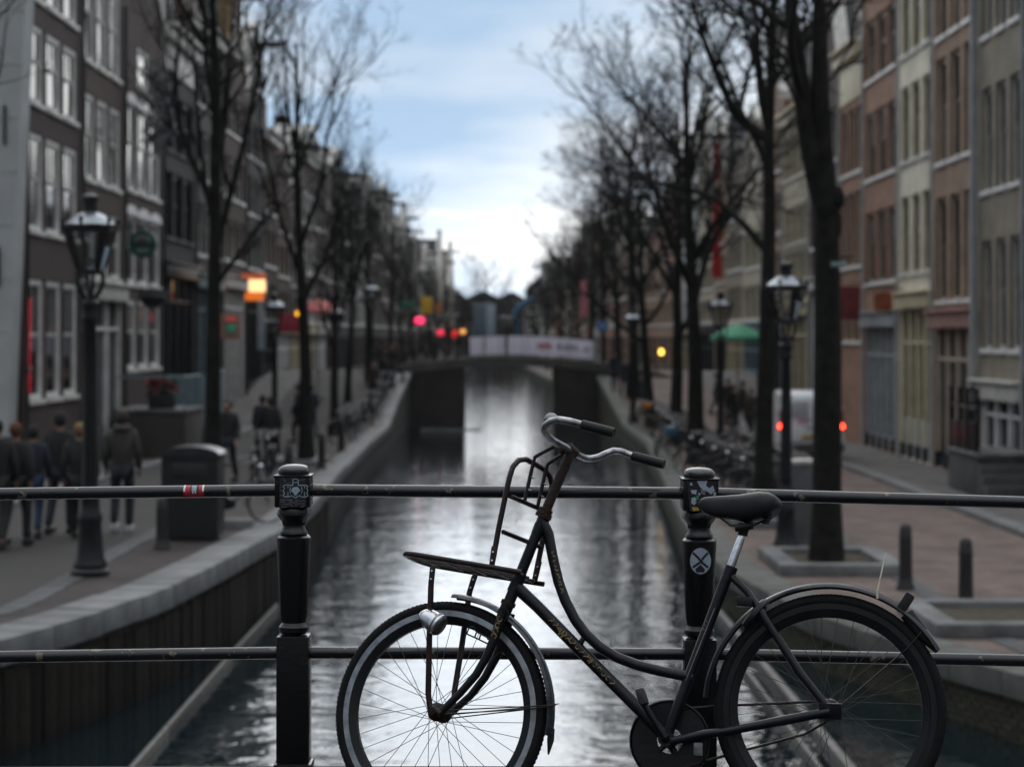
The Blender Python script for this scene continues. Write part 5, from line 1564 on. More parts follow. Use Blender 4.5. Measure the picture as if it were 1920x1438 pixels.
M_soil = mat('planter_soil', (0.055, 0.042, 0.028), 0.95, 0, 0.5, 9, 0.8, 30, col2=(0.075, 0.06, 0.035))
def planter(x0, x1, y0, y1, zf, lab, h=0.17, t=0.30):
    z = zf((y0 + y1) / 2)
    e = empty('tree_planter', ((x0 + x1) / 2, (y0 + y1) / 2, z)); tag(e, lab, 'planter', 'stone tree planters')
    hx, hy = (x1 - x0) / 2, (y1 - y0) / 2
    for c, s in (((0, -hy + t / 2, h / 2), (2 * hx, t, h)), ((0, hy - t / 2, h / 2), (2 * hx, t, h)), ((-hx + t / 2, 0, h / 2), (t, 2 * hy - 2 * t - 0.01, h)), ((hx - t / 2, 0, h / 2), (t, 2 * hy - 2 * t - 0.01, h))):
        part('kerb_stone', MB().bbox(c, s, 0.02), M_coping, e)
    part('soil', MB().lohi((-hx + t, -hy + t, 0.0), (hx - t, hy - t, h - 0.08)), M_soil, e)
planter(4.0, 5.85, 30.6, 33.3, rz, 'low stone tree planter around the big forked trunk')
planter(4.95, 7.0, 24.3, 26.7, rz, 'low stone planter at the right picture edge')
planter(4.15, 5.5, 38.2, 41.0, rz, 'low stone planter round the second right trunk')
planter(-5.9, -4.55, 53.8, 56.2, lz, 'low stone planter round the second left tree')
# bin
bx = (P(305, 0, 31).x + P(412, 0, 31).x) / 2
b = empty('litter_bin', (bx, 31.2, lz(31))); tag(b, 'dark metal litter container with curved top on the left quay', 'bin')
n_ = 10
poly = [(-0.41, 0.06), (0.41, 0.06), (0.41, 1.22)] + [(0.41 * math.cos(PI * i / n_), 1.22 + 0.12 * math.sin(PI * i / n_)) for i in range(1, n_)] + [(-0.41, 1.22)]
part('body', MB().prism(poly, -0.36, 0.36), mat('bin_paint', (0.008, 0.0085, 0.01), 0.45, 0, 0.3, 6), b)
part('lid', MB().prism([(0.44 * math.cos(PI * i / n_), 1.235 + 0.13 * math.sin(PI * i / n_)) for i in range(0, n_ + 1)], -0.39, 0.39), mat('bin_lid', (0.03, 0.033, 0.037), 0.3, 0.2, 0.3, 6), b)
part('opening', MB().bbox((0, -0.365, 1.02), (0.5, 0.02, 0.2), 0.008), M_darkpaint, b)
part('foot', MB().bbox((0, 0, 0.04), (0.7, 0.6, 0.08), 0.01), M_darkpaint, b)
# cabinet behind the tree
cbx = empty('utility_cabinet', (P(1507, 0, 35.5).x, 35.5, rz(35))); tag(cbx, 'grey utility cabinet half hidden behind the forked trunk', 'cabinet')
part('body', MB().bbox((0, 0, 0.68), (0.42, 0.5, 1.3), 0.02), mat('cabinet_paint', (0.085, 0.09, 0.095), 0.5, 0, 0.25, 4), cbx)
part('cap', MB().bbox((0, 0, 1.36), (0.48, 0.56, 0.08), 0.03), mat('cabinet_cap', (0.42, 0.40, 0.37), 0.5, 0, 0.25, 4), cbx)
part('plinth', MB().bbox((0, 0, 0.03), (0.46, 0.54, 0.1), 0.01), M_stone, cbx)
sb = link('stone_block', MB().bbox((0, 0, 0.07), (0.5, 0.35, 0.16), 0.02).mesh('stone_block', M_coping), None, (P(440, 0, 33).x, 33.2, lz(33)))
tag(sb, 'pale stone block on the ground right of the dark bin', 'stone')

# ------------------------------------------------------------ parked bicycles
def make_parked():
    root = empty('parked_bicycle')
    Mx = Matrix(((1, 0, 0), (0, 0, 1), (0, 1, 0)))
    def wh(x):
        w = part('wheel', MB().lathe([(0.018, -0.04), (0.025, 0), (0.018, 0.04)], (x, 0, 0.345), 8, Mx), M_dull, root)
        part('tyre', MB().ring([(0.345 + 0.02 * math.cos(a) - 0.02, 0.02 * math.sin(a)) for a in [2 * PI * i / 6 for i in range(6)]], (x, 0, 0.345), Mx, 28), M_tyre, w)
        part('rim', MB().ring([(0.308, -0.012), (0.295, 0), (0.308, 0.012)], (x, 0, 0.345), Mx, 28), M_rim, w)
        sp = MB()
        for i in range(16):
            q = PI * i / 8
            sp.tube([(x, 0, 0.345), (x + 0.3 * math.cos(q), 0, 0.345 + 0.3 * math.sin(q))], 0.0025, 3, False)
        tag(part('spokes', sp, M_spoke, w), kind='stuff')
    wh(0.56); wh(-0.56)
    f = MB()
    f.tube([(0.36, 0, 0.86), (0.42, 0, 0.66)], 0.02, 8).tube([(0.40, 0, 0.70), (-0.08, 0, 0.30)], 0.02, 8).tube([(0.36, 0, 0.84), (0.18, 0, 0.56), (-0.15, 0, 0.48)], 0.017, 8)
    f.tube([(-0.22, 0, 0.80), (-0.08, 0, 0.30)], 0.018, 8)
    for s in (-1, 1):
        f.tube([(-0.08, s * 0.03, 0.30), (-0.56, s * 0.06, 0.345)], 0.012, 6).tube([(-0.20, s * 0.02, 0.74), (-0.56, s * 0.06, 0.345)], 0.011, 6)
        f.tube([(0.42, s * 0.03, 0.66), (0.50, s * 0.05, 0.48), (0.56, s * 0.055, 0.345)], 0.012, 6)
    part('frame', f, M_bike, root)
    part('handlebar', MB().tube([(0.36, 0, 0.84), (0.325, 0, 1.02)], 0.014, 8).tube([(0.10, -0.27, 1.02), (0.28, -0.27, 1.05), (0.36, -0.18, 1.06), (0.33, 0, 1.02), (0.36, 0.18, 1.06), (0.28, 0.27, 1.05), (0.10, 0.27, 1.02)], 0.013, 8), M_dull, root)
    part('saddle', MB().ball((-0.27, 0, 0.96), (0.13, 0.09, 0.045), 12, 8).ball((-0.14, 0, 0.965), (0.13, 0.035, 0.03), 10, 6).tube([(-0.22, 0, 0.78), (-0.26, 0, 0.93)], 0.014, 8), M_leather, root)
    part('chain_case', MB().prism([(-0.6, 0.30), (-0.1, 0.22), (0.04, 0.26), (0.04, 0.36), (-0.1, 0.42), (-0.6, 0.38)], 0.05, 0.075), M_bike, root)
    g = [(0.372, -0.025), (0.385, 0), (0.372, 0.025), (0.368, 0.02), (0.378, 0), (0.368, -0.02)]
    part('mudguard', MB().ring(g, (0.56, 0, 0.345), Mx, 16, R(60), R(190)), M_bike, root)
    part('mudguard', MB().ring(g, (-0.56, 0, 0.345), Mx, 18, R(10), R(165)), M_bike, root)
    rk = MB()
    for s in (-1, 1): rk.tube([(-0.30, s * 0.07, 0.76), (-0.78, s * 0.07, 0.76), (-0.56, s * 0.07, 0.36)], 0.008, 6)
    for x in (-0.35, -0.5, -0.65, -0.78): rk.tube([(x, -0.07, 0.76), (x, 0.07, 0.76)], 0.006, 6)
    part('luggage_rack', rk, M_dull, root)
    part('headlamp', MB().ball((0.43, 0, 0.92), (0.05, 0.045, 0.045), 10, 8), M_chrome, root)
    return root
pb = make_parked()
cr_me = [MB().bbox((0, 0, 0), (0.30, 0.28, 0.22), 0.02).mesh('crate', m) for m in (mat('blue_crate', (0.03, 0.10, 0.18), 0.5, 0, 0.2, 4), mat('pale_crate', (0.34, 0.34, 0.35), 0.5, 0, 0.2, 4), mat('orange_bag', (0.5, 0.16, 0.03), 0.6, 0, 0.2, 4))]
rr = random.Random(17)
k = 0
first = True
def park(d, X, zf, rot, lab, tilt=0.0, crate=None, grp='bicycles parked on the right quay'):
    global first
    o = pb if first else copy_tree(pb)
    first = False
    o.location = (X, d, zf(d)); o.rotation_euler = (tilt, 0, rot)
    tag(o, lab, 'bicycle', grp)
    if crate is not None:
        c = link('crate' if crate < 2 else 'bag', cr_me[crate], None, Matrix.Rotation(rot, 4, 'Z') @ Vector((0.52, 0, 0)) + Vector((X, d, zf(d) + 0.98)), (0, 0, rot))
        tag(c, ('blue crate', 'pale grey crate', 'orange bag')[crate] + ' on the ' + lab.replace('black parked ', ''), 'crate' if crate < 2 else 'bag')
for i in range(17):
    d = 44.0 + i * 2.25 + rr.uniform(-0.3, 0.3)
    X = max(rw(d) + 0.85, 4.9 - 0.0 * i) + rr.uniform(-0.15, 0.2) + (0.35 if d < 52 else 0)
    park(d, X, rz, R(180 + rr.uniform(-30, 14)), 'black parked bicycle on the right quay, %s of the row' % ORD[i], rr.uniform(-0.1, 0.1), {5: 0, 14: 2}.get(i))
for i in range(12):
    d = 42.5 + i * 1.25 + rr.uniform(-0.3, 0.3)
    park(d, 5.75 + 0.03 * i + rr.uniform(-0.2, 0.25), rz, R(20 + rr.uniform(-35, 35)), 'black parked bicycle on the right street side, %s of the second row' % ORD[i], rr.uniform(-0.1, 0.1))
lb = [(47.0, 492, 80, None), (34.2, 437, 15, None), (48.5, 505, 100, None), (66, 646, 60, None), (69, 655, 70, None), (72, 662, 75, None), (76, 690, 60, None), (80, 700, 66, None), (83, 712, 70, None), (86.5, 722, 65, None)]
for i, (d, x, a, cr_) in enumerate(lb):
    park(d, P(x, 0, d).x, lz, R(a), 'black parked bicycle on the left quay, %s counted from the first lantern' % ORD[i], rr.uniform(-0.1, 0.1), cr_, 'bicycles parked on the left quay')

# ------------------------------------------------------------ people
def skin_mesh(name, joints, edges, mat_, sub=1):
    me = bpy.data.meshes.new(name)
    ks = list(joints)
    me.from_pydata([joints[k][0] for k in ks], [], [])
    ix = {k: i for i, k in enumerate(ks)}
    me.edges.add(len(edges))
    me.edges.foreach_set('vertices', [ix[v] for e in edges for v in e])
    o = bpy.data.objects.new(name, me); C.objects.link(o)
    md = o.modifiers.new('s', 'SKIN'); md.use_smooth_shade = True
    if not me.skin_vertices: 
        bpy.context.view_layer.objects.active = o
    for i, kk in enumerate(ks):
        sv = me.skin_vertices[0].data[i]
        r = joints[kk][1]
        sv.radius = r if isinstance(r, tuple) else (r, r)
        sv.use_root = (i == 0)
    s2 = o.modifiers.new('d', 'SUBSURF'); s2.levels = sub; s2.render_levels = sub
    dg = bpy.context.evaluated_depsgraph_get()
    res = bpy.data.meshes.new_from_object(o.evaluated_get(dg))
    res.materials.clear(); res.materials.append(mat_)
    res.polygons.foreach_set('use_smooth', [True] * len(res.polygons))
    bpy.data.objects.remove(o)
    return res
M_skin = mat('skin', (0.25, 0.14, 0.10), 0.55, 0, 0.1, 5)
M_shoe = mat('shoe_dark', (0.02, 0.02, 0.022), 0.5, 0, 0.2, 5)
M_trainer = mat('shoe_pale', (0.45, 0.47, 0.5), 0.5, 0, 0.2, 5)
def build_pose(step, arm, tag_):
    s = step
    J = {'pelvis': ((0, 0, 0.95), 0.09), 'spine': ((0, 0, 1.15), 0.075), 'chest': ((0, 0.01, 1.36), (0.085, 0.06)), 'neck': ((0, 0.005, 1.50), 0.052), 'skull': ((0, 0.02, 1.60), (0.072, 0.082)), 'crown_': ((0, 0.015, 1.69), (0.066, 0.08)), 'top': ((0, 0.01, 1.745), 0.03), 'nose': ((0, 0.115, 1.615), 0.012)}
    Ed = [('pelvis', 'spine'), ('spine', 'chest'), ('chest', 'neck'), ('neck', 'skull'), ('skull', 'crown_'), ('crown_', 'top'), ('skull', 'nose')]
    for sd_, nm in ((-1, 'l'), (1, 'r')):
        st_ = s * sd_
        hip, knee, ank, toe = (sd_ * 0.09, 0, 0.90), (sd_ * 0.10, 0.06 + 0.16 * st_, 0.50), (sd_ * 0.10, -0.04 + 0.26 * st_ - (0.06 if st_ < 0 else 0), 0.09 + (0.05 if st_ < 0 else 0)), (sd_ * 0.115, 0.12 + 0.26 * st_, 0.035)
        J.update({nm + 'hip': (hip, 0.082), nm + 'knee': (knee, 0.055), nm + 'ank': (ank, 0.04), nm + 'toe': (toe, 0.035)})
        sh, el, wr, pa_ = (sd_ * 0.175, 0, 1.42), (sd_ * 0.235, -0.04 - 0.10 * st_ * arm, 1.15), (sd_ * 0.235, 0.05 - 0.2 * st_ * arm, 0.92), (sd_ * 0.235, 0.08 - 0.22 * st_ * arm, 0.85)
        J.update({nm + 'sh': (sh, 0.055), nm + 'el': (el, 0.04), nm + 'wr': (wr, 0.028), nm + 'palm': (pa_, (0.018, 0.036))})
        Ed += [('pelvis', nm + 'hip'), (nm + 'hip', nm + 'knee'), (nm + 'knee', nm + 'ank'), (nm + 'ank', nm + 'toe'), ('chest', nm + 'sh'), (nm + 'sh', nm + 'el'), (nm + 'el', nm + 'wr'), (nm + 'wr', nm + 'palm')]
        for f_ in range(4):
            q = (pa_[0], pa_[1] - 0.027 + 0.018 * f_, pa_[2] - 0.075 + 0.006 * abs(f_ - 1.5)); J[nm + 'f%d' % f_] = (q, 0.0085); Ed.append((nm + 'palm', nm + 'f%d' % f_))
        J[nm + 'th'] = ((pa_[0] - sd_ * 0.012, pa_[1] + 0.05, pa_[2] - 0.03), 0.0095); Ed.append((nm + 'palm', nm + 'th'))
    out = {'body': skin_mesh('body', J, Ed, M_skin)}
    T = {k: v for k, v in J.items() if k in ('pelvis', 'lhip', 'rhip', 'lknee', 'rknee')}
    T = {'pelvis': (J['pelvis'][0], 0.145)}
    te = []
    for nm in 'lr':
        T[nm + 'hip'] = (J[nm + 'hip'][0], 0.10); T[nm + 'knee'] = (J[nm + 'knee'][0], 0.076)
        a = Vector(J[nm + 'ank'][0]); T[nm + 'ank'] = (tuple(a + Vector((0, 0, 0.0))), 0.062)
        te += [('pelvis', nm + 'hip'), (nm + 'hip', nm + 'knee'), (nm + 'knee', nm + 'ank')]
    out['trousers'] = skin_mesh('trousers', T, te, M_darkpaint)
    Cc = {'waist': ((0, 0, 1.05), (0.165, 0.135)), 'hem': ((0, 0, 0.80), (0.19, 0.155)), 'chest': ((0, -0.005, 1.34), (0.175, 0.135)), 'collar': ((0, 0, 1.49), 0.085)}
    ce = [('waist', 'hem'), ('waist', 'chest'), ('chest', 'collar')]
    for nm in 'lr':
        Cc[nm + 'sh'] = (J[nm + 'sh'][0], 0.085); Cc[nm + 'el'] = (J[nm + 'el'][0], 0.066); Cc[nm + 'wr'] = (J[nm + 'wr'][0], 0.05)
        ce += [('chest', nm + 'sh'), (nm + 'sh', nm + 'el'), (nm + 'el', nm + 'wr')]
    out['coat'] = skin_mesh('coat', Cc, ce, M_darkpaint)
    hm = MB().ball((0, -0.015, 1.66), (0.092, 0.108, 0.112), 14, 10)
    hm.v = [(x, y if y < 0.05 else 0.05 + (y - 0.05) * 0.35, z if z > 1.60 or y < 0.02 else 1.60) for x, y, z in hm.v]
    out['hair'] = hm.mesh('hair', M_darkpaint, True, 90)
    out['hood'] = MB().lathe([(0.10, 1.46), (0.135, 1.50), (0.12, 1.55), (0.09, 1.56)], n=14).mesh('hood', M_darkpaint)
    sh_ = []
    for nm in 'lr':
        a, t = Vector(J[nm + 'ank'][0]), Vector(J[nm + 'toe'][0])
        sh_.append(MB().bbox((a.x, (a.y + t.y) / 2, max(0.05, (a.z + t.z) / 2 - 0.01)), (0.10, abs(t.y - a.y) + 0.13, 0.10), 0.03).mesh('shoe', M_shoe))
    out['shoes'] = sh_
    return out
POSES = [build_pose(0.75, 0.8, 'a'), build_pose(-0.65, 0.5, 'b'), build_pose(0.12, 0.2, 'c')]
CL = {}
def cloth(c):
    if c not in CL: CL[c] = mat('cloth_%d' % len(CL), c, 0.9, 0, 0.25, 8, 0.2, 60)
    return CL[c]
def recol(o, m):
    if not o.data.materials: return
    o.material_slots[0].link = 'OBJECT'
    o.material_slots[0].material = m
def person(loc, rot, pose, h, coat, trou, hair, lab, grp, hood=None, shoe=None):
    r = empty('person', loc, (0, 0, rot)); r.scale = (h / 1.76,) * 3
    tag(r, lab, 'person', grp)
    p = POSES[pose]
    link('body', p['body'], r)
    for nm, c in (('coat', coat), ('trousers', trou), ('hair', hair)):
        recol(link(nm, p[nm], r), cloth(c))
    if hood: recol(link('hood', p['hood'], r), cloth(hood))
    for s in p['shoes']:
        o = link('shoe', s, r)
        if shoe: recol(o, shoe)
    return r
BLK, CHAR, OLV, NAVY, BRN = (0.013, 0.013, 0.014), (0.02, 0.021, 0.023), (0.034, 0.032, 0.026), (0.013, 0.017, 0.03), (0.035, 0.025, 0.018)
JEAN, BLUJ = (0.014, 0.019, 0.028), (0.012, 0.026, 0.062)
def gp(x, y, d): return (P(x, 0, d).x, d, lz(d))
G1 = 'walkers on the left quay'
person(gp(-6, 0, 29.5), R(4), 1, 1.80, BLK, BLK, BLK, 'dark clothed walker cut by the left picture edge', G1)
person(gp(30, 0, 29.9), R(-6), 0, 1.74, BLK, CHAR, (0.10, 0.04, 0.018), 'walker with reddish brown hair and black coat on the left quay', G1)
person(gp(62, 0, 31.3), R(5), 1, 1.66, NAVY, BLUJ, BLK, 'walker in bright blue jeans and dark coat on the left quay', G1)
person(gp(113, 0, 32.0), R(-3), 0, 1.84, BLK, JEAN, BLK, 'tall walker in black coat left of the near lantern post', G1)
person(gp(150, 0, 31.2), R(3), 1, 1.70, BLK, BLK, (0.20, 0.13, 0.06), 'walker with sandy hair directly beside the near lantern post', G1)
person(gp(229, 0, 32.4), R(2), 2, 1.86, OLV, (0.016, 0.02, 0.026), BRN, 'walker in olive hooded coat and pale trainers right of the lantern', G1, hood=(0.07, 0.065, 0.06), shoe=M_trainer)
person(gp(427, 0, 46), R(170), 0, 1.80, BLK, NAVY, BLK, 'dark clothed walker right of the first left tree trunk', G1)
person(gp(492, 0, 56), R(20), 1, 1.76, NAVY, BLK, BLK, 'dark figure in front of the shop beside the second left lantern', G1)
person(gp(507, 0, 53), R(8), 0, 1.78, BLK, BLK, BLK, 'black coated figure standing at the second left lantern post', G1)
rr = random.Random(8)
far_p = [(560, 66), (584, 70), (700, 84), (722, 88), (735, 90), (716, 93), (745, 92)]
for k, (x, d) in enumerate(far_p):
    person(gp(x, 0, d), R(rr.uniform(0, 360)), k % 3, rr.uniform(1.66, 1.85), rr.choice((BLK, NAVY, CHAR, BRN)), rr.choice((BLK, JEAN)), rr.choice((BLK, BRN)), 'distant dark clothed figure on the left street, %s from the camera' % ORD[k], 'distant figures on the left street')
for k, (x, d) in enumerate([(1375, 74), (1392, 78), (1366, 82), (1344, 86), (1170, 90), (1152, 92), (1210, 86), (1408, 70)]):
    person((P(x, 0, d).x, d, rz(d)), R(rr.uniform(0, 360)), k % 3, rr.uniform(1.66, 1.85), rr.choice((BLK, NAVY, CHAR, BRN)), rr.choice((BLK, JEAN)), rr.choice((BLK, BRN)), 'distant dark clothed figure on the right street, %s in order of building' % ORD[k] if False else 'distant dark figure on the right street, %s of eight' % ORD[k], 'distant figures on the right street')
# ------------------------------------------------------------ white van with brake lights on
vd = 58.0
van = empty('delivery_van', (P(1521, 0, vd).x, vd, rz(vd))); van.rotation_euler = (0, 0, R(-3))
tag(van, 'white delivery van with lit brake lights behind the forked trunk', 'van')
M_van = mat('van_paint', (0.74, 0.77, 0.82), 0.3, 0, 0.08, 2, spec=0.5, coat=0.3)
prof = [(0.0, 0.32), (0.0, 0.95), (0.10, 1.78), (0.25, 1.90), (2.6, 1.93), (3.05, 1.75), (3.55, 1.15), (4.25, 0.98), (4.35, 0.80), (4.35, 0.32)]
def rot_prof(p): return [(a, b) for a, b in p]
bm = bmesh.new()
vs1 = [bm.verts.new((-0.90 + (0.10 if z > 1.2 else 0), y, z)) for y, z in prof]
vs2 = [bm.verts.new((0.90 - (0.10 if z > 1.2 else 0), y, z)) for y, z in prof]
bm.faces.new(vs1); bm.faces.new(vs2[::-1])
for i in range(len(prof)):
    j = (i + 1) % len(prof)
    bm.faces.new((vs1[i], vs2[i], vs2[j], vs1[j]))
bmesh.ops.recalc_face_normals(bm, faces=bm.faces)
bmesh.ops.bevel(bm, geom=[e for e in bm.edges], offset=0.05, segments=3, affect='EDGES')
me = bpy.data.meshes.new('body'); bm.to_mesh(me); bm.free()
me.materials.append(M_van)
me.polygons.foreach_set('use_smooth', [True] * len(me.polygons)); me.set_sharp_from_angle(angle=R(40))
link('body', me, van)
tilt = Matrix.Rotation(R(-6.9), 3, 'X')
for s in (-1, 1):
    dr = part('rear_door', MB().bbox((s * 0.375, -0.012, 0.80), (0.73, 0.03, 0.42), 0.01).bbox((s * 0.365, 0.035, 1.33), (0.71, 0.03, 0.78), 0.01, tilt), M_van, van)
    part('rear_window', MB().bbox((s * 0.365, 0.02, 1.45), (0.56, 0.03, 0.42), 0.008, tilt), M_glass if s > 0 else mat('van_panel', (0.40, 0.42, 0.46), 0.35, 0, 0.1, 2), dr)
    part('door_handle', MB().bbox((s * 0.08, -0.04, 0.96), (0.12, 0.03, 0.03), 0.008), M_darkpaint, dr)
    tl = part('tail_light', MB().bbox((s * 0.80, -0.01, 1.17), (0.13, 0.06, 0.52), 0.015, tilt), mat('red_lens', (0.25, 0.012, 0.012), 0.25, 0, 0.2, 6), van)
    part('brake_lamp', MB().ball((s * 0.815, -0.06, 1.0), (0.065, 0.04, 0.07), 12, 8), mat('brake_glow', (0.6, 0.02, 0.01), 0.4, 0, 0.1, 4, emit=(1.0, 0.03, 0.01), estr=14), tl)
    for y in (0.85, 3.5):
        wv = part('wheel', MB().lathe([(0.0, -0.1), (0.22, -0.1), (0.31, -0.09), (0.33, -0.05), (0.33, 0.05), (0.31, 0.09), (0.22, 0.1), (0.0, 0.1)], (s * 0.80, y, 0.33), 24, Matrix.Rotation(R(90), 3, 'Y')), M_tyre, van)
        part('hub_cap', MB().lathe([(0.2, -0.11), (0.0, -0.115)], (s * 0.80, y, 0.33), 16, Matrix.Rotation(R(90 * s), 3, 'Y')), M_dull, wv)
    part('mirror', MB().bbox((s * 1.03, 3.0, 1.25), (0.2, 0.1, 0.26), 0.03), M_darkpaint, van)
part('bumper', MB().bbox((0, -0.03, 0.42), (1.78, 0.14, 0.22), 0.03), mat('grey_plastic', (0.06, 0.06, 0.065), 0.6, 0, 0.2, 4), van)
pl = part('number_plate', MB().bbox((0, -0.035, 0.70), (0.52, 0.015, 0.11), 0.003), mat('yellow_plate', (0.58, 0.36, 0.03), 0.5, 0, 0.1, 4), van)
pm_ = MB()
for k in range(6): pm_.box((-0.2 + k * 0.08, -0.0445, 0.70), (0.045 if k % 3 else 0.035, 0.003, 0.06))
part('plate_marks', pm_, M_darkpaint, pl)
part('door_lettering', MB().box((-0.2, -0.008, 1.16), (0.34, 0.006, 0.06)).box((-0.22, -0.018, 1.06), (0.26, 0.006, 0.04)), mat('faded_red_print', (0.42, 0.12, 0.14), 0.5, 0, 0.3, 20), van)

# ------------------------------------------------------------ far bridge
fb = empty('far_bridge', (0, 99, WATER)); tag(fb, 'low arched brick bridge crossing the canal in the distance', 'bridge')
FO = Vector((0, 99, WATER))
def fz_(x): return 2.02 - 0.016 * (x - 0.4) ** 2
g = MB()
xs_ = [-12 + i * 0.75 for i in range(33)]
for a, b_ in zip(xs_, xs_[1:]):
    for (p, q) in (((a, fz_(a)), (b_, fz_(b_))),):
        g.quad((a, 96, p[1]), (b_, 96, q[1]), (b_, 102, q[1]), (a, 102, p[1]))
        g.quad((a, 96, p[1] - 0.42), (b_, 96, q[1] - 0.42), (b_, 96, q[1]), (a, 96, p[1]))
        g.quad((a, 96, p[1] - 0.42), (a, 102, p[1] - 0.42), (b_, 102, q[1] - 0.42), (b_, 96, q[1] - 0.42))
part('deck', g, mat('bridge_stone', (0.075, 0.07, 0.066), 0.85, 0, 0.3, 1.5, 0.3, 8), fb, False, off=FO)
M_abut = brickmat('abutment_brick', (0.035, 0.03, 0.028), (0.025, 0.022, 0.02), (0.02, 0.018, 0.017), 0.22, 0.07, 0.012, 'xz', 0.4, 0.4)
for x0, x1 in ((-7.0, -1.72), (2.42, 7.0)):
    g = MB()
    nn = 8
    tp_ = [(x0 + (x1 - x0) * i / nn, fz_(x0 + (x1 - x0) * i / nn) - 0.415) for i in range(nn + 1)]
    g.prism([(x0, -2.6)] + tp_ + [(x1, -2.6)], 96.06, 101.9)
    part('abutment', g, M_abut, fb, False, off=FO)
part('parapet_band', MB().add([], []).lohi((-1.7, 95.93, fz_(0) - 0.44), (2.4, 96.0, fz_(0) - 0.30)), M_stone, fb, False, off=FO)
fr_ = empty('far_railing', (0, 96.1, 2.0)); tag(fr_, 'thin iron railing along the far bridge', 'railing')
FRO = Vector((0, 96.1, 2.0))
for k in range(15):
    x = -7.0 + k * 1.0
    part('post', MB().tube([(x, 96.15, fz_(x)), (x, 96.15, fz_(x) + 1.02)], 0.035, 8).ball((x, 96.15, fz_(x) + 1.05), 0.05, 8, 6), M_black_iron, fr_, off=FRO)
for h in (0.5, 0.95):
    part('rail', MB().tube([(-7.0 + i * 0.5, 96.15, fz_(-7.0 + i * 0.5) + h) for i in range(29)], 0.025, 6), M_black_iron, fr_, off=FRO)
bn = empty('banner', (1.4, 96.0, 2.0)); tag(bn, 'long white banner with red and black print hung on the far bridge', 'banner')
BNO = Vector((1.4, 96.0, 2.0))
M_ban = mat('banner_cloth', (0.84, 0.82, 0.90), 0.8, 0, 0.06, 1.5)
_n, _l = M_ban.node_tree.nodes, M_ban.node_tree.links          # thin cloth lets daylight through
_t = _n.new('ShaderNodeBsdfTranslucent'); _t.inputs[0].default_value = (0.86, 0.84, 0.93, 1)
_x = _n.new('ShaderNodeMixShader'); _x.inputs[0].default_value = 0.55
_l.new(_n['Principled BSDF'].outputs[0], _x.inputs[1]); _l.new(_t.outputs[0], _x.inputs[2]); _l.new(_x.outputs[0], _n['Material Output'].inputs[0])
for x0, x1 in ((-1.42, -0.80), (-0.72, 0.16), (0.30, 1.2), (1.22, 2.6), (2.62, 4.15)):
    g = MB()
    n = 6
    for i in range(n):
        a, b_ = x0 + (x1 - x0) * i / n, x0 + (x1 - x0) * (i + 1) / n
        for yy in (95.98, 96.02):
            pass
        w0, w1 = 0.015 * math.sin(i * 2.1), 0.015 * math.sin(i * 2.1 + 2.1)
        g.add([(a, 96.02 + w0, fz_(a) + 0.10), (b_, 96.02 + w1, fz_(b_) + 0.10), (b_, 96.02 + w1, fz_(b_) + 0.93), (a, 96.02 + w0, fz_(a) + 0.93), (a, 96.035 + w0, fz_(a) + 0.10), (b_, 96.035 + w1, fz_(b_) + 0.10), (b_, 96.035 + w1, fz_(b_) + 0.93), (a, 96.035 + w0, fz_(a) + 0.93)], [(0, 1, 2, 3), (7, 6, 5, 4), (3, 2, 6, 7), (4, 5, 1, 0)])
    part('panel', g, M_ban, bn, False, off=BNO)
g = MB()
for k in range(5): g.box((1.68 + k * 0.13, 95.995, fz_(1.9) + 0.52 + 0.0), (0.09, 0.004, 0.26))
part('red_print', g, mat('banner_red', (0.50, 0.06, 0.10), 0.7, 0, 0.2, 4), bn, False, off=BNO)
g = MB()
for x, h, sl in ((2.52, 0.2, 0.3), (2.66, 0.24, -0.2), (2.86, 0.26, 0), (2.98, 0.26, 0.25), (3.12, 0.26, 0), (3.24, 0.26, -0.3), (3.42, 0.22, 0.1), (3.75, 0.2, 0), (3.9, 0.2, 0.2)):
    g.box((x, 95.99, fz_(x) + 0.52), (0.055, 0.004, h), Matrix.Rotation(sl, 3, 'Y'))
for x in (2.6, 3.05, 3.35): g.box((x, 95.99, fz_(x) + 0.60), (0.16, 0.004, 0.05))
part('black_print', g, M_darkpaint, bn, False, off=BNO)
rr = random.Random(12)
for k in range(13):
    x = -4.6 + k * 0.42 + rr.uniform(-0.1, 0.1) if k < 9 else 0.4 + (k - 9) * 1.2
    person((x, 97.4 + rr.uniform(0, 3.2), fz_(x)), R(rr.uniform(0, 360)), k % 3, rr.uniform(1.6, 1.82) * (1.0 if k < 9 else 0.94), rr.choice((BLK, NAVY, CHAR, (0.10, 0.02, 0.02), BRN)), rr.choice((BLK, JEAN)), rr.choice((BLK, BRN)), 'tiny figure crossing the far bridge, %s from the left' % ORD[k], 'figures on the far bridge')

# ------------------------------------------------------------ signs, lights, street clutter
def emis(name, c, s): return mat(name, c, 0.5, 0, 0.15, 3, emit=c, estr=s)
def sign_box(name, x, y, d, w, h, m, label, cat='sign', depth=0.12, rail_x=None, mat2=None):
    c = P(x, y, d)
    e = empty(name, c); tag(e, label, cat)
    part('panel', MB().bbox((0, 0, 0), (w, depth, h), 0.02), m, e)
    part('bracket', MB().tube([(0, 0, h / 2), (0, 0, h / 2 + 0.08), (math.copysign(rail_x or 1.0, x - VX), 0, h / 2 + 0.08)], 0.02, 6), M_black_iron, e)
    return e
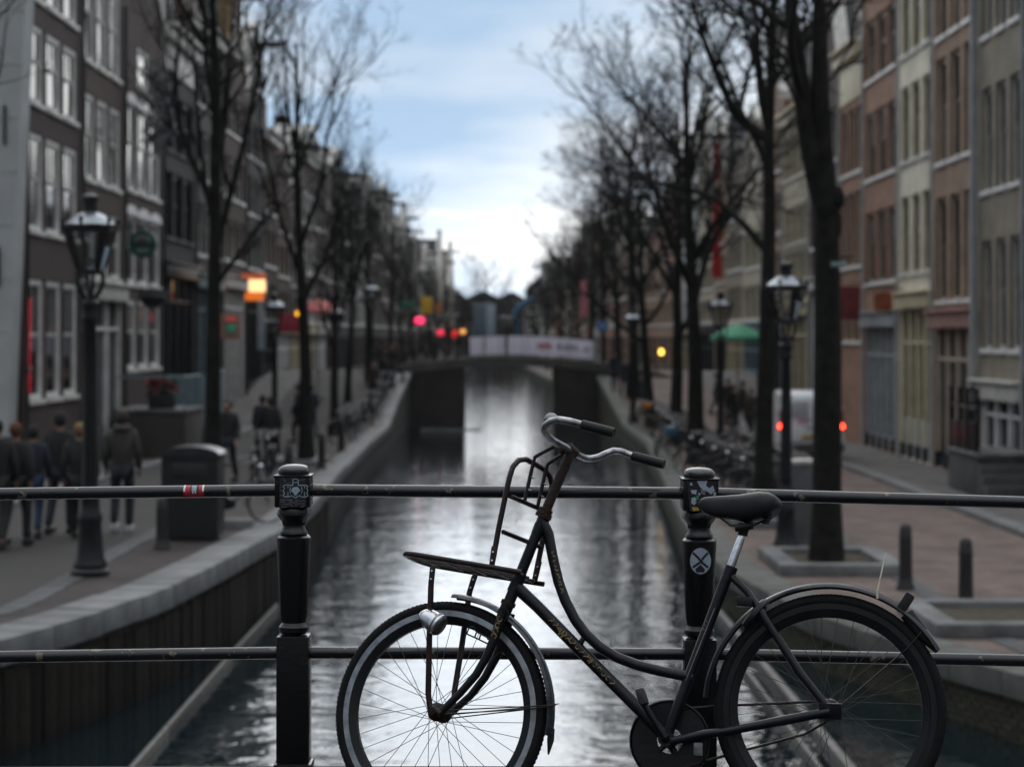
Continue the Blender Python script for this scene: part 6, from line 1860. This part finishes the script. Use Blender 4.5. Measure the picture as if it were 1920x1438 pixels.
# green round beer sign
c = P(268, 458, 58)
e = empty('round_sign', c); tag(e, 'dark green round sign with pale lettering hanging on the left', 'sign')
Mxy = Matrix.Rotation(R(90), 3, 'X')
part('disc', MB().lathe([(0.0, -0.07), (0.36, -0.07), (0.385, -0.05), (0.385, 0.05), (0.36, 0.07), (0.0, 0.07)], n=32, M=Mxy), mat('sign_green', (0.012, 0.075, 0.05), 0.35, 0, 0.25, 4), e)
part('band', MB().bbox((0, -0.075, 0.0), (0.66, 0.012, 0.14), 0.003), mat('sign_dark', (0.012, 0.03, 0.035), 0.4, 0, 0.2, 4), e)
part('pale_arc', MB().tube([(0.19 * math.cos(a), -0.075, 0.06 + 0.14 * math.sin(a)) for a in [PI * i / 8 for i in range(9)]], 0.022, 6), mat('sign_pale', (0.30, 0.36, 0.34), 0.5, 0, 0.2, 5), e)
part('lettering', MB().box((0, -0.078, -0.17), (0.3, 0.01, 0.05)), MATS['sign_pale'], e)
part('star', MB().lathe([(0.0, -0.01), (0.05, 0.0), (0.0, 0.01)], (0.0, -0.08, 0.12), 5, Mxy), M_red, e)
part('bracket', MB().tube([(0, 0, 0.38), (0, 0, 0.46), (-1.1, 0, 0.46)], 0.02, 6), M_black_iron, e)
# hanging flower basket
c = P(286, 556, 58)
e = empty('hanging_basket', c); tag(e, 'dark hanging flower basket below the green round sign', 'basket')
part('bowl', MB().lathe([(0.0, -0.34), (0.18, -0.30), (0.32, -0.16), (0.38, 0.0), (0.36, 0.02), (0.0, 0.0)], n=18), M_darkpaint, e)
g = MB(); rr = random.Random(2)
for k in range(260):
    a, r_ = rr.uniform(0, 6.28), rr.random() ** 0.5 * 0.46
    p = Vector((r_ * math.cos(a), r_ * math.sin(a), 0.16 * (1 - (r_ / 0.5) ** 2) + rr.uniform(-0.06, 0.08)))
    u, v = Vector((rr.gauss(0, 1), rr.gauss(0, 1), rr.gauss(0, 1))).normalized() * 0.05, Vector((rr.gauss(0, 1), rr.gauss(0, 1), rr.gauss(0, 1))).normalized() * 0.03
    g.quad(p - u, p + v, p + u, p - v)
tag(part('flowers', g, mat('dark_leaves', (0.02, 0.028, 0.02), 0.7, 0, 0.6, 9, col2=(0.10, 0.09, 0.13)), e, False), kind='stuff')
part('chain', MB().tube([(0, 0, 0.1), (0, 0, 0.7), (-1.1, 0, 0.7)], 0.012, 6), M_black_iron, e)
# white flower garland on the third house front
c = P(282, 130, 61)
e = empty('garland', c); tag(e, 'white and silver garland of flowers on the left house front', 'garland')
g = MB()
for k in range(300):
    t = rr.random()
    p = Vector((0.25 + rr.gauss(0, 0.22), rr.gauss(0, 0.4), -2.2 * t + rr.gauss(0, 0.15)))
    s_ = 0.07
    g.quad(*[p + Vector((rr.gauss(0, s_), rr.gauss(0, s_), rr.gauss(0, s_))) for _ in range(4)])
tag(part('blossoms', g, mat('pale_blossom', (0.34, 0.36, 0.42), 0.7, 0, 0.5, 9, col2=(0.06, 0.08, 0.06)), e, False), kind='stuff')
part('stem', MB().tube([(0.2, 0, 0.3), (0.28, 0, -1.0), (0.2, 0, -2.5)], 0.03, 6), M_darkpaint, e)
# lit shop signs on the left
e = sign_box('lit_sign', 482, 536, 80, 0.62, 0.46, emis('warm_sign_glow', (1.0, 0.62, 0.28), 1.0), 'glowing orange and cream shop sign on the left street')
part('lower_panel', MB().bbox((-0.1, -0.01, -0.40), (0.70, 0.12, 0.3), 0.02), emis('orange_sign_glow', (0.75, 0.16, 0.02), 0.55), e)
part('top_board', MB().bbox((-0.12, -0.01, 0.36), (0.9, 0.12, 0.2), 0.02), emis('red_orange_board', (0.60, 0.13, 0.04), 0.25), e)
e = sign_box('neon_sign', 433, 612, 76, 0.72, 0.92, mat('pale_sign', (0.25, 0.23, 0.22), 0.5, 0, 0.2, 3), 'pale hanging sign with red and green neon outline by the first left tree')
fr2 = MB()
for a, b_ in (((-0.3, -0.38), (0.3, -0.38)), ((0.3, -0.38), (0.3, 0.38)), ((0.3, 0.38), (-0.3, 0.38)), ((-0.3, 0.38), (-0.3, -0.38))): fr2.tube([(a[0], -0.075, a[1]), (b_[0], -0.075, b_[1])], 0.012, 6)
part('neon_frame', fr2, emis('neon_orange', (0.6, 0.2, 0.08), 0.15), e)
part('neon_bow', MB().tube([(-0.16, -0.08, 0.22), (0, -0.08, 0.28), (0.16, -0.08, 0.22)], 0.05, 8), emis('neon_red', (0.7, 0.08, 0.08), 0.25), e)
part('neon_green', MB().ball((0, -0.06, -0.06), (0.18, 0.03, 0.16), 12, 8), emis('neon_green', (0.06, 0.28, 0.17), 0.1), e)
e = sign_box('pennant', 490, 610, 82, 0.30, 1.9, mat('pale_blue_cloth', (0.30, 0.38, 0.44), 0.7, 0, 0.15, 2), 'tall pale blue pennant hanging left of the second lantern', 'banner', 0.03)
# red neon tube in the first house window
e = empty('neon_tube', (-10.41, 47.05, P(38, 640, 47.05).z))
tag(e, 'vertical red neon tube beside the left ground floor window', 'neon light')
part('tube', MB().tube([(0, 0, -1.15), (0, 0, 0.95)], 0.013, 10), emis('red_neon', (1.0, 0.03, 0.06), 1.2), e)
part('holder', MB().bbox((-0.06, 0.02, -0.6), (0.18, 0.08, 0.1), 0.01).bbox((-0.06, 0.02, 0.95), (0.12, 0.08, 0.06), 0.01), M_greypaint, e)
# red lamp, parasols, amber lights
def parasol(x, y, d, r, m, lab, zf, hgt=0.5):
    c = P(x, y, d)
    e = empty('parasol', (c.x, d, zf(d))); tag(e, lab, 'parasol')
    h = c.z - zf(d)
    part('canopy', MB().lathe([(0.0, h + hgt * 0.55), (r * 0.5, h + hgt * 0.25), (r, h - hgt * 0.35), (r, h - hgt * 0.6), (r * 0.98, h - hgt * 0.55), (r * 0.48, h + hgt * 0.2), (0.0, h + hgt * 0.48)], n=8), m, e, ang=20)
    part('pole', MB().tube([(0, 0, 0), (0, 0, h + hgt * 0.5)], 0.03, 8), M_dull, e)
    part('base', MB().lathe([(0.3, 0), (0.3, 0.06), (0.05, 0.1)], n=16), M_stone, e)
M_pink = mat('pink_red_cloth', (0.50, 0.12, 0.12), 0.7, 0, 0.2, 3)
parasol(596, 574, 86, 1.0, M_pink, 'pinkish red parasol on the left street behind the second tree', lz)
parasol(1383, 622, 74, 0.95, mat('green_cloth', (0.06, 0.30, 0.17), 0.7, 0, 0.2, 3), 'bright green parasol on the right street left of the tall trunk', rz)
e = sign_box('red_awning', 546, 606, 84, 1.0, 0.75, mat('red_awning_cloth', (0.33, 0.03, 0.05), 0.7, 0, 0.2, 3), 'dark red rounded awning lamp left of the second tree', 'awning', 0.6)
e = sign_box('amber_light', 560, 588, 80, 0.24, 0.16, emis('amber_glow', (1.0, 0.45, 0.02), 1.2), 'two small amber lights on the second left trunk line', 'light', 0.06)
# stoop with railing and red flowers, blue-grey gate
st0 = empty('stoop', (-9.45, 58.6, lz(58))); tag(st0, 'brick stoop with iron railing under the green round sign', 'stoop')
for k in range(4): part('step', MB().bbox((0.18 - 0.0, 2.0 - 0.28 * k + 1.1, 0.12 + 0.24 * k), (1.5, 0.30, 0.24), 0.015), M_stone, st0)
part('block', MB().bbox((0, 0.4, 0.62), (1.9, 3.2, 1.25), 0.02), BR['grey'], st0)
part('slab', MB().bbox((0, 0.4, 1.29), (2.0, 3.3, 0.09), 0.02), M_coping, st0)
for k in range(6): part('baluster', MB().tube([(0.9, -1.1 + k * 0.6, 1.3), (0.9, -1.1 + k * 0.6, 2.2)], 0.02, 6), M_bluegrey, st0)
part('handrail', MB().tube([(-0.9, -1.15, 2.2), (0.9, -1.15, 2.2), (0.9, 1.95, 2.2)], 0.03, 8), M_bluegrey, st0)
e = empty('flower_box', (-9.2, 57.9, lz(58) + 1.335)); tag(e, 'dark flower box with red flowers on the left stoop', 'planter')
part('box', MB().bbox((0, 0, 0.2), (0.7, 0.35, 0.4), 0.02), M_darkpaint, e)
g = MB()
for k in range(220):
    p = Vector((rr.uniform(-0.4, 0.4), rr.uniform(-0.22, 0.22), 0.4 + rr.random() * 0.42))
    g.mi = 1 if rr.random() < 0.3 else 0
    g.quad(*[p + Vector((rr.gauss(0, 0.05), rr.gauss(0, 0.05), rr.gauss(0, 0.05))) for _ in range(4)])
tag(part('flowers', g, [mat('box_leaves', (0.02, 0.03, 0.018), 0.8, 0, 0.4, 6), M_red], e, False), kind='stuff')
e = empty('gate', (-9.15, 66.4, lz(66))); tag(e, 'blue grey boarded gate right of the left stoop', 'gate')
for k in range(9): part('board', MB().bbox((0.0, 0.15 + k * 0.42, 1.05 - 0.02 * (k % 2)), (0.06, 0.40, 2.1), 0.01), M_bluegrey, e)
for k in range(4): part('board', MB().bbox((-0.32 * k - 0.2, -0.06, 1.05), (0.30, 0.06, 2.1), 0.01), M_bluegrey, e)
part('cap_rail', MB().bbox((0, 1.85, 2.16), (0.14, 3.9, 0.08), 0.01), M_greypaint, e)
# right side: drainpipe, stoop with black railing
e = empty('drainpipe', (11.32, 51.3, rz(51))); tag(e, 'white drainpipe between the olive and rose brick houses', 'pipe')
part('pipe', MB().tube([(0, 0, 0), (0, 0, 2.25)], 0.085, 12), M_white, e)
part('upper_pipe', MB().tube([(0, 0, 2.25), (0, 0, 13.8)], 0.055, 10), M_greypaint, e)
for z in (0.75, 1.7): part('collar', MB().lathe([(0.09, z), (0.105, z + 0.02), (0.105, z + 0.08), (0.09, z + 0.1)], n=12), M_white, e)
part('notice', MB().bbox((-0.02, -0.09, 1.55), (0.12, 0.01, 0.2), 0.002), mat('violet_notice', (0.10, 0.06, 0.12), 0.5, 0, 0.2, 5), e)
e = empty('stone_stoop', (10.75, 47.2, rz(47))); tag(e, 'grey stone stoop with black iron railing at the right edge', 'stoop')
part('block', MB().bbox((0.1, 0, 0.42), (1.3, 3.0, 0.85), 0.02), M_stone, e)
part('slab', MB().bbox((0.1, 0, 0.89), (1.4, 3.1, 0.09), 0.02), M_coping, e)
for k in range(4): part('step', MB().bbox((0.1, -1.65 - 0.3 * k, 0.34 - 0.1 * k if k < 4 else 0.1), (1.3, 0.32, 0.68 - 0.2 * k), 0.015), M_stone, e)
for x, y in ((-0.5, 1.4), (0.0, 1.4), (-0.5, 0.5), (-0.5, -0.4), (-0.5, -1.3)):
    part('railing_post', MB().tube([(x, y, 0.9), (x, y, 2.25)], 0.045, 8).ball((x, y, 2.28), 0.06, 8, 6), M_black_iron, e)
part('railing_panel', MB().bbox((-0.5, 0.05, 1.25), (0.04, 2.7, 0.62), 0.01), M_black_iron, e)
part('handrail', MB().tube([(0.3, 1.4, 1.9), (-0.5, 1.4, 1.9), (-0.5, -1.35, 1.9)], 0.03, 8), M_black_iron, e)
# red banners on the right
for y0, y1, lab, w in ((352, 522, 'tall red vertical banner on the right house fronts', 0.78), (268, 335, 'short red banner above the tall one on the right', 0.6)):
    c0, c1 = P(1349, y0, 112), P(1349, y1, 112)
    e = empty('red_banner', (c0.x, 112, (c0.z + c1.z) / 2)); tag(e, lab, 'banner')
    part('cloth', MB().bbox((0, 0, 0), (w, 0.05, c0.z - c1.z), 0.01), mat('banner_red_cloth', (0.50, 0.022, 0.02), 0.7, 0, 0.12, 1), e)
    for s in (-1, 1): part('rod', MB().tube([(-w / 2, 0, s * (c0.z - c1.z) / 2), (1.2, 0, s * (c0.z - c1.z) / 2)], 0.03, 6), M_offwhite, e)
# projecting board signs on the right
e = sign_box('board_sign', 1655, 566, 60.5, 0.5, 0.55, mat('rust_orange_board', (0.28, 0.07, 0.03), 0.6, 0, 0.4, 3), 'rusty orange board sign above the grey shopfront', rail_x=0.6)
e = sign_box('board_sign', 1593, 568, 66, 0.62, 1.05, mat('dark_red_board', (0.16, 0.02, 0.02), 0.6, 0, 0.3, 3), 'dark red board sign just right of the forked trunk', rail_x=0.6)
e = sign_box('amber_lamp', 1240, 660, 84, 0.16, 0.2, emis('amber_lamp_glow', (1.0, 0.5, 0.06), 3.5), 'small glowing amber lamp right of the far bridge', 'lamp', 0.16)
e = sign_box('street_arm_sign', 1573, 496, 31.5, 0.24, 0.07, M_bluegrey, 'small pale bracket fixed to the forked trunk', 'bracket', 0.05, rail_x=-0.2)
# far lights and signs by the bridge
def post_sign(name, x, y, d, zf, prof, m, lab, cat='sign'):
    c = P(x, y, d)
    e = empty(name, (c.x, d, zf(d))); tag(e, lab, cat)
    part('post', MB().tube([(0, 0.05, 0), (0, 0.05, c.z - zf(d) + 0.2)], 0.035, 8), M_dull, e)
    part('plate', prof(c.z - zf(d)), m, e)
    return e
disc = lambda r: (lambda z: MB().lathe([(0, -0.02), (r, -0.02), (r, 0.02), (0, 0.02)], (0, 0, z), 20, Mxy))
rect = lambda w, h: (lambda z: MB().bbox((0, 0, z), (w, 0.06, h), 0.01))
e = post_sign('road_sign', 1130, 611, 95, rz, disc(0.26), mat('sign_blue', (0.03, 0.13, 0.38), 0.4, 0, 0.15, 3), 'round blue road sign at the right end of the far bridge')
part('symbol', MB().box((0, -0.03, P(0, 611, 95).z - rz(95)), (0.2, 0.008, 0.16)), mat('sign_pale_blue', (0.25, 0.42, 0.62), 0.5, 0, 0.1, 4), e)
post_sign('shop_sign', 800, 573, 108, lz, rect(0.55, 0.85), mat('sign_yellow', (0.60, 0.36, 0.015), 0.5, 0, 0.1, 3), 'yellow rectangular sign left of the far bridge')
post_sign('shop_sign', 822, 578, 112, lz, rect(0.3, 0.5), mat('sign_orange', (0.5, 0.14, 0.04), 0.5, 0, 0.1, 3), 'small orange sign right of the yellow sign')
post_sign('shop_sign', 765, 572, 104, lz, rect(0.7, 0.4), mat('sign_green2', (0.02, 0.12, 0.07), 0.5, 0, 0.1, 3), 'dark green sign left of the yellow sign')
post_sign('signal_lamp', 787, 601, 103, lz, lambda z: MB().ball((0, 0, z), (0.26, 0.1, 0.18), 12, 8), emis('pink_red_glow', (1.0, 0.04, 0.14), 1.0), 'bright pink red light left of the far bridge', 'light')
post_sign('signal_lamp', 826, 624, 98.5, lambda d: 1.7, lambda z: MB().ball((0, 0, z), (0.18, 0.1, 0.14), 10, 8), emis('red_glow_a', (0.8, 0.03, 0.08), 0.7), 'dim red light among the figures on the far bridge', 'light')
post_sign('signal_lamp', 853, 627, 98.7, lambda d: 1.8, lambda z: MB().ball((0, 0, z), (0.16, 0.1, 0.2), 10, 8), emis('red_glow_b', (0.6, 0.02, 0.02), 0.5), 'deep red light at the left end of the banner', 'light')
post_sign('signal_lamp', 868, 622, 98.9, lambda d: 1.8, lambda z: MB().ball((0, 0, z), (0.14, 0.1, 0.12), 10, 8), emis('yellow_glow', (0.9, 0.4, 0.1), 0.7), 'small yellow light beside the deep red one', 'light')
e = sign_box('pink_flag', 1096, 560, 118, 0.42, 2.0, mat('pink_flag_cloth', (0.50, 0.16, 0.20), 0.7, 0, 0.15, 2), 'narrow pink flag above the right end of the far bridge', 'flag', 0.04)
# truck with a box body and a folded blue crane arm standing on the far bridge
td = 100.4
e = empty('crane_truck', (P(925, 0, td).x, td, fz_(-0.3))); tag(e, 'truck with pale blue box and bent blue crane arm on the far bridge', 'truck')
def tx(x): return P(x, 0, td).x - e.location.x
def tz2(y): return P(0, y, td).z - e.location.z
M_crane = mat('crane_blue', (0.015, 0.10, 0.19), 0.45, 0, 0.2, 2)
bw = tx(930) - tx(888)
part('box_body', MB().bbox(((tx(888) + tx(930)) / 2, 0, tz2(570) / 2 + 0.3), (bw, 1.9, tz2(570) - 0.6), 0.04), mat('pale_blue_panel', (0.10, 0.14, 0.175), 0.5, 0, 0.2, 1), e)
part('side_panel', MB().bbox(((tx(912) + tx(928)) / 2, -0.96, tz2(570) / 2 + 0.35), (tx(928) - tx(912), 0.03, tz2(570) - 0.85), 0.01), mat('bright_panel', (0.30, 0.38, 0.43), 0.4, 0, 0.1, 1), e)
part('chassis', MB().bbox(((tx(880) + tx(985)) / 2, 0, 0.55), (tx(985) - tx(880), 1.6, 0.3), 0.03), M_darkpaint, e)
part('cab', MB().bbox((tx(948), 0, 1.25), (0.75, 1.8, 1.2), 0.08), mat('cab_dark', (0.05, 0.055, 0.06), 0.4, 0, 0.2, 2), e)
for xx in (893, 925, 975):
    for s_ in (-0.75, 0.75): part('wheel', MB().lathe([(0.0, -0.1), (0.3, -0.1), (0.34, -0.05), (0.34, 0.05), (0.3, 0.1), (0.0, 0.1)], (tx(xx), s_, 0.34), 16, Mxy), M_tyre, e)
part('mast', MB().tube([(tx(967), 0, 0.6), (tx(967), 0, tz2(590))], [0.2, 0.17], 10), M_crane, e)
part('boom', MB().tube([(tx(967), 0, tz2(592)), (tx(971), 0, tz2(580)), (tx(980), 0, tz2(571)), (tx(1003), 0, tz2(556))], [0.17, 0.17, 0.14, 0.08], 10), M_crane, e)
part('ram', MB().tube([(tx(968), -0.2, tz2(604)), (tx(976), -0.2, tz2(577))], 0.05, 8), M_dull, e)
# ------------------------------------------------------------ hazy winter air over the canal
hz_m = bpy.data.materials.new('haze_air'); hz_m.use_nodes = True
hn = hz_m.node_tree.nodes
hn.remove(hn['Principled BSDF'])
pv = hn.new('ShaderNodeVolumePrincipled')
pv.inputs['Color'].default_value = (0.9, 0.93, 1.0, 1)
pv.inputs['Density'].default_value = 0.00012
pv.inputs['Anisotropy'].default_value = 0.0
hz_m.node_tree.links.new(pv.outputs[0], hn['Material Output'].inputs['Volume'])
tag(link('haze', MB().lohi((-60, -20, -4.4), (60, 360, 32)).mesh('haze', hz_m, False)), kind='stuff')
